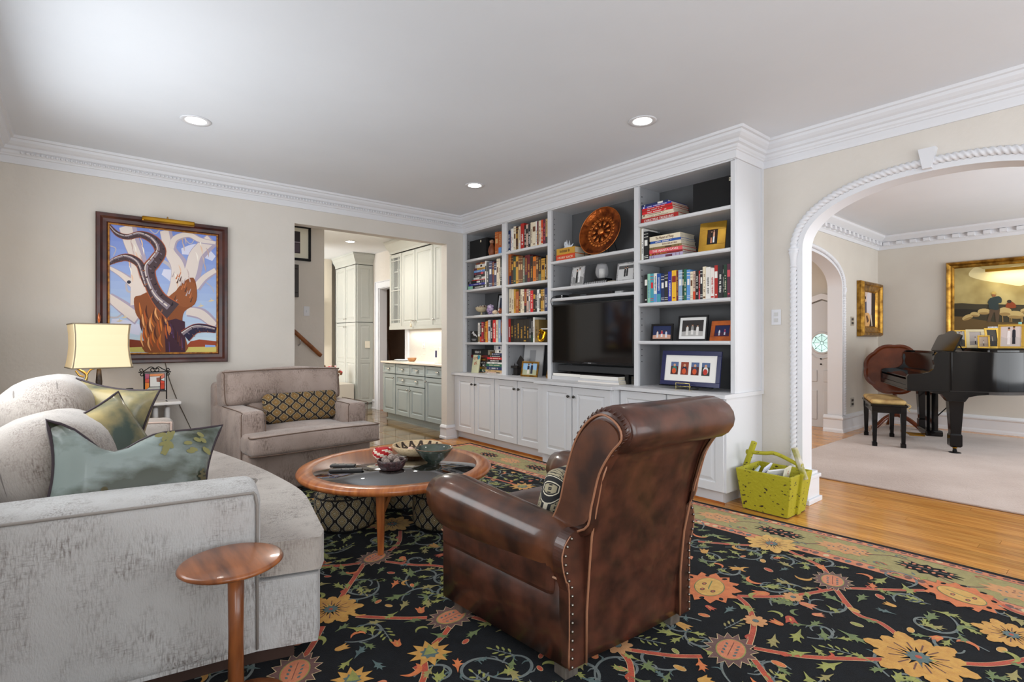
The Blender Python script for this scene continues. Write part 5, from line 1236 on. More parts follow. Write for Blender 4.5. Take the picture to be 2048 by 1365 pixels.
# ------------------------------------------------------------------ node-built fabrics
def chenille(name, c1, c2, c3):
    m = bpy.data.materials.new(name); m.use_nodes = True; nt = m.node_tree; N = nt.nodes; L = nt.links; b = N['Principled BSDF']
    b.inputs['Roughness'].default_value = .9; b.inputs['Sheen Weight'].default_value = .35; b.inputs['Sheen Roughness'].default_value = .4
    tc = N.new('ShaderNodeTexCoord')
    def noise(sc, st, det=4):
        mp = N.new('ShaderNodeMapping'); mp.inputs['Scale'].default_value = st; L.new(tc.outputs['Object'], mp.inputs[0])
        n = N.new('ShaderNodeTexNoise'); n.inputs['Scale'].default_value = sc; n.inputs['Detail'].default_value = det; L.new(mp.outputs[0], n.inputs[0]); return n.outputs[0]
    def rng(s, a, b_, c=0, d=1):
        r = N.new('ShaderNodeMapRange'); r.inputs[1].default_value = a; r.inputs[2].default_value = b_; r.inputs[3].default_value = c; r.inputs[4].default_value = d; L.new(s, r.inputs[0]); return r.outputs[0]
    def mul(a, b_):
        q = N.new('ShaderNodeMath'); q.operation = 'MULTIPLY'; L.new(a, q.inputs[0]); L.new(b_, q.inputs[1]); return q.outputs[0]
    def mix(f, a, b_):
        x = N.new('ShaderNodeMix'); x.data_type = 'RGBA'; L.new(f, x.inputs[0])
        for i, v in ((6, a), (7, b_)):
            if isinstance(v, tuple): x.inputs[i].default_value = (*lin(v), 1)
            else: L.new(v, x.inputs[i])
        return x.outputs[2]
    big = rng(noise(7, (1, 1, .8), 5), .40, .66)
    fl1 = rng(noise(210, (1, 1, .16), 3), .44, .72); fl2 = rng(noise(150, (.3, .3, 1.6), 3), .50, .74)
    c = mix(rng(noise(2.2, (1, 1, 1), 2), .35, .65), c1, c2)
    c = mix(mul(big, fl1), c, c3); c = mix(mul(mul(big, fl2), rng(noise(9, (1, 1, 1)), .4, .6, .2, .9)), c, c3)
    L.new(c, b.inputs['Base Color'])
    bp = N.new('ShaderNodeBump'); bp.inputs['Strength'].default_value = .55; bp.inputs['Distance'].default_value = .004
    L.new(noise(230, (1, 1, .4), 2), bp.inputs['Height']); L.new(bp.outputs[0], b.inputs['Normal'])
    return m
SOFA = chenille('pale_grey_chenille', (200, 199, 198), (184, 182, 180), (112, 102, 96))
CLUB = chenille('taupe_chenille', (172, 154, 144), (150, 132, 122), (82, 64, 54))
SOFB = chenille('warm_grey_chenille', (190, 182, 174), (168, 158, 150), (102, 88, 80))
def kilim(name, mode, w_, h_, pal, off=(0, 0)):
    """woven lattice of hexagonal medallions; w_, h_ are the size of one medallion in metres"""
    m = bpy.data.materials.new(name); m.use_nodes = True; nt = m.node_tree; N = nt.nodes; L = nt.links; b = N['Principled BSDF']; b.inputs['Roughness'].default_value = .9
    tc = N.new('ShaderNodeTexCoord'); sp = N.new('ShaderNodeSeparateXYZ'); L.new(tc.outputs['Object'], sp.inputs[0])
    def M_(op, a, b_=None, c=None):
        q = N.new('ShaderNodeMath'); q.operation = op
        for i, v in enumerate((a, b_, c)):
            if v is None: continue
            if isinstance(v, (int, float)): q.inputs[i].default_value = v
            else: L.new(v, q.inputs[i])
        return q.outputs[0]
    X_, Y_, Z_ = sp.outputs
    if mode == 'drum': u = M_('MULTIPLY', M_('ARCTAN2', Y_, X_), .19 / w_); v = M_('DIVIDE', Z_, h_)
    elif mode == 'xy': u = M_('DIVIDE', X_, w_); v = M_('DIVIDE', Y_, h_)
    else: u = M_('DIVIDE', X_, w_); v = M_('DIVIDE', Z_, h_)
    u = M_('ADD', u, 50 + off[0]); v = M_('ADD', v, 50 + off[1])
    def cell(du):
        a = M_('ABSOLUTE', M_('SUBTRACT', M_('FRACT', M_('ADD', u, du)), .5)); c = M_('ABSOLUTE', M_('SUBTRACT', M_('FRACT', M_('ADD', v, du)), .5))
        return M_('MAXIMUM', M_('ADD', M_('MULTIPLY', a, 1.0), c), M_('MULTIPLY', a, 1.28)), a, c
    d1, a1, c1 = cell(0); d2, a2, c2 = cell(.5)
    D = M_('MINIMUM', d1, d2)
    s1 = M_('LESS_THAN', d1, d2)
    a = M_('ADD', M_('MULTIPLY', a1, s1), M_('MULTIPLY', a2, M_('SUBTRACT', 1, s1))); c = M_('ADD', M_('MULTIPLY', c1, s1), M_('MULTIPLY', c2, M_('SUBTRACT', 1, s1)))
    dots = M_('MULTIPLY', M_('GREATER_THAN', M_('SINE', M_('MULTIPLY', a, 75)), .35), M_('GREATER_THAN', M_('SINE', M_('MULTIPLY', c, 75)), .2))
    rp = N.new('ShaderNodeValToRGB'); rp.color_ramp.interpolation = 'CONSTANT'
    K, G_, W_ = pal
    st = [(0, W_), (.05, K), (.085, G_), (.17, K), (.195, G_), (.335, K), (.375, W_), (.41, K)]
    e = rp.color_ramp.elements
    e[0].position = 0; e[0].color = (*lin(st[0][1]), 1); e[1].position = st[1][0]; e[1].color = (*lin(st[1][1]), 1)
    for p, cc in st[2:]: q = e.new(p); q.color = (*lin(cc), 1)
    L.new(D, rp.inputs[0])
    ins = M_('MULTIPLY', M_('MULTIPLY', M_('GREATER_THAN', D, .2), M_('LESS_THAN', D, .325)), dots)
    mx = N.new('ShaderNodeMix'); mx.data_type = 'RGBA'; L.new(ins, mx.inputs[0]); L.new(rp.outputs[0], mx.inputs[6]); mx.inputs[7].default_value = (*lin(K), 1)
    L.new(mx.outputs[2], b.inputs['Base Color'])
    n = N.new('ShaderNodeTexNoise'); n.inputs['Scale'].default_value = 400; L.new(tc.outputs['Object'], n.inputs[0]); bp = N.new('ShaderNodeBump'); bp.inputs['Strength'].default_value = .3; bp.inputs['Distance'].default_value = .002
    L.new(n.outputs[0], bp.inputs['Height']); L.new(bp.outputs[0], b.inputs['Normal'])
    return m
KP = ((36, 30, 28), (170, 150, 112), (210, 202, 178))
KS = kilim('kilim_drum', 'drum', .085, .095, KP); KT = kilim('kilim_top', 'xy', .085, .095, KP)
KC = kilim('kilim_gold_cushion', 'xz', .105, .085, ((36, 28, 24), (146, 112, 62), (188, 172, 138)), (.2, .3))
KL = kilim('kilim_grey_cushion', 'xz', .10, .15, ((44, 44, 46), (176, 166, 138), (226, 218, 196)), (.3, .1))
LEA = mat('brown_leather', (86, 49, 36), .34, c2=(44, 26, 20), vs=11, bump=.22, bs=9, coat=.3, detail=12, contrast=(.34, .68))
LEAT = mat('worn_tan_leather', (98, 58, 38), .30, c2=(50, 30, 23), vs=7, bump=.10, bs=14, coat=.4, detail=8)
PIPE = mat('leather_piping', (150, 104, 78), .45)
FOOTW = mat('grey_weathered_foot', (104, 96, 88), .7, c2=(70, 62, 56), vs=30, vstretch=(1, 1, .2))
TEAK = mat('teak_wood', (190, 116, 62), .3, c2=(152, 82, 42), vs=5, vstretch=(1, 8, 1), coat=.3)
WALN = mat('walnut_wood', (168, 100, 56), .3, c2=(98, 54, 30), vs=3.2, vstretch=(7, 1, 1), coat=.3, detail=6)

def piping(name, pts, r, m, parent, closed=False):
    return MB().tube(pts, r, 6, closed=closed).build(name, m, parent)

# ------------------------------------------------------------------ leather armchair
t = thing('leather_armchair', 'worn brown leather club armchair with rolled arms, seen from behind on the rug', 'armchair', (1.61, 1.24, 0), radians(-3))
for lx, ly in ((-.29, .05), (.29, .05), (-.35, .64), (.35, .64)): MB().box(lx - .03, ly - .03, 0.013, lx + .03, ly + .03, .085).build('foot', FOOTW, t, bevel=.003)
def side_x(ly, s): return s * (.335 + .1176 * ly)
mb = MB(); vs = []
for z in (.07, .345):
    vs += [(-.31, .02, z), (.31, .02, z), (side_x(.70, 1) - .02, .70, z), (side_x(.70, -1) + .02, .70, z)]
mb.add(vs, [(3, 2, 1, 0), (4, 5, 6, 7), (0, 1, 5, 4), (1, 2, 6, 5), (2, 3, 7, 6), (3, 0, 4, 7)]); mb.build('base', LEA, t, bevel=.012)
def roundbox_profile():
    pass
for s in (-1, 1):
    # side panel below the arm roll
    mb = MB(); vs = []; n = 8
    for i in range(n + 1):
        ly = i / n * .70; x = side_x(ly, s); b_ = .012 * sin(pi * i / n) * s
        vs += [(x - s * .10, ly, .07), (x, ly, .07), (x + b_, ly, .21), (x, ly, .36), (x - s * .1, ly, .36)]
    fs = [(5 * i + j, 5 * i + j + 1, 5 * i + j + 6, 5 * i + j + 5) for i in range(n) for j in range(4)] + [(0, 1, 2, 3, 4), tuple(5 * n + j for j in range(5))]
    mb.add(vs, fs, 0, True); fixn(mb.build('side_panel', LEA, t))
    # rolled arm: loft of rounded sections
    mb = MB(); vs = []; K_ = 13; Q = 18
    for i in range(K_):
        f = i / (K_ - 1); ly = .0 + f * (.790 if s < 0 else .845)
        cx_ = s * (.278 + .098 * f); cz = .440 + .045 * f; rr = .090 + .020 * f
        e = 1.0
        if i == 0: e = .80
        if i == K_ - 1: e = .70
        if i == K_ - 2: e = .93
        for j in range(Q):
            a = 2 * pi * j / Q
            u, v = cos(a), sin(a)
            vv = v * rr * (1.12 if v > 0 else 1.25) * e
            uu = u * rr * (1.0 if v > 0 else .92) * e
            vs.append((cx_ + s * uu, ly + (.0 if i else .012) + (.012 if i == K_ - 1 else 0), cz + vv))
    mb.add(vs, [(i * Q + j, i * Q + (j + 1) % Q, (i + 1) * Q + (j + 1) % Q, (i + 1) * Q + j) for i in range(K_ - 1) for j in range(Q)] + [tuple(range(Q)), tuple((K_ - 1) * Q + j for j in range(Q))], 0, True)
    fixn(mb.build('arm', LEAT, t))
    # inner arm wall
    mb = MB(); vs = []
    for ly in (.05, .70): vs += [(s * (.25 + .05 * ly), ly, .30), (s * (.36 + .1 * ly), ly, .30), (s * (.36 + .1 * ly), ly, .50), (s * (.255 + .05 * ly), ly, .50)]
    mb.add(vs, [(0, 1, 2, 3), (4, 5, 6, 7), (0, 1, 5, 4), (1, 2, 6, 5), (2, 3, 7, 6), (3, 0, 4, 7)]); fixn(mb.build('inner_arm', LEA, t, bevel=.02))
    # rear end panel of the arm with nail heads
    pr = [(s * .262, .07), (s * .338, .07), (s * .340, .335), (s * .352, .37), (s * .366, .41), (s * .370, .455), (s * .360, .495), (s * .335, .525), (s * .300, .535), (s * .262, .52)]
    pr = [pr[0], pr[1]] + spline(pr[2:-1], 4) + [pr[-1]]
    fixn(MB().prism(pr, -.016, .03, 'y').build('arm_end_panel', LEA, t, bevel=.010, seg=3))
    path = spline([(s * .336, -.014, .08), (s * .336, -.014, .335), (s * .350, -.014, .375), (s * .362, -.014, .415), (s * .367, -.014, .455), (s * .356, -.014, .494), (s * .330, -.014, .522)], 5)
    piping('piping', path, .0035, PIPE, t)
    dd = 0; nh = MB()
    for p, q in zip(path, path[1:]):
        seg = (Vector(q) - Vector(p)).length; 
        while dd < seg: 
            c_ = Vector(p).lerp(Vector(q), dd / seg); nh.sphere((c_.x - s * .010, c_.y - .006, c_.z), .0055, 5); dd += .030
        dd -= seg
    nh.build('nail_heads', mat('pewter_nail', (150, 144, 136), .3, 1.0), t)['kind'] = 'stuff'
    piping('arm_seam', [(s * (.338 + .1176 * ly + .004), ly, .366 - .01 * ly) for ly in [i * .07 for i in range(11)]], .0045, mat('light_seam', (176, 136, 110), .5), t)
# back: profile in (y, z)
prof = spline([(.06, .07), (.18, .42), (.105, .60), (.065, .72), (.005, .85), (-.055, .922), (-.13, .962), (-.205, .945), (-.240, .90), (-.225, .855), (-.180, .825), (-.135, .80), (-.10, .72), (-.062, .58), (-.035, .42), (-.012, .25), (0, .07)], 4)
def backw(z): return .266 + .012 * min(1, max(0, (z - .55) / .35))
mb = MB(); vs = []; n = len(prof); cols = 9
for k in range(cols):
    f = -1 + 2 * k / (cols - 1)
    for y, z in prof:
        sag = -.010 * (1 - f * f) * (1 if y < .03 and z < .8 else 0)
        vs.append((f * backw(z), y + sag, z))
mb.add(vs, [(k * n + j, k * n + (j + 1) % n, (k + 1) * n + (j + 1) % n, (k + 1) * n + j) for k in range(cols - 1) for j in range(n)], 0, True)
for k in (0, cols - 1):
    tri = tessellate_polygon([[Vector((y, z, 0)) for y, z in prof]]); mb.add([vs[k * n + j] for j in range(n)], [tuple(q) for q in tri], 0)
fixn(mb.build('back', LEA, t))
# top roll bulging past the back on both sides
mb = MB(); vs = []; Q = 18; ks = [(-.284, .50), (-.280, .78), (-.270, .94), (-.255, 1.0), (-.15, 1.0), (0, .99), (.15, 1.0), (.265, 1.0), (.278, .95), (.287, .80), (.290, .55)]
for x, e in ks:
    for j in range(Q):
        a = 2 * pi * j / Q; vs.append((x, -.155 + cos(a) * .100 * e, .892 + sin(a) * .080 * e))
mb.add(vs, [(i * Q + j, i * Q + (j + 1) % Q, (i + 1) * Q + (j + 1) % Q, (i + 1) * Q + j) for i in range(len(ks) - 1) for j in range(Q)] + [tuple(range(Q)), tuple((len(ks) - 1) * Q + j for j in range(Q))], 0, True)
fixn(mb.build('head_roll', LEA, t))
for s in (-1, 1):
    # cushion flank: puffed border round the boot-shaped side panel
    outer_ = spline([(.155, .46), (.098, .59), (.062, .71), (.008, .845), (-.06, .930), (-.14, .968), (-.215, .940), (-.235, .89), (-.185, .835), (-.125, .745), (-.085, .62), (-.045, .52)], 4, True)
    mb = MB(); n = len(outer_); cy0 = sum(p[0] for p in outer_) / n; cz0 = sum(p[1] for p in outer_) / n; vs = []
    ring_ = [(1.0, .258), (.99, .280), (.93, .292), (.80, .293)]
    for q, x in ring_:
        for y, z in outer_: vs.append((s * x, cy0 + (y - cy0) * q, cz0 + (z - cz0) * q))
    mb.add(vs, [(i * n + j, i * n + (j + 1) % n, (i + 1) * n + (j + 1) % n, (i + 1) * n + j) for i in range(3) for j in range(n)], 0, True)
    fixn(mb.build('back_flank', LEA, t))
    ins = [(cy0 + (y - cy0) * .80, cz0 + (z - cz0) * .80) for y, z in outer_]
    fixn(MB().prism([(y, z) for y, z in ins], s * .270, s * .299, 'x').build('boot_panel', LEAT, t, bevel=.004))
    piping('boot_piping', [(s * .297, cy0 + (y - cy0) * .86, cz0 + (z - cz0) * .88) for y, z in outer_], .004, PIPE, t, True)
    gt = MB()
    for i in range(22):
        y, z = outer_[int(12 + i) % n]; q0, q1 = .94, 1.0
        gt.tube([(s * .294, cy0 + (y - cy0) * q0, cz0 + (z - cz0) * q0), (s * .286, cy0 + (y - cy0) * q1, cz0 + (z - cz0) * q1)], [.0032, .0012], 5)
    gt.build('gathers', LEA, t)['kind'] = 'stuff'
    piping('back_piping', [(s * q_, y, z) for q_, y, z in ((.262, -.022, .075), (.262, -.024, .25), (.264, -.040, .42), (.272, -.058, .52), (.274, -.072, .58), (.280, -.110, .72), (.284, -.142, .79))], .0045, PIPE, t)
piping('roll_seam', [(-.29, -.165, .823), (0, -.170, .818), (.29, -.165, .823)], .003, PIPE, t)
MB().rbox((.52, .58, .15), .05, (0, 0, .02), M=T(0, .43, .385)).build('seat_cushion', LEA, t)
for f in (-.12, .02, .14): MB().tube(spline([(f - .1, .35, .475), (f, .42 + f, .482), (f + .12, .5, .476)], 5), .006, 6).build('crease', LEA, t)
c = MB().rbox((.32, .10, .26), .045, (0, .03, 0), M=RX(radians(18))).build('kilim_cushion', KL, None, (1.575, 1.53, .545), (0, 0, radians(8))); tag(c, 'black and cream ikat cushion tucked in the leather armchair', 'cushion')

# ------------------------------------------------------------------ taupe club chair
t = thing('club_chair', 'wide taupe chenille club chair with patterned lumbar cushion by the back wall', 'armchair', (.945, 4.19, 0), radians(4))
MB().rbox((1.0, .92, .31), .03, M=T(.515, .48, .185)).build('base', CLUB, t)
MB().box(.1, .1, .013, .93, .76, .05).build('plinth', flat((50, 40, 34)), t)
for x in (.09, .94): MB().rbox((.18, .84, .60), .035, (.004, .0, .006), M=T(x, .54, .345)).build('arm', CLUB, t)
MB().rbox((1.02, .20, .80), .05, M=T(.515, .90, .43)).build('back_frame', CLUB, t)
def tshape(o, nm):
    x, y, z = o
    if y > -.18 and abs(x) > .335: y = y if y < -.19 else -.19 + (y + .19) * .05
    return [x, y, z]
mb = MB().rbox((1.03, .30, .145), .035, (0, .012, .012), M=T(.515, .035, .41)).rbox((.665, .64, .145), .03, (0, 0, .022), M=T(.515, .42, .41))
mb.build('seat_cushion', CLUB, t)
SEAM = mat('dark_piping_taupe', (104, 84, 72), .8)
piping('front_piping', spline([(.01, -.03, .477), (.02, -.11, .478), (.25, -.124, .484), (.515, -.128, .488), (.78, -.124, .484), (1.01, -.11, .478), (1.02, -.03, .477)], 6), .005, SEAM, t)
piping('front_piping', spline([(.01, -.03, .345), (.02, -.11, .345), (.25, -.122, .342), (.78, -.122, .342), (1.01, -.11, .345), (1.02, -.03, .345)], 6), .005, SEAM, t)
for x in (.0, .18, .85, 1.03):
    xx = x + (.003 if x in (.0, .85) else -.003)
    piping('arm_piping', spline([(xx, .118, .06), (xx, .117, .50), (xx, .117, .615), (xx, .13, .644), (xx, .60, .648)], 5), .0035, SEAM, t)
def creased(o, nrm):
    x, y, z = o; y += .012 * math.exp(-((x + .02) / .03) ** 2) * (1 if y < 0 else 0); z += .008 * sin(x * 9 + 1) * (z > 0)
    return [x, y, z]
MB().rbox((1.0, .22, .30), .05, (.0, .03, .01), fn=creased, mid=14, M=T(.50, .68, .785) @ RX(radians(-8))).build('back_cushion', CLUB, t)
MB().rbox((.66, .20, .22), .04, (0, .02, 0), M=T(.515, .655, .57) @ RX(radians(-8))).build('back_cushion_lower', CLUB, t)
bp = lambda x, z: (x, .568 + (.785 - z) * -.14 - .01, z)
piping('back_piping', spline([bp(.03, .66), bp(.01, .70), bp(.01, .90), bp(.04, .925), bp(.5, .935), bp(.945, .925), bp(.972, .90), bp(.972, .70), bp(.95, .665), bp(.86, .655)], 5), .0045, SEAM, t)
c = MB().rbox((.62, .11, .25), .04, (0, .03, 0), M=RX(radians(-14))).build('lumbar_cushion', KC, None, (1.49, 4.66, .615), (0, 0, radians(4))); tag(c, 'gold and black patterned lumbar cushion on the taupe club chair', 'cushion')

# ------------------------------------------------------------------ sofa
t = thing('sofa', 'large pale grey chenille sofa with a bowed front along the left side', 'sofa')
OUT = [(-.38, 2.16), (.49, 2.012), (.680, 1.945), (.715, 2.02)] + spline([(.755, 2.25), (.81, 2.60), (.80, 3.0), (.76, 3.40), (.68, 3.90), (.59, 4.36)], 4) + [(.57, 4.50), (-.40, 4.64)]
fixn(MB().prism(OUT, .08, .325).build('seat_base', SOFA, t, bevel=.012))
IN_ = [(-.30, 2.38), (.50, 2.25), (.50, 2.018), (.695, 1.955), (.73, 2.02)] + spline([(.775, 2.25), (.835, 2.60), (.825, 3.0), (.785, 3.40), (.705, 3.90), (.615, 4.34)], 4) + [(.55, 4.36), (-.30, 4.40)]
fixn(MB().prism(IN_, .335, .455).build('seat_cushion', SOFB, t, bevel=.045, seg=4))
fixn(MB().prism([(-.32, 2.2), (.40, 2.09), (.62, 2.02), (.74, 2.6), (.70, 3.4), (.52, 4.4), (-.32, 4.55)], .013, .08).build('plinth', mat('dark_brown_plinth', (64, 44, 36), .6), t))
MB().rbox((.95, .26, .585), .05, (.0, .008, .01), mid=10, M=T(.055, 2.208, .367) @ RZ(radians(-9.4))).build('arm', SOFA, t)
MB().rbox((.93, .24, .54), .05, (.0, .008, .01), mid=8, M=T(.075, 4.56, .35) @ RZ(radians(-7))).build('arm', SOFB, t)
SP = mat('grey_piping', (150, 144, 138), .8)
ap = lambda f, dz=0: (.488 - .9866 * f * .90, 2.010 + .1633 * f * .90, .6445 + dz)
piping('arm_piping', [(.490, 2.008, .09), (.490, 2.008, .60), (.484, 2.010, .636)] + [ap(i / 10 + .01) for i in range(11)], .005, SP, t)
piping('arm_piping', spline([(.530, 2.246, .46), (.530, 2.246, .60), (.518, 2.250, .640), (.2, 2.302, .650)], 5), .005, SP, t)
piping('cushion_piping', [(x - .012, y + (.012 if y < 2.0 else 0), .444) for x, y in IN_[5:-2]], .005, SP, t)
piping('arm_piping', spline([(.510, 4.394, .10), (.510, 4.394, .56), (.49, 4.40, .605), (.3, 4.425, .612)], 5), .006, mat('pink_beige_piping', (216, 190, 176), .8), t)
MB().rbox((.18, 2.2, .74), .06, M=T(-.35, 3.42, .46)).build('back_frame', SOFA, t)
PC = mat('cushion_seam', (134, 126, 120), .8)
def back_cushion(loc, size, rz, ry, nm='back_cushion'):
    o = MB().rbox(size, .11, (.05, .03, .03), mid=8).build(nm, SOFB, t, loc, (0, ry, rz))
    sx, sy, sz = (v / 2 for v in size)
    for s_ in (-1, 1):
        a = sx * .42 * s_
        pts = [(a, y_, z_) for y_, z_ in ((-sy * 1.015, -sz * .75), (-sy * 1.05, -sz * .3), (-sy * 1.06, sz * .2), (-sy * 1.02, sz * .6), (-sy * .85, sz * .95), (-sy * .5, sz * 1.045), (0, sz * 1.06), (sy * .5, sz * 1.045), (sy * .85, sz * .95))]
        MB().tube(spline(pts, 5), .0042, 6).build('boxing_seam', PC, o)
    return o
back_cushion((-.08, 2.80, .655), (.34, .60, .42), radians(-6), radians(-14))
back_cushion((-.08, 3.38, .725), (.34, .68, .52), radians(-2), radians(-12))
back_cushion((-.10, 4.05, .68), (.30, .60, .44), 0, radians(-12))
def pillow(name, lab, loc, rot, w_, h_, th, m, pm, n=14, pinch=.10, chop=0.0):
    """square-cornered scatter cushion lying in its local x-z plane"""
    mb = MB()
    def P(u, v, s):
        k = (1 - u ** 4) * (1 - v ** 4); edge = 1 - pinch * (1 - abs(u) ** 2) * abs(v) ** 3 * 1.0; edge2 = 1 - pinch * (1 - abs(v) ** 2) * abs(u) ** 3
        return (u * w_ / 2 * edge2, s * th / 2 * (max(0, k) ** .6), v * h_ / 2 * edge - chop * math.exp(-((u + .3) / .32) ** 2) * max(0, v) ** 1.5)
    for s in (-1, 1):
        vs = [P(-1 + 2 * i / n, -1 + 2 * j / n, s) for j in range(n + 1) for i in range(n + 1)]
        mb.add(vs, [(j * (n + 1) + i, j * (n + 1) + i + 1, (j + 1) * (n + 1) + i + 1, (j + 1) * (n + 1) + i) for i in range(n) for j in range(n)], 0, True)
    o = fixn(mb.build(name, m, None, loc, rot)); tag(o, lab, 'cushion')
    B = [P(-1 + 2 * i / n, -1, 0) for i in range(n)] + [P(1, -1 + 2 * i / n, 0) for i in range(n)] + [P(1 - 2 * i / n, 1, 0) for i in range(n)] + [P(-1, 1 - 2 * i / n, 0) for i in range(n)]
    MB().tube(B, .006, 6, closed=True).build('piping', pm, o)
    return o
SAT = mat('green_grey_satin', (140, 152, 148), .26, c2=(58, 62, 44), vs=3.4, detail=7, contrast=(.45, .60), vstretch=(1, 1, 1.9), coat=.15)
SAT2 = mat('olive_gold_satin', (176, 158, 108), .32, c2=(70, 84, 76), vs=4.5, detail=7, contrast=(.42, .6), coat=.15)
DKP = mat('plum_piping', (56, 44, 50), .6)
p1 = pillow('scatter_cushion', 'long green-grey satin scenic cushion leaning on the near sofa arm', (.165, 2.41, .655), (radians(-16), radians(8), radians(2)), .56, .44, .17, SAT, DKP, pinch=.16, chop=.085)
d = Deco(lambda a, b, h: (a, -.17 / 2 * (max(0, (1 - (a / .28) ** 4) * (1 - (b / .23) ** 4)) ** .6) - .0012 - h, b), .0008)
TR_ = (92, 84, 58)
for cx_, cz, s in ((-.10, -.095, 1.0), (-.155, -.12, .7), (-.045, -.12, .7), (.205, .0, .5)):
    for k in range(5): d.ell(cx_ + (-1) ** k * .012 * s * (1 - k / 6), cz + .016 * k * s, .024 * s * (1 - k / 7), .011 * s, TR_, 1, 0, 8)
    d.rect(cx_ - .002, cz - .02, cx_ + .002, cz, TR_)
for k in range(22): d.ell(.11 + .12 * cos(k * 2.1) * (.3 + .03 * k), .135 + .035 * sin(k * 1.7), .016, .008, (136, 132, 84), 1, k, 7)
d.build('woven_scene', p1, 'stuff')
pillow('scatter_cushion', 'olive gold and green satin cushion standing behind the long scenic cushion', (.10, 3.16, .77), (radians(-14), radians(8), radians(-38)), .40, .42, .16, SAT2, DKP, pinch=.12)
pillow('scatter_cushion', 'dark green satin cushion with a plum edge between back cushion and gold cushion', (.10, 2.86, .72), (radians(-20), radians(-20), radians(40)), .36, .38, .14, SAT2, DKP)

# ------------------------------------------------------------------ walnut drinks table
t = thing('drinks_table', 'small round walnut side table standing against the near sofa arm', 'side table', (.375, 1.842, 0))
MB().lathe([(.0001, .470), (.12, .470), (.140, .474), (.150, .482), (.146, .489), (.138, .492), (.0001, .492)], 48).build('table_top', WALN, t)
MB().lathe([(.024, .02), (.022, .25), (.024, .471)], 20, 0, T(.012, 0, 0)).build('stem', WALN, t)
MB().lathe([(.12, .014), (.125, .02), (.118, .030), (.0001, .032)], 40, 0, T(.045, -.01, 0)).build('base', WALN, t)

# ------------------------------------------------------------------ coffee table
CT = (1.524, 2.965); TH = .422
t = thing('coffee_table', 'round teak coffee table with smoked glass inset in the middle of the rug', 'coffee table', (*CT, 0), radians(230))
MB().lathe([(.488, TH - .008), (.498, TH), (.555, TH), (.575, TH - .006), (.583, TH - .020), (.572, TH - .038), (.545, TH - .046), (.490, TH - .046), (.488, TH - .008)], 96).build('rim', TEAK, t)
MB().lathe([(.0001, TH - .012), (.492, TH - .012), (.492, TH - .004), (.0001, TH - .004)], 80).build('glass_top', mat('smoked_glass', (26, 24, 20), .02, coat=1.0, ior=2.5), t)
for k in range(3):
    a = 2 * pi * k / 3
    M = RZ(a)
    mb = MB(); vs = []
    for z, w_, d_, x in ((.013, .030, .026, .40), (.20, .040, .034, .405), (TH - .045, .052, .036, .41)):
        vs += [(x - d_, -w_ / 2, z), (x, -w_ / 2, z), (x, w_ / 2, z), (x - d_, w_ / 2, z)]
    mb.add(vs, [(4 * i + j, 4 * i + (j + 1) % 4, 4 * i + 4 + (j + 1) % 4, 4 * i + 4 + j) for i in range(2) for j in range(4)] + [(3, 2, 1, 0), (8, 9, 10, 11)], 0, False, M)
    l = mb.build('leg', TEAK, t, bevel=.006)
    mb = MB(); fixn(mb.prism([(.385, .22), (.385, .27), (.02, TH - .055), (-.06, TH - .055), (-.06, TH - .085), (0, TH - .085)], -.014, .014, 'y', 0, M).build('strut', TEAK, l, bevel=.004))
# three drum stools
def drum(x, y, rz, lab):
    t = thing('drum_stool', lab, 'stool', (x, y, 0), radians(rz), 'patterned drum stools under the coffee table')
    MB().lathe([(.170, .013), (.170, .035)], 40).build('base_ring', flat((22, 20, 22)), t)
    MB().lathe([(.178, .030), (.187, .045), (.190, .12), (.189, .205), (.184, .216)], 48).build('side', KS, t)
    MB().lathe([(.183, .2165), (.170, .232), (.12, .246), (.06, .252), (.0001, .254)], 48).build('top', KT, t)
    MB().tube([(.186 * cos(2 * pi * i / 48), .186 * sin(2 * pi * i / 48), .217) for i in range(48)], .005, 6, closed=True).build('piping', flat((40, 34, 30)), t)
drum(1.315, 3.256, 10, 'patterned drum stool left of the front table leg')
drum(1.78, 3.43, 50, 'patterned drum stool standing farthest back beneath the coffee table')
drum(1.80, 2.88, 95, 'patterned drum stool partly behind the leather armchair arm')
# things on the coffee table
def ctp(px, py): p = onZ(px, py, TH); return p[0], p[1]
gz = TH - .004
x, y = ctp(835, 908)
t = thing('coiled_basket', 'wide cream basket with black zigzag at the back of the coffee table', 'basket', (x, y, gz + .0005))
def bprof(r, h, wl, k=9):
    o_ = [(r * .45 + r * .55 * sin(i / k * pi / 2), h * (i / k) ** 1.6) for i in range(k + 1)]
    return o_ + [(r - wl, h)] + [(max(.0001, a - wl), b + wl) for a, b in o_[::-1][1:]] + [(.0001, wl)]
STR = mat('straw_coil', (226, 204, 168), .85, c2=(198, 170, 130), vs=60, vstretch=(1, 1, 6), bump=.5, bs=120, bstretch=(1, 1, 4))
MB().lathe([(.0001, 0)] + bprof(.165, .068, .008), 56).build('coil_body', STR, t)
zg = MB(); n = 14; vs = []; fs = []
for band, (r0, r1, th_) in enumerate(((.155, .108, .15), (.130, .09, .15))):
    for i in range(n):
        a0, a1, a2 = 2 * pi * i / n, 2 * pi * (i + .5) / n, 2 * pi * (i + 1) / n
        zz = lambda r: .068 * (max(0, (r + .008 - .074) / .091)) ** 1.0 * .9 + .012
        for (aa, ra, ab, rb_) in ((a0, r0, a1, r1), (a1, r1, a2, r0)):
            o = len(vs); d_ = .055
            for q in range(5):
                f = q / 4; a = aa + (ab - aa) * f; r = ra + (rb_ - ra) * f
                for da in (-d_, d_): vs.append((r * cos(a + da), r * sin(a + da), 0))
            fs += [(o + 2 * q, o + 2 * q + 1, o + 2 * q + 3, o + 2 * q + 2) for q in range(4)]
import bisect
pp = sorted([(a, b) for a, b in bprof(.165, .068, .008)[11:]], key=lambda q: q[0])
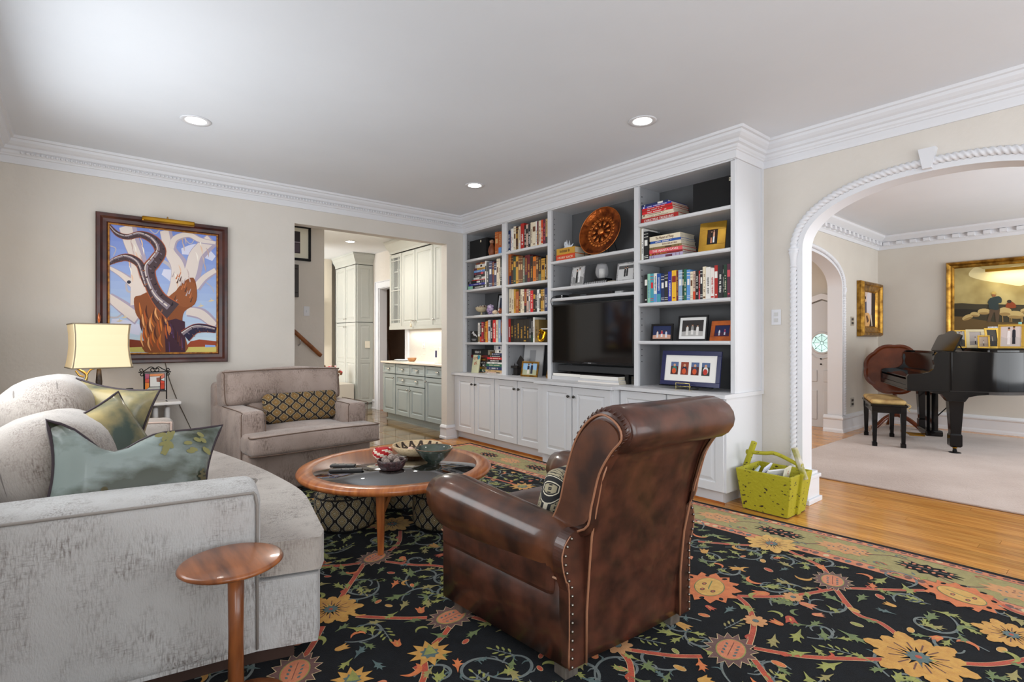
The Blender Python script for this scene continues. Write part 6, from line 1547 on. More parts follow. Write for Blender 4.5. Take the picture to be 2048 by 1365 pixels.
def zin(r):
    for (a, b), (c_, d_) in zip(pp, pp[1:]):
        if a <= r <= c_: return b + (d_ - b) * (r - a) / max(1e-6, c_ - a)
    return pp[-1][1]
vs = [(a, b, zin(hypot(a, b)) + .0015) for a, b, _ in vs]
zg.add(vs, fs).build('zigzag', flat((60, 46, 38)), t)
zo = MB(); vs = []; fs = []
for i in range(16):
    a = 2 * pi * i / 16
    for (r, z, da) in ((.150, .044, 0), (.163, .060, -.10), (.163, .060, .10)): vs.append(((r + .0025) * cos(a + da), (r + .0025) * sin(a + da), z))
    fs.append((3 * i, 3 * i + 1, 3 * i + 2))
zo.add(vs, fs).build('outer_points', flat((90, 70, 52)), t)
for i, (dx_, dy_, r, c_) in enumerate(((.0, -.03, .028, (236, 226, 214)), (.05, .0, .026, (232, 202, 186)), (-.04, .02, .024, (226, 190, 170)))):
    o = MB().sphere((0, 0, 0), r, 10, 0, (1, 1.1, .85)).build('shell_ball', flat(c_), None, (x + dx_, y + dy_, gz + .012 + r * .85)); tag(o, ('cream', 'pale pink', 'peach')[i] + ' shell ball lying in the zigzag basket', 'shell')
x, y = ctp(868, 925)
t = thing('ceramic_bowl', 'dark green glazed ceramic bowl in front of the zigzag basket', 'bowl', (x, y, gz + .0005))
pr = [(.0001, 0), (.04, 0), (.042, .010), (.06, .018), (.085, .045), (.106, .075), (.120, .092), (.118, .096), (.112, .094), (.098, .074), (.078, .047), (.05, .024), (.0001, .018)]
MB().lathe(pr, 48).build('body', mat('green_black_glaze', (44, 56, 50), .08, c2=(86, 96, 84), vs=9, coat=.9), t)
MB().tube([(.117 * cos(2 * pi * i / 48), .117 * sin(2 * pi * i / 48), .0945) for i in range(48)], .003, 6, closed=True).build('rim', mat('brown_rim_glaze', (110, 84, 66), .1), t)
x, y = ctp(765, 915)
t = thing('striped_basket', 'small red and cream striped coiled basket on the coffee table', 'basket', (x, y, gz + .0005))
RSB = mat('red_coil', (186, 40, 44), .8); CSB = mat('cream_coil', (236, 220, 200), .8)
for k in range(7):
    r = .040 + .020 * sin(pi * (k + .8) / 8.5); mb = MB()
    mb.tube([(r * cos(2 * pi * i / 36), r * sin(2 * pi * i / 36), .006 + k * .0085) for i in range(36)], .0052, 6, closed=True)
    nf = len(mb.f)
    for q in range(nf): mb.m[q] = 1 if ((q // 6 + k * 2) % 9) < 4 else 0
    mb.build('coil', [RSB, CSB], t)
MB().lathe([(.046, .060), (.03, .066), (.0001, .068)], 24).build('lid', RSB, t)
x, y = ctp(783, 938)
t = thing('carved_bowl', 'dark plum carved wooden bowl holding grey woven balls', 'bowl', (x, y, gz + .0005))
MB().lathe([(.0001, 0), (.055, 0), (.066, .006), (.078, .024), (.083, .046), (.084, .058), (.078, .060), (.076, .046), (.068, .02), (.0001, .012)], 40).build('body', mat('plum_carved', (74, 40, 42), .35, c2=(44, 24, 28), vs=60, bump=.9, bs=90, coat=.3), t)
for i, (a, q, zz, r) in enumerate(((0, 0, .064, .024), (.5, .045, .048, .020), (2.1, .046, .046, .021), (3.6, .046, .047, .020), (5.0, .046, .045, .021))):
    o = MB().sphere((0, 0, 0), r, 10).build('woven_ball', mat('grey_woven_ball', (116, 98, 92), .9, c2=(176, 160, 150), vs=90, bump=.6, bs=160), None, (x + q * cos(a), y + q * sin(a), gz + zz + .006))
    tag(o, ('topmost grey woven ball in the plum bowl', 'grey woven ball at the bookcase side of the plum bowl', 'grey woven ball at the back wall side of the plum bowl', 'grey woven ball at the sofa side of the plum bowl', 'grey woven ball at the near side of the plum bowl')[i], 'ball', 'woven balls in the plum bowl')
x, y = ctp(805, 912); t = thing('paper_napkin', 'folded white paper lying behind the plum bowl on the glass', 'paper', (x, y + .02, gz + .0005), radians(15)); MB().box(-.05, -.05, 0, .05, .05, .002).box(-.045, -.04, .002, .05, .045, .004).build('sheet', flat((240, 240, 238)), t)
for i, (px, py, rz, l, lab) in enumerate(((686, 934, -2, .15, 'black remote control farther from the table edge'), (692, 943, 6, .19, 'larger black remote control nearest the table edge'))):
    x, y = ctp(px, py); t = thing('remote_control', lab, 'remote control', (x, y, gz + .0005), radians(rz - 38), None)
    MB().rbox((l, .045, .018), .007, mid=2, M=T(0, 0, .009)).build('body', mat('charcoal_plastic', (44, 42, 42), .4), t)
    for k in range(5): MB().lathe([(.005, .018), (.005, .020), (.0001, .0205)], 8, 0, T(-.05 + k * .024, .008 * (-1) ** k, 0)).build('button', flat((120, 118, 116)), t)

# ------------------------------------------------------------------ green wooden basket of papers
t = thing('wooden_bucket', 'chartreuse distressed wooden bucket with a yoke handle beside the arch', 'basket', (3.755, 1.675, 0))
CHA = mat('chartreuse_paint', (178, 172, 30), .55, c2=(150, 142, 26), vs=6, bump=.5, bs=30, vstretch=(1, 1, 4))
CHW = mat('chipped_chartreuse', (170, 163, 34), .6, c2=(54, 42, 28), vs=26, vstretch=(1, 1, 2.2), contrast=(.615, .64), bump=.4, bs=50, detail=12)
DKW = mat('dark_old_wood', (70, 52, 42), .8, c2=(48, 36, 30), vs=12)
bx_, by_, tx_, ty_, hh = .140, .152, .172, .188, .285
def panel(p0, p1, p2, p3, th, m, name, lab=None):
    P = [Vector(p) for p in (p0, p1, p2, p3)]; nn = (P[1] - P[0]).cross(P[3] - P[0]).normalized() * th
    mb = MB().add(P + [p + nn for p in P], [(3, 2, 1, 0), (4, 5, 6, 7), (0, 1, 5, 4), (1, 2, 6, 5), (2, 3, 7, 6), (3, 0, 4, 7)])
    return fixn(mb.build(name, m, t, bevel=.004))
z0_ = .004
panel((-bx_, by_, z0_), (-bx_, -by_, z0_), (-tx_, -ty_, hh), (-tx_, ty_, hh), -.014, CHW, 'side_board'); panel((bx_, -by_, z0_), (bx_, by_, z0_), (tx_, ty_, hh), (tx_, -ty_, hh), -.014, CHW, 'side_board')
panel((-bx_, -by_, z0_), (bx_, -by_, z0_), (tx_, -ty_, hh), (-tx_, -ty_, hh), -.014, CHW, 'side_board'); panel((bx_, by_, z0_), (-bx_, by_, z0_), (-tx_, ty_, hh), (tx_, ty_, hh), -.014, CHW, 'side_board')
MB().box(-bx_, -by_, z0_, bx_, by_, .02).build('bottom_board', DKW, t)
for s in (-1, 1):
    M = T(0, s * (by_ + .006), .01) @ RX(radians(-s * 7.5))
    mb = MB(); mb.box(-.028, -.012, 0, .028, .012, .285, 0, M); mb.build('post', CHW, t, bevel=.006)
    p0 = Vector((0, s * (ty_ + .012), .27)); p1 = Vector((.0, s * (ty_ - .045), .435))
    d_ = (p1 - p0).normalized(); mb = MB(); mb.tube([p0 - d_ * .02, p1 + d_ * .02], .022, 6); mb.build('handle_post', mat('worn_white_wood', (206, 200, 186), .6, c2=(150, 146, 50), vs=14) if s < 0 else CHW, t, bevel=.002)
MB().tube(spline([(0, .165, .375), (0, .06, .385), (0, .0, .395), (0, -.07, .378), (0, -.17, .34)], 5), .0135, 8).build('yoke_handle', CHW, t)
for s, z in ((1, .375), (-1, .34)): MB().lathe([(.018, -.02), (.018, .02)], 8, 0, T(0, s * (.172), z) @ RX(pi / 2)).build('handle_lashing', CHA, t)
for i, (x, y, w_, h_, rx_, rz_, c_, lab) in enumerate(((3.72, 1.80, .16, .10, 40, 20, (206, 222, 236), 'pale blue magazine rolled at the bookcase end of the green bucket'), (3.76, 1.745, .20, .13, 25, 12, (222, 224, 240), 'white magazine slanting in the middle of the green bucket'),
                                                     (3.73, 1.66, .17, .12, 30, -20, (240, 240, 242), 'white booklet leaning toward the arch in the green bucket'), (3.77, 1.60, .13, .14, 12, 8, (236, 230, 210), 'cream pamphlet with a red letter standing in the green bucket'))):
    t2_ = thing('magazine', lab, 'magazine', (x, y, .235), radians(rz_)); M = RX(radians(rx_))
    MB().box(-w_ / 2, -.006, -.06, w_ / 2, .006, h_ * .55, 0, M).build('cover', flat(c_), t2_)
    if i == 3: text('red_letter', 'C', .035, flat((190, 60, 40)), t2_, tuple(M @ Vector((0, -.007, .04))), (pi / 2 + radians(rx_), 0, 0))
    else: MB().box(-w_ * .4, -.0068, .0, w_ * .1, -.006, h_ * .2, 0, M).build('printed_band', flat((70, 80, 130) if i != 1 else (100, 96, 140)), t2_)

# ------------------------------------------------------------------ rug
RX0, RX1, RY0, RY1, RZ_ = -.30, 3.480, .0, 4.965, .0115
def warp(x, y):
    f = max(0.0, min(1.0, (2.3 - y) / 1.7)); f = f * f * (3 - 2 * f)
    return x + .085 * f * max(0, min(1, (x - 2.0) / 1.2))
def rp(x, y, h): return (warp(x, y), y, RZ_ + h)
t = thing('patterned_rug', 'large black wool rug with orange, gold and green vine pattern and olive border', 'rug')
BLK = mat('rug_black_wool', (9, 12, 17), .95, c2=(15, 20, 26), vs=18, bump=.5, bs=260)
mb = MB(); ny = 20
ys = [RY0 + (RY1 - RY0) * i / ny for i in range(ny + 1)]; xs_ = [RX0, 1.0, 2.0, 2.3, 2.6, 2.9, 3.2, RX1]
k = len(xs_)
top = [rp(x, y, 0) for y in ys for x in xs_]; bot = [(a, b, .0012) for a, b, c_ in top]; n = len(top)
fs = [(j * k + i, j * k + i + 1, (j + 1) * k + i + 1, (j + 1) * k + i) for j in range(ny) for i in range(k - 1)]
fs += [(i, i + 1, n + i + 1, n + i) for i in range(k - 1)] + [(ny * k + i, n + ny * k + i, n + ny * k + i + 1, ny * k + i + 1) for i in range(k - 1)]
fs += [(j * k, n + j * k, n + (j + 1) * k, (j + 1) * k) for j in range(ny)] + [(j * k + k - 1, (j + 1) * k + k - 1, n + (j + 1) * k + k - 1, n + j * k + k - 1) for j in range(ny)]
mb.add(top + bot, fs).build('pile', BLK, t)
def wool(n_, c_, c2_): return mat('wool_' + n_, c_, .92, c2=c2_, vs=40, bump=.4, bs=260, sheen=.2)
cORS, cOR, cGD, cYE, cGN, cGN2, cGY, cTL, cPK, cPU, cCR, cBR, cOL, cPE = (wool('rust', (196, 70, 26), (174, 56, 22)), wool('orange', (222, 122, 56), (206, 104, 44)), wool('gold', (214, 160, 66), (200, 142, 52)), wool('yellow', (222, 176, 84), (208, 158, 66)),
    wool('leaf', (158, 160, 74), (138, 142, 62)), wool('dark_leaf', (110, 128, 66), (96, 112, 60)), wool('grey_vine', (112, 120, 116), (92, 102, 102)), wool('teal', (84, 108, 106), (70, 94, 94)), wool('salmon', (218, 132, 88), (206, 116, 76)), wool('plum', (112, 70, 62), (96, 60, 54)),
    wool('cream', (222, 196, 150), (206, 180, 132)), wool('brown', (112, 58, 34), (98, 48, 28)), wool('olive', (162, 150, 84), (148, 136, 74)), wool('peach', (214, 152, 90), (202, 138, 78)))
D = Deco(rp, .0004)
R = random.Random(21)
def blob(x, y, r, n_, depth, c_, l, rot=0, sharp=1, el=1.0, ang=0):
    pts = []
    for i in range(n_ * 2):
        rr = r if i % 2 == 0 else r * (1 - depth)
        a = 2 * pi * i / (n_ * 2) + rot
        u, v = rr * cos(a), rr * sin(a) * el
        pts.append((x + u * cos(ang) - v * sin(ang), y + u * sin(ang) + v * cos(ang)))
    D.poly(pts, c_, l, 0 if sharp else 3)
def petal(x, y, a, r0, r1, wd, c_, l, lobes=True):
    ca, sa = cos(a), sin(a)
    q = [(r0, 0), (r0 + (r1 - r0) * .45, wd * .42), (r0 + (r1 - r0) * .7, wd * .55), (r0 + (r1 - r0) * .78, wd * .40), (r0 + (r1 - r0) * .92, wd * .30), (r1, 0), (r0 + (r1 - r0) * .92, -wd * .30), (r0 + (r1 - r0) * .78, -wd * .40), (r0 + (r1 - r0) * .7, -wd * .55), (r0 + (r1 - r0) * .45, -wd * .42)]
    D.poly([(x + u * ca - v * sa, y + u * sa + v * ca) for u, v in q], c_, l)
def daisy(x, y, r, n_=12, c_=None, hub=cTL):
    for i in range(n_):
        a = 2 * pi * i / n_ + .1; rr = r * (1.12 if i % 2 else .95)
        petal(x, y, a, r * .18, rr, r * .41, c_ or cGD, 6)
        D.rib([(x + r * .3 * cos(a), y + r * .3 * sin(a)), (x + r * .62 * cos(a), y + r * .62 * sin(a))], r * .035, cBR, 7, 1)
    blob(x, y, r * .27, 9, .25, hub, 8); D.ell(x, y, r * .07, r * .07, cORS, 9)
def lotus(x, y, r, ang=0):
    blob(x, y, r, 15, .28, cCR, 5, 0, 1, .78, ang); blob(x, y, r * .965, 15, .29, cPU, 6, 0, 1, .77, ang)
    D.ell(x, y, r * .60, r * .42, cGN, 7, ang, 22); D.ell(x, y, r * .565, r * .385, cPK, 8, ang, 22)
    ca, sa = cos(ang), sin(ang)
    D.rib([(x - r * .4 * ca, y - r * .4 * sa), (x + r * .42 * ca, y + r * .42 * sa)], r * .02, cBR, 9, 1)
    for u in (-.3, -.12, .06, .24):
        for v in (-.17, .17): D.ell(x + r * (u * ca - v * sa), y + r * (u * sa + v * ca), r * .065, r * .038, cTL, 9, ang + v * 3, 8)
def bigpalm(x, y, r, ang=0):
    blob(x, y, r, 13, .22, cOR, 5, 0, 1, .85, ang)
    for i in range(9): a = 2 * pi * i / 9 + .3; D.ell(x + r * .76 * cos(a + ang), y + r * .70 * sin(a + ang), r * .085, r * .06, BLK, 6, a, 9)
    D.ell(x, y, r * .60, r * .40, cGN2, 7, ang, 22); D.ell(x, y, r * .575, r * .375, cYE, 8, ang, 22)
    ca, sa = cos(ang), sin(ang)
    for u, v in ((-.25, .14), (-.25, -.14), (.12, .16)): D.ell(x + r * (u * ca - v * sa), y + r * (u * sa + v * ca), r * .09, r * .06, cBR, 9, 0, 10); D.ell(x + r * (u * ca - v * sa), y + r * (u * sa + v * ca), r * .04, r * .03, cOR, 10, 0, 8)
    D.rib([(x + r * .4 * ca, y + r * .4 * sa), (x - .1 * r * ca, y - r * .1 * sa), (x - r * .2 * ca + .1 * r * sa, y - .25 * r * sa)], r * .03, cGN2, 9, 3)
def rosette(x, y, r):
    for i in range(9): a = 2 * pi * i / 9; D.ell(x + r * .62 * cos(a), y + r * .62 * sin(a), r * .38, r * .25, cPE, 7, a, 9)
    D.ell(x, y, r * .25, r * .25, cTL, 8)
def star(x, y, r):
    blob(x, y, r, 10, .42, cGD, 6); blob(x, y, r * .45, 8, .3, cTL, 7); D.poly([(x - r * .3, y), (x, y + r * .3), (x + r * .3, y + .05), (x + .02, y - .02)], cGN, 8)
def stem(pts, wd=.020, c_=cORS, l=4):
    D.rib(pts, [q * 1.22 for q in ([wd] * len(pts))], cCR, l - 1, 5); D.rib(pts, wd, c_, l, 5)
    for p, q in zip(pts, pts[1:]):
        if hypot(q[0] - p[0], q[1] - p[1]) > .12:
            mx_, my = (p[0] + q[0]) / 2, (p[1] + q[1]) / 2; a = atan2(q[1] - p[1], q[0] - p[0]) + R.choice((-.7, .7))
            D.rib([(mx_, my), (mx_ + .025 * cos(a), my + .025 * sin(a)), (mx_ + .04 * cos(a + .5), my + .04 * sin(a + .5))], [wd * .9, wd * .6, .003], c_, l, 3)
G = lambda px, py: onZ(px, py, RZ_)[:2]
g2 = lambda a, b: G(1380 + a / 3.066, 960 + b / 3.066)
g3 = lambda a, b: G(600 + a / 3.739, 1000 + b / 3.739)
g6 = lambda a, b: G(1140 + a / 5.689, 1180 + b / 5.689)
taken = []
def put(fn, p, r, *a): fn(p[0], p[1], r, *a); taken.append((p[0], p[1], r * 1.05))
put(lotus, g2(850, 640), .115, radians(20)); put(lotus, g2(250, 1045), .125, radians(15)); put(bigpalm, g2(110, 665), .165, radians(20)); put(bigpalm, g2(1640, 745), .16, radians(70))
put(daisy, g2(1390, 1110), .155, 12, cGD); put(daisy, g2(480, 405), .13, 12, cYE); put(rosette, g2(615, 735), .045); put(rosette, g2(395, 875), .048)
put(daisy, g3(230, 825), .125, 12, cGD); put(lotus, g3(1130, 880), .115, radians(5)); put(lotus, g3(560, 435), .115, radians(25)); put(star, g3(970, 1150), .085); put(daisy, g3(690, 185), .13, 12, cYE); put(star, g3(390, 1350), .075)
put(rosette, g6(540, 640), .06); put(lotus, G(590, 1345), .12, radians(60))
for q in ([g2(40, 385), g2(330, 412), g2(480, 405)], [g2(560, 440), g2(700, 510), g2(790, 560), g2(840, 640)], [g2(250, 720), g2(500, 730), g2(700, 715), g2(850, 690)], [g2(870, 690), g2(1000, 840), g2(1150, 900), g2(1290, 1000)],
          [g2(280, 725), g2(350, 790), g2(385, 900), g2(360, 1020)], [g2(390, 1035), g2(700, 1090), g2(1000, 1110), g2(1200, 1118)], [g2(380, 1090), g2(440, 1170), g2(500, 1250)], [g2(930, 685), g2(1180, 700), g2(1420, 710)], [g2(1660, 1150), g2(1830, 1160), g2(2048, 1135), g2(2200, 1090)],
          [g2(1830, 760), g2(1960, 840), g2(2150, 900)], [g3(480, 480), g3(390, 610), g3(300, 745)], [g3(420, 875), g3(600, 885), g3(800, 890), g3(950, 885)], [g3(1130, 940), g3(1070, 1020), g3(1000, 1085)], [g3(640, 465), g3(850, 490), g3(1020, 497), g3(1400, 560)],
          [g3(750, 235), g3(740, 320), g3(670, 385)], [g3(1290, 880), g3(1500, 940), g3(1900, 1050)], [g3(170, 950), g3(80, 1110), g3(-40, 1260)], [g3(930, 1220), g3(935, 1300), g3(900, 1400)], [g3(160, 500), g3(350, 490), g3(480, 470)], [g3(860, 1250), g3(910, 1290)],
          [g6(560, 690), g6(680, 840), g6(700, 1100)], [g6(640, 685), g6(950, 730), g6(1200, 760), g6(1500, 765)], [g3(330, 170), g3(500, 210), g3(690, 190)]):
    stem(q)
# big flowers and stems where the furniture partly hides the field: the repeat goes on
for (x, y) in ((2.55, 4.0), (2.0, 4.45), (2.75, 3.2), (2.35, 2.55), (.9, 1.3), (.5, .8), (1.3, .6), (2.1, .5), (2.8, .35), (.9, 4.2), (1.0, 2.75), (2.72, 4.6)):
    if min([hypot(x - a, y - b) - r for a, b, r in taken]) > .15:
        put(R.choice((lambda x, y, r: daisy(x, y, r), lotus, star)), (x, y), .11)
for (a, b) in (((2.75, 3.2), (2.55, 4.0)), ((2.55, 4.0), (2.0, 4.45)), ((2.75, 3.2), (2.35, 2.55)), ((2.55, 4.0), (2.72, 4.6)), ((1.0, 2.75), (.9, 4.2)), ((2.35, 2.55), (2.45, 1.9))):
    m_ = ((a[0] + b[0]) / 2 + .05, (a[1] + b[1]) / 2 + .05); stem([a, m_, b])
# small motifs: leaves, buds, sprigs, scrolls
def leaf(x, y, a, s, c_):
    ca, sa = cos(a), sin(a); P_ = lambda u, v: (x + s * (u * ca - v * sa), y + s * (u * sa + v * ca)); f = R.choice((-1, 1))
    pts = [(-1, 0), (-.3, .16 * f), (.0, .42 * f), (.22, .52 * f), (.18, .26 * f), (.55, .34 * f), (.9, .55 * f), (.72, .2 * f), (1.1, .05 * f), (.6, -.05 * f), (.75, -.34 * f), (.35, -.14 * f), (.25, -.42 * f), (-.05, -.14 * f), (-.5, -.06 * f)]
    D.poly([P_(*p) for p in pts], c_, 5, 2)
def hook(x, y, a, s, c_):
    f = R.choice((-1, 1)); pts = []
    for i in range(6): q = a + f * i * .62; pts.append((x, y)); x += s * .34 * cos(q) * (1 - i * .1); y += s * .34 * sin(q) * (1 - i * .1)
    D.rib(pts, [.002, s * .16, s * .26, s * .24, s * .16, .002], c_, 5, 3)
def tulip(x, y, a, s, c_):
    ca, sa = cos(a), sin(a); P_ = lambda u, v: (x + s * (u * ca - v * sa), y + s * (u * sa + v * ca))
    D.poly([P_(*p) for p in ((-.7, 0), (-.45, .36), (.1, .42), (.75, .55), (.45, .2), (.85, .02), (.45, -.2), (.75, -.55), (.1, -.42), (-.45, -.36))], c_, 5, 2)
    D.ell(*P_(.0, 0), s * .34, s * .09, cGD, 6, a, 8)
def bud(x, y, a, s, c_): D.ell(x, y, s * .55, s * .32, cCR, 4, a, 12); D.ell(x, y, s * .50, s * .27, c_, 5, a, 12)
def sprig(x, y, a, s, c_):
    ca, sa = cos(a), sin(a); D.rib([(x - s * ca, y - s * sa), (x, y), (x + s * 1.1 * ca, y + s * 1.1 * sa)], .0045, cGY, 4, 3)
    for u, v in ((-.5, 1), (-.3, -1), (.0, 1), (.2, -1), (.5, 1), (.65, -1), (1.15, 0)):
        q = a + v * .75; lx, ly = x + s * u * ca + v * s * .36 * cos(a + pi / 2) * (v != 0), y + s * u * sa + v * s * .36 * sin(a + pi / 2)
        if v: D.rib([(x + s * (u - .25) * ca, y + s * (u - .25) * sa), (lx, ly)], .003, cGY, 4, 1)
        D.ell(lx, ly, s * .25, s * .095, c_, 5, q, 8)
def scroll(x, y, a, s):
    f = R.choice((-1, 1)); pts = []; st = s * .36
    for i in range(13): pts.append((x, y)); x += st * cos(a); y += st * sin(a); a += f * (.18 + .055 * i)
    D.rib(pts, [.006 + .006 * sin(pi * i / 12) for i in range(13)], cGY, 3, 3)
    for i in (2, 4, 6, 8, 10):
        p, q = pts[i], pts[i + 1]; b_ = atan2(q[1] - p[1], q[0] - p[0]) + R.choice((-.9, .9)); ww = .009
        D.rib([p, (p[0] + .018 * cos(b_), p[1] + .018 * sin(b_)), (p[0] + .036 * cos(b_ + .5), p[1] + .036 * sin(b_ + .5))], [ww, ww * .8, .002], R.choice((cGY, cTL)), 3, 2)
        if R.random() < .4: leaf(p[0] + .05 * cos(b_), p[1] + .05 * sin(b_), b_, .036, R.choice((cGN, cGN2, cGN)))
def inside(x, y): return .0 < x < 2.98 and .1 < y < RY1 - .46
for j in range(32):
    for i in range(20):
        if R.random() < .6:
            x, y = .0 + i * .155 + R.uniform(-.04, .04), .1 + j * .155 + R.uniform(-.04, .04)
            if inside(x, y) and min(hypot(x - a, y - b) - r for a, b, r in taken) > .03: scroll(x, y, R.uniform(0, 6.28), R.uniform(.055, .10))
small = []
n_try = 0
while n_try < 14000:
    n_try += 1; x, y = R.uniform(.0, 2.99), R.uniform(.1, RY1 - .46)
    if min(hypot(x - a, y - b) - r for a, b, r in taken) < .022: continue
    k_ = R.random(); s = R.uniform(.034, .056)
    rad = s * 1.05 if k_ > .12 else s * 1.75
    if any(abs(x - a) < .12 and abs(y - b) < .12 and hypot(x - a, y - b) < (r + rad) * .74 for a, b, r in small): continue
    small.append((x, y, rad)); a = R.uniform(0, 6.28)
    if k_ < .12: sprig(x, y, a, .052, R.choice((cGN, cGN, cOL)))
    elif k_ < .52: leaf(x, y, a, s * 1.05, R.choice((cGN, cGN, cGN2, cOL)))
    elif k_ < .68: hook(x, y, a, s * 1.6, R.choice((cGN, cGD, cOR, cGN2)))
    elif k_ < .80: tulip(x, y, a, s * .95, R.choice((cOR, cORS, cPK, cGD)))
    elif k_ < .90: bud(x, y, a, s * .9, R.choice((cOR, cGN, cGD, cORS)))
    else: leaf(x, y, a, s * .8, R.choice((cTL, cTL, cOR)))
D.build('field_pattern', t, 'stuff')
# border
B = Deco(rp, .0004)
def bandy(x0, x1, c_, l):
    nseg = 24
    for i in range(nseg):
        ya, yb = RY0 + (RY1 - RY0) * i / nseg, RY0 + (RY1 - RY0) * (i + 1) / nseg
        B.poly([(x0, ya), (x1, ya), (x1, yb), (x0, yb)], c_, l)
yt = RY1
for (a, b, c_) in ((.036, .085, cPK), (.089, .358, cOL), (.362, .432, cPK)):
    n_ = 24
    for i in range(n_):
        ya, yb = RY0 + (yt - a - RY0) * i / n_, RY0 + (yt - a - RY0) * (i + 1) / n_
        cl = lambda y, d: min(y, yt - d)
        B.poly([(RX1 - b, cl(ya, b)), (RX1 - a, cl(ya, a)), (RX1 - a, cl(yb, a)), (RX1 - b, cl(yb, b))], c_, 1) if True else 0
    B.poly([(RX0, yt - b), (RX1 - b, yt - b), (RX1 - a, yt - a), (RX0, yt - a)], c_, 1)
def along(fn, s0, s1, step):
    s = s0
    while s < s1: fn(s); s += step
xc = RX1 - .223
def border_unit(s, flip=False, top_=False):
    put_ = (lambda u, v: (xc + v, s + u)) if not top_ else (lambda u, v: (s + u, yt - .223 + v))
    def rb_(pts, wd, c_, l): B.rib([put_(*p) for p in pts], wd, c_, l, 5)
    rb_([(-.36, .0), (-.27, .07), (-.18, .07), (-.09, 0), (0, -.02)], .009, cBR, 2); rb_([(0, 0), (.09, .03), (.18, -.07), (.27, -.07), (.36, 0)], .009, cBR, 2)
    # peach palmette
    n_ = 11; pts = []
    for i in range(n_ * 2):
        a = 2 * pi * i / (n_ * 2); rr = 1.0 if i % 2 == 0 else .74
        pts.append(put_(-.0 + .135 * rr * cos(a) * (1.25 if cos(a) > 0 else .9), .085 * rr * sin(a)))
    B.poly(pts, cPE, 3)
    for i in range(16): B.ell(*put_(-.09 + .022 * (i % 9), .03 * sin(i * 2.3)), .009, .005, cTL if i % 3 else cBR, 4, i, 7)
    # black leaf with salmon seeds
    pts = []
    for i in range(26):
        a = 2 * pi * i / 26; rr = 1.0 if i % 2 == 0 else .70
        pts.append(put_(.36 + .15 * rr * cos(a), .075 * rr * sin(a)))
    B.poly(pts, BLK, 3)
    rb_([(.25, 0), (.36, .008), (.49, 0)], .004, cGY, 5)
    for i in range(14): B.ell(*put_(.27 + .031 * (i // 2), (.022 + .014 * (i % 4 > 1)) * (-1) ** i), .013, .008, cPK, 5, i * .6, 8)
    for u, v, c_ in ((.17, .09, cORS), (.20, -.095, cTL), (-.17, -.09, cTL), (-.12, .10, cTL), (.5, .09, cTL), (.54, -.085, cORS)):
        rb_([(u - .03, v), (u, v + .018), (u + .02, v), (u + .0, v - .012)], .006, c_, 4)
    for k in range(9): B.ell(*put_(-.2 + .085 * k, .105 * (-1) ** k), .016, .006, cTL if k % 2 else cGN2, 2, k, 7)
along(lambda s: border_unit(s), .36, RY1 - .55, .72)
along(lambda s: border_unit(s, False, True), .3, RX1 - .5, .72)
s = RY0 + .03
while s < RY1 - .1:
    for d_, hw in ((.057, .014), (.397, .020)):
        B.ell(RX1 - d_, s, hw, .016, R.choice((cPU, cTL, cBR, cCR)), 3, 0, 7); B.ell(RX1 - d_ + .006 * (-1) ** int(s * 40), s + .026, hw * .6, .006, R.choice((cPE, cBR)), 3, .5, 7)
    s += .052
s = RX0 + .05
while s < RX1 - .1:
    for d_ in (.057, .397): B.ell(s, yt - d_, .016, .014, R.choice((cPU, cTL, cBR)), 3, 0, 7)
    s += .052
for d_ in (.087, .360):
    for sgn in (0,): 
        n_ = 24
        for i in range(n_):
            ya, yb = RY0 + (yt - d_ - RY0) * i / n_, RY0 + (yt - d_ - RY0) * (i + 1) / n_
            B.poly([(RX1 - d_ - .002, ya), (RX1 - d_ + .002, ya), (RX1 - d_ + .002, yb), (RX1 - d_ - .002, yb)], cBR, 2)
B.build('border_pattern', t, 'stuff')

# ------------------------------------------------------------------ the wall by the sofa
# tree painting
t = thing('tree_painting', 'large dark wood framed painting of a gnarled tree on the back wall', 'painting')
FRW = mat('burgundy_wood_frame', (78, 34, 24), .35, c2=(48, 20, 18), vs=10, coat=.3)
x0, x1, z0, z1 = .111, 1.058, .992, 2.218
pf3 = [(0, 0), (-.035, 0), (-.045, .008), (-.045, .028), (-.030, .045), (-.028, .070), (-.020, .078), (-.020, .078)]
mb = MB(); vs = []
for (xx, zz, sx_, sz_) in ((x0, z0, 1, 1), (x1, z0, -1, 1), (x1, z1, -1, -1), (x0, z1, 1, -1)):
    for d_, i in pf3: vs.append((xx + sx_ * i, YB - .002 + d_, zz + sz_ * i))
q = len(pf3); mb.add(vs, [(c_ * q + j, c_ * q + j + 1, ((c_ + 1) % 4) * q + j + 1, ((c_ + 1) % 4) * q + j) for c_ in range(4) for j in range(q - 1)])
fixn(mb.build('frame', FRW, t))
mb = MB()
for a in (((x0 + .078, z0 + .078), (x1 - .078, z0 + .090)), ((x0 + .078, z1 - .090), (x1 - .078, z1 - .078)), ((x0 + .078, z0 + .09), (x0 + .090, z1 - .09)), ((x1 - .090, z0 + .09), (x1 - .078, z1 - .09))):
    mb.box(a[0][0], YB - .026, a[0][1], a[1][0], YB - .008, a[1][1])
mb.build('gilt_slip', mat('aged_gilt', (168, 112, 40), .4, .5, c2=(110, 64, 24), vs=40), t)
MB().box(x0 + .07, YB - .016, z0 + .07, x1 - .07, YB - .006, z1 - .07).build('canvas', mat('canvas_sky', (178, 204, 228), .6), t)
YP = YB - .0165
def tp(a, b, h): p = onY(a / 3.4133, 380 + b / 3.4133, YP); return (p[0], YP - h, p[2])
d = Deco(tp, .0005)
xA, xB, zA, zB = x0 + .09, x1 - .09, z0 + .09, z1 - .09
sky = Deco(lambda a, b, h: (a, YP - h, b), .0003)
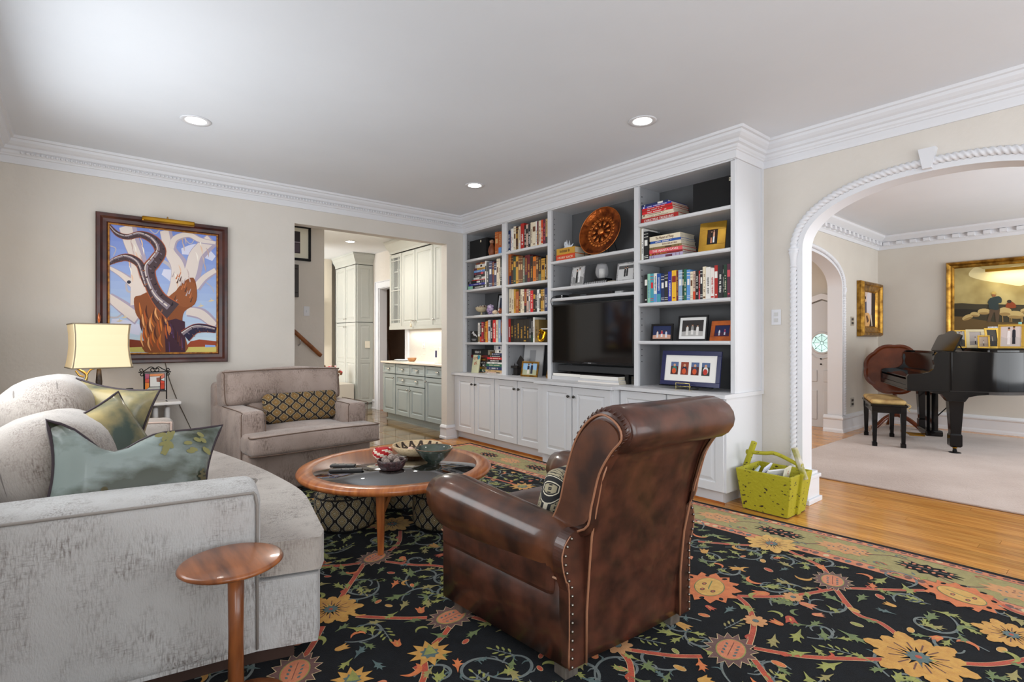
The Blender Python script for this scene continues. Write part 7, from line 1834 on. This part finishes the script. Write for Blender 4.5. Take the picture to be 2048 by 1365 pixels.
for i in range(16):
    f = i / 15; sky.rect(xA, zA + (zB - zA) * i / 16, xB, zA + (zB - zA) * (i + 1) / 16, tuple(int(u + (v - u) * f) for u, v in zip((206, 226, 236), (122, 144, 214))), 0.2)
sky.build('painted_sky', t)
def st(pts, wd, c_, l): d.rib(pts, wd, c_, l, 6)
for p in (((1240, 420), (1330, 410), (1400, 430), (1460, 470)), ((1110, 560), (1180, 590), (1230, 640)), ((760, 900), (860, 930), (960, 960))): st(p, [40, 80, 70, 40][:len(p)], (214, 216, 236), 1)
d.poly([(742, 1082), (742, 1030), (800, 1022), (880, 1020), (985, 1032), (985, 1085)], (134, 60, 40), 1); d.poly([(1270, 1070), (1300, 1035), (1360, 1022), (1440, 1030), (1478, 1035), (1478, 1080), (1270, 1085)], (160, 74, 46), 1)
d.poly([(742, 1082), (1000, 1072), (1000, 1108), (742, 1106)], (206, 196, 110), 2); d.poly([(1262, 1075), (1478, 1070), (1478, 1108), (1262, 1108)], (214, 200, 112), 2); d.poly([(1400, 1058), (1470, 1062), (1470, 1074), (1400, 1076)], (150, 176, 226), 2)
WH, WS, WO = (226, 214, 206), (176, 164, 184), (214, 150, 104)
def white(pts, wd, l=3): st(pts, wd, WS, l); st([(a - w_ * .12, b - 2) for (a, b), w_ in zip(pts, wd)], [w_ * .72 for w_ in wd], WH, l + 1)
white([(870, 250), (900, 360), (945, 480), (950, 620), (985, 780)], [120, 110, 110, 120, 200]); white([(1130, 280), (1165, 420), (1225, 520), (1235, 640), (1215, 780)], [80, 90, 120, 150, 190]); white([(1450, 340), (1350, 440), (1315, 560), (1260, 700)], [100, 110, 120, 150])
white([(1280, 830), (1380, 850), (1474, 930)], [70, 80, 60]); white([(744, 730), (840, 800), (950, 880)], [60, 90, 100]); white([(744, 530), (830, 580), (920, 650)], [24, 40, 70]); white([(1476, 550), (1400, 600), (1340, 670)], [44, 50, 60]); white([(1175, 400), (1200, 335), (1290, 308), (1370, 345), (1474, 365)], [50, 50, 42, 40, 26], 5)
for p, w_ in (([(742, 380), (790, 400), (775, 450)], 7), ([(1100, 480), (1150, 510), (1180, 545)], 22), ([(1250, 320), (1300, 370), (1330, 330)], 6), ([(1390, 620), (1440, 660), (1460, 700)], 6), ([(744, 780), (860, 790), (930, 770)], 16), ([(744, 870), (800, 870), (840, 840)], 12), ([(1020, 270), (1060, 300), (1090, 270)], 7), ([(860, 640), (870, 690), (910, 700)], 14)): st(p, w_, (190, 184, 190), 2)
d.poly([(915, 740), (960, 720), (1020, 700), (1090, 760), (1160, 740), (1240, 640), (1320, 600), (1345, 700), (1330, 780), (1260, 830), (1245, 900), (1262, 1000), (1265, 1108), (990, 1108), (985, 1000), (960, 900), (925, 840)], (140, 80, 46), 6, 3)
d.poly([(1120, 900), (1200, 880), (1262, 900), (1265, 1108), (1130, 1108)], (70, 42, 56), 7); d.poly([(1150, 745), (1200, 690), (1260, 640), (1330, 640), (1330, 770), (1250, 800)], (150, 88, 52), 7, 3)
for i in range(30):
    a0 = (880, 900, 930, 1180, 1210, 1330, 1370, 860, 1250, 950)[i % 10] + (i * 13) % 40; b0 = 300 + (i * 71) % 330
    st([(a0, b0), (a0 + 12, b0 + 30), (a0 + 16, b0 + 64)], [2, 9, 2], ((206, 186, 180), (244, 236, 226), (196, 170, 164), (232, 196, 166))[i % 4], 5.5)
for i in range(26):
    a0 = 950 + (i * 37) % 200; b0 = 770 + (i * 53) % 240
    st([(a0, b0), (a0 + 8 - (i % 5) * 4, b0 + 50), (a0 + 14, b0 + 95)], [3, 13, 3], ((214, 124, 56), (186, 92, 44), (236, 170, 110), (88, 46, 34))[i % 4], 8)
for i in range(12):
    a0 = 1150 + (i * 29) % 100; b0 = 900 + (i * 41) % 150; st([(a0, b0), (a0 + 5, b0 + 70)], [3, 7], ((118, 62, 44), (96, 66, 110), (60, 32, 36))[i % 3], 8)
for i in range(16):
    a0 = 1190 + (i * 31) % 130; b0 = 560 + (i * 43) % 200; st([(a0, b0), (a0 - 14, b0 + 36)], [3, 10], ((186, 170, 170), (90, 60, 52), (196, 116, 72))[i % 3], 8)
def dark(pts, wd, l=9, c0=(78, 62, 66), c1=(176, 92, 54)):
    st(pts, [w_ * 1.14 for w_ in wd], c1, l); st(pts, wd, c0, l + 1); st([(a - w_ * .22, b - w_ * .20) for (a, b), w_ in zip(pts, wd)], [w_ * .30 for w_ in wd], (140, 128, 138), l + 2); st([(a - w_ * .30, b - w_ * .28) for (a, b), w_ in zip(pts, wd)], [w_ * .08 for w_ in wd], (226, 214, 204), l + 2.5)
    Q = spline([(a, b, w_) for (a, b), w_ in zip(pts, wd)], 5)
    for i in range(2, len(Q) - 2):
        a, b, w_ = Q[i]; p_ = Q[i + 1]; an = atan2(p_[1] - b, p_[0] - a) + pi / 2; o1 = (-.42, .1, -.2, .3)[i % 4] * w_
        st([(a + o1 * cos(an), b + o1 * sin(an)), (a + (o1 + w_ * .16) * cos(an) + 7, b + (o1 + w_ * .16) * sin(an) + 4), (a + (o1 + w_ * .3) * cos(an) + 4, b + (o1 + w_ * .3) * sin(an))], [2, w_ * .10, 2], ((40, 32, 40), (150, 96, 70), (120, 108, 120), (84, 50, 40))[(i * 3) % 4], l + 3)
dark([(744, 505), (790, 478), (870, 462), (950, 505), (985, 600), (1000, 660)], [22, 38, 46, 50, 46, 30])
dark([(744, 240), (800, 300), (870, 322), (960, 305), (1050, 345), (1095, 420), (1055, 490), (1015, 550), (1035, 650), (1090, 750), (1180, 830)], [16, 30, 34, 42, 58, 72, 80, 84, 84, 96, 130])
dark([(1262, 1000), (1330, 950), (1400, 945), (1474, 958)], [80, 60, 50, 36], 9, (44, 40, 66), (150, 70, 50))
for a, b in ((1370, 788), (1440, 752), (850, 865), (815, 890)): d.poly([(a - 22, b + 8), (a, b), (a - 5, b - 18), (a + 6, b - 2), (a + 24, b + 4), (a, b + 12)], (222, 206, 170), 4)
d.ell(1155, 955, 13, 24, (196, 120, 70), 9); d.ell(880, 630, 14, 12, (50, 50, 66), 6)
d.build('painted_tree', t)
tl = thing('picture_light', 'brass picture light clipped on top of the tree painting frame', 'picture light')
pa, pb = onY(283, 430, 5.26), onY(389, 444, 5.26)
MB().box(pa[0], 5.225, 2.165, pb[0], 5.285, 2.205).build('shade', BRASS, tl, bevel=.01); MB().tube([((pa[0] + pb[0]) / 2, 5.28, 2.19), ((pa[0] + pb[0]) / 2, 5.33, 2.235), ((pa[0] + pb[0]) / 2, 5.36, 2.225)], .006, 6).build('arm', BRASS, tl)
t = thing('electric_cord', 'thin dark cord hanging from the tree painting down the wall', 'cord')
MB().tube(spline([onY(px, py, YB - .006) for px, py in ((330, 724), (338, 757), (352, 795), (372, 838), (392, 880))], 4), .0035, 5).build('cord', mat('brown_cord', (96, 84, 72), .6), t)
# radiator, stained glass, phone, lamp
t = thing('radiator', 'white column radiator with a shelf below the tree painting', 'radiator')
WR = mat('white_radiator', (228, 226, 224), .4)
MB().box(.03, 5.10, .655, .665, YB - .03, .682).build('shelf', WR, t, bevel=.008, seg=3)
for i in range(7):
    x = .085 + i * .082
    m_ = MB().rbox((.034, .16, .50), .016, mid=3); m_.build('column', WR, t, (x, 5.25, .385))
MB().box(.07, 5.20, .12, .60, 5.30, .16).build('lower_header', WR, t, bevel=.01)
for x in (.09, .58): MB().box(x - .015, 5.22, 0, x + .015, 5.28, .14).build('foot', WR, t)
for i, (z, c_) in enumerate(((0, (238, 232, 220)), (.022, (196, 60, 40)), (.040, (40, 60, 60)))):
    tt = thing('magazine', ('cream magazine at the bottom of the pile beside the radiator', 'red magazine in the middle of the pile beside the radiator', 'dark green magazine on top of the pile beside the radiator')[i], 'magazine', (.80, 5.15, z + .001), radians(8 - 9 * i)); MB().box(-.13, -.1, 0, .13, .1, .018).build('pages', flat(c_), tt)
t = thing('stained_glass_frame', 'orange and clear stained glass panel in a scrolled black iron stand', 'ornament', (.505, 5.17, .6825))
X_ = lambda a, b: (lambda p: (p[0] - .505, p[2] - .6825))(onY(230 + a / 8.53, 720 + b / 8.53, 5.17))
ir = MB()
for a in (497, 880):
    p, q_ = X_(a, 695 if a < 600 else 672), X_(a - 5, 225); ir.tube([(p[0], 0, max(.002, p[1])), (q_[0], 0, q_[1])], .0045, 6)
    p = (p[0], max(.003, p[1])); ir.tube([(p[0], -.035, .003), (p[0], .035, .003)], .004, 6)
for b_, (aa, ab) in ((215, (400, 955)), (540, (495, 875))):
    p, q_ = X_(aa, b_), X_(ab, b_ - 10); ir.tube([(p[0], 0, p[1]), (q_[0], 0, q_[1])], .0042, 6)
def curl(ac, bc, r, a0, turns, sgn=1):
    pts = []
    for i in range(18): f = i / 17; rr = r * (1 - .62 * f); a = a0 + sgn * turns * 2 * pi * f; p = X_(ac + rr * cos(a), bc + rr * sin(a)); pts.append((p[0], 0, p[1]))
    ir.tube(pts, .0032, 6)
curl(445, 182, 34, .6, -1.0); curl(455, 250, 34, -.6, 1.0); curl(905, 172, 34, pi - .6, 1.0); curl(905, 238, 34, pi + .6, -1.0); curl(640, 170, 44, 0, 1.0); curl(720, 168, 44, pi, -1.0)
for p4 in (((480, 205), (560, 150), (620, 122), (684, 160)), ((684, 160), (740, 120), (800, 150), (890, 195))): ir.tube(spline([(X_(*p)[0], 0, X_(*p)[1]) for p in p4], 5), .0035, 6)
ir.build('iron_stand', BLACKM, t)
d = Deco(lambda a, b, h: (X_(a, b)[0], -h, X_(a, b)[1]), .0012)
d.rect(492, 222, 868, 530, (214, 214, 214), 0)
OR1, OR2, RD, CLR = (226, 110, 24), (206, 60, 22), (150, 30, 50), (232, 234, 232)
for pts, c_ in (([(515, 240), (585, 245), (580, 320), (515, 330)], (180, 36, 90)), ([(515, 333), (582, 325), (582, 395), (515, 385)], OR2), ([(515, 390), (582, 400), (580, 470), (525, 510), (515, 510)], (226, 130, 20)), ([(590, 245), (840, 235), (780, 280), (590, 282)], (230, 128, 20)),
                ([(842, 240), (842, 300), (780, 330), (780, 285)], (220, 110, 80)), ([(842, 304), (842, 360), (780, 340)], CLR), ([(775, 350), (842, 370), (842, 408), (775, 405)], (220, 60, 20)), ([(775, 412), (842, 412), (842, 495), (775, 500)], OR2), ([(596, 288), (764, 284), (764, 455), (598, 460)], CLR), ([(705, 305), (764, 300), (764, 380), (710, 375)], (140, 74, 50)),
                ([(530, 512), (590, 470), (764, 465), (764, 500), (700, 510)], (196, 200, 196))):
    d.poly(pts, mat('stained_%d_%d_%d' % c_, c_, .1, coat=.4), 2)
d.rect(505, 232, 852, 520, flat((30, 30, 32)), 1); d.build('glass_panel', t)
MB().box(X_(492, 0)[0], .0, X_(0, 530)[1], X_(868, 0)[0], .006, X_(0, 222)[1]).build('panel_back', flat((200, 200, 200)), t)
t = thing('end_table', 'dark wooden end table hidden behind the sofa, carrying lamp and phone', 'side table', (.14, 4.92, 0))
MB().box(-.28, -.13, .60, .28, .13, .625).build('top', mat('dark_walnut', (92, 58, 34), .35), t, bevel=.004)
for x in (-.25, .25):
    for y in (-.1, .1): MB().box(x - .02, y - .02, 0, x + .02, y + .02, .60).build('leg', mat('dark_walnut', (92, 58, 34), .35), t)
t = thing('table_lamp', 'lit table lamp with a pinched cream square shade and dark stem', 'lamp', (.12, 4.85, .6255))
SHD = mat('lit_cream_shade', (226, 210, 176), .8, emit=(255, 200, 104), es=.16)
mb = MB(); vs = []; Z_ = [.365, .40, .45, .52, .60, .66, .675]; W_ = [.170, .164, .157, .152, .153, .158, .159]
for z, w_ in zip(Z_, W_):
    for i in range(4):
        a = radians(-128 + 90 * i) ; r = w_ * 1.38
        c1, c2 = radians(-4), radians(4)
        vs += [(r * cos(a - .05), r * sin(a - .05), z), (r * cos(a + .05), r * sin(a + .05), z)]
mb.add(vs, [(k * 8 + j, k * 8 + (j + 1) % 8, (k + 1) * 8 + (j + 1) % 8, (k + 1) * 8 + j) for k in range(len(Z_) - 1) for j in range(8)], 0, False)
sd = mb.build('shade', SHD, t)
TRM = mat('shade_trim', (128, 116, 96), .7)
for k in (0, len(Z_) - 1): MB().tube([vs[k * 8 + j] for j in range(8)], .0045, 6, closed=True, sm=False).build('trim', TRM, sd)
for i in range(4):
    MB().tube([tuple((Vector(vs[k * 8 + 2 * i]) + Vector(vs[k * 8 + 2 * i + 1])) / 2) for k in range(len(Z_))], .004, 6).build('seam', TRM, sd)
MB().lathe([(.05, 0), (.055, .012), (.03, .03), (.014, .06), (.016, .16), (.020, .26), (.014, .34), (.010, .37)], 16).build('stem', mat('antique_silver_stem', (96, 84, 72), .35, .6, c2=(40, 36, 34), vs=20), t)
MB().lathe([(.003, .36), (.003, .69), (.008, .70), (.012, .725), (.006, .75), (.0001, .765)], 10).build('finial', mat('copper_finial', (150, 90, 60), .3, .8), t)
GL = mat('gilt_branch', (226, 190, 110), .2, 1.0)
MB().tube(spline([(-.10, -.02, .0), (-.10, -.02, .08), (-.11, -.02, .16), (-.085, -.02, .24), (-.07, -.02, .31), (-.11, -.02, .35), (-.15, -.02, .375)], 5), [.012] * 12 + [.009] * 12 + [.007] * 7, 8).tube(spline([(-.07, -.02, .31), (-.05, -.02, .345), (-.02, -.02, .36)], 4), .006, 8).tube(spline([(-.085, -.02, .30), (-.11, -.02, .31), (-.13, -.02, .345)], 4), .006, 8).build('gilt_branch', GL, t)
pl = bpy.data.lights.new('lamp_bulb', 'POINT'); pl.energy = 2.2; pl.color = (1, .78, .48); pl.shadow_soft_size = .04
o = bpy.data.objects.new('lamp_bulb', pl); o.location = (.12, 4.85, 1.14); C.objects.link(o)
t = thing('cordless_phone', 'black cordless phone standing in its cradle beside the lamp', 'phone', (.30, 4.86, .6255))
MB().rbox((.05, .025, .165), .010, mid=2, M=T(0, 0, .12) @ RX(radians(-8))).build('handset', BLKP, t)
MB().rbox((.075, .075, .035), .010, mid=2, M=T(0, 0, .018)).build('cradle', BLKP, t)
for i in range(3):
    for j in range(3): MB().box(-.013 + i * .010, -.0225, .105 + j * .013, -.006 + i * .010, -.018, .112 + j * .013).build('key', flat((150, 150, 152)), t)
MB().box(-.014, -.020, .155, .014, -.0165, .178).build('display', flat((60, 66, 70)), t)
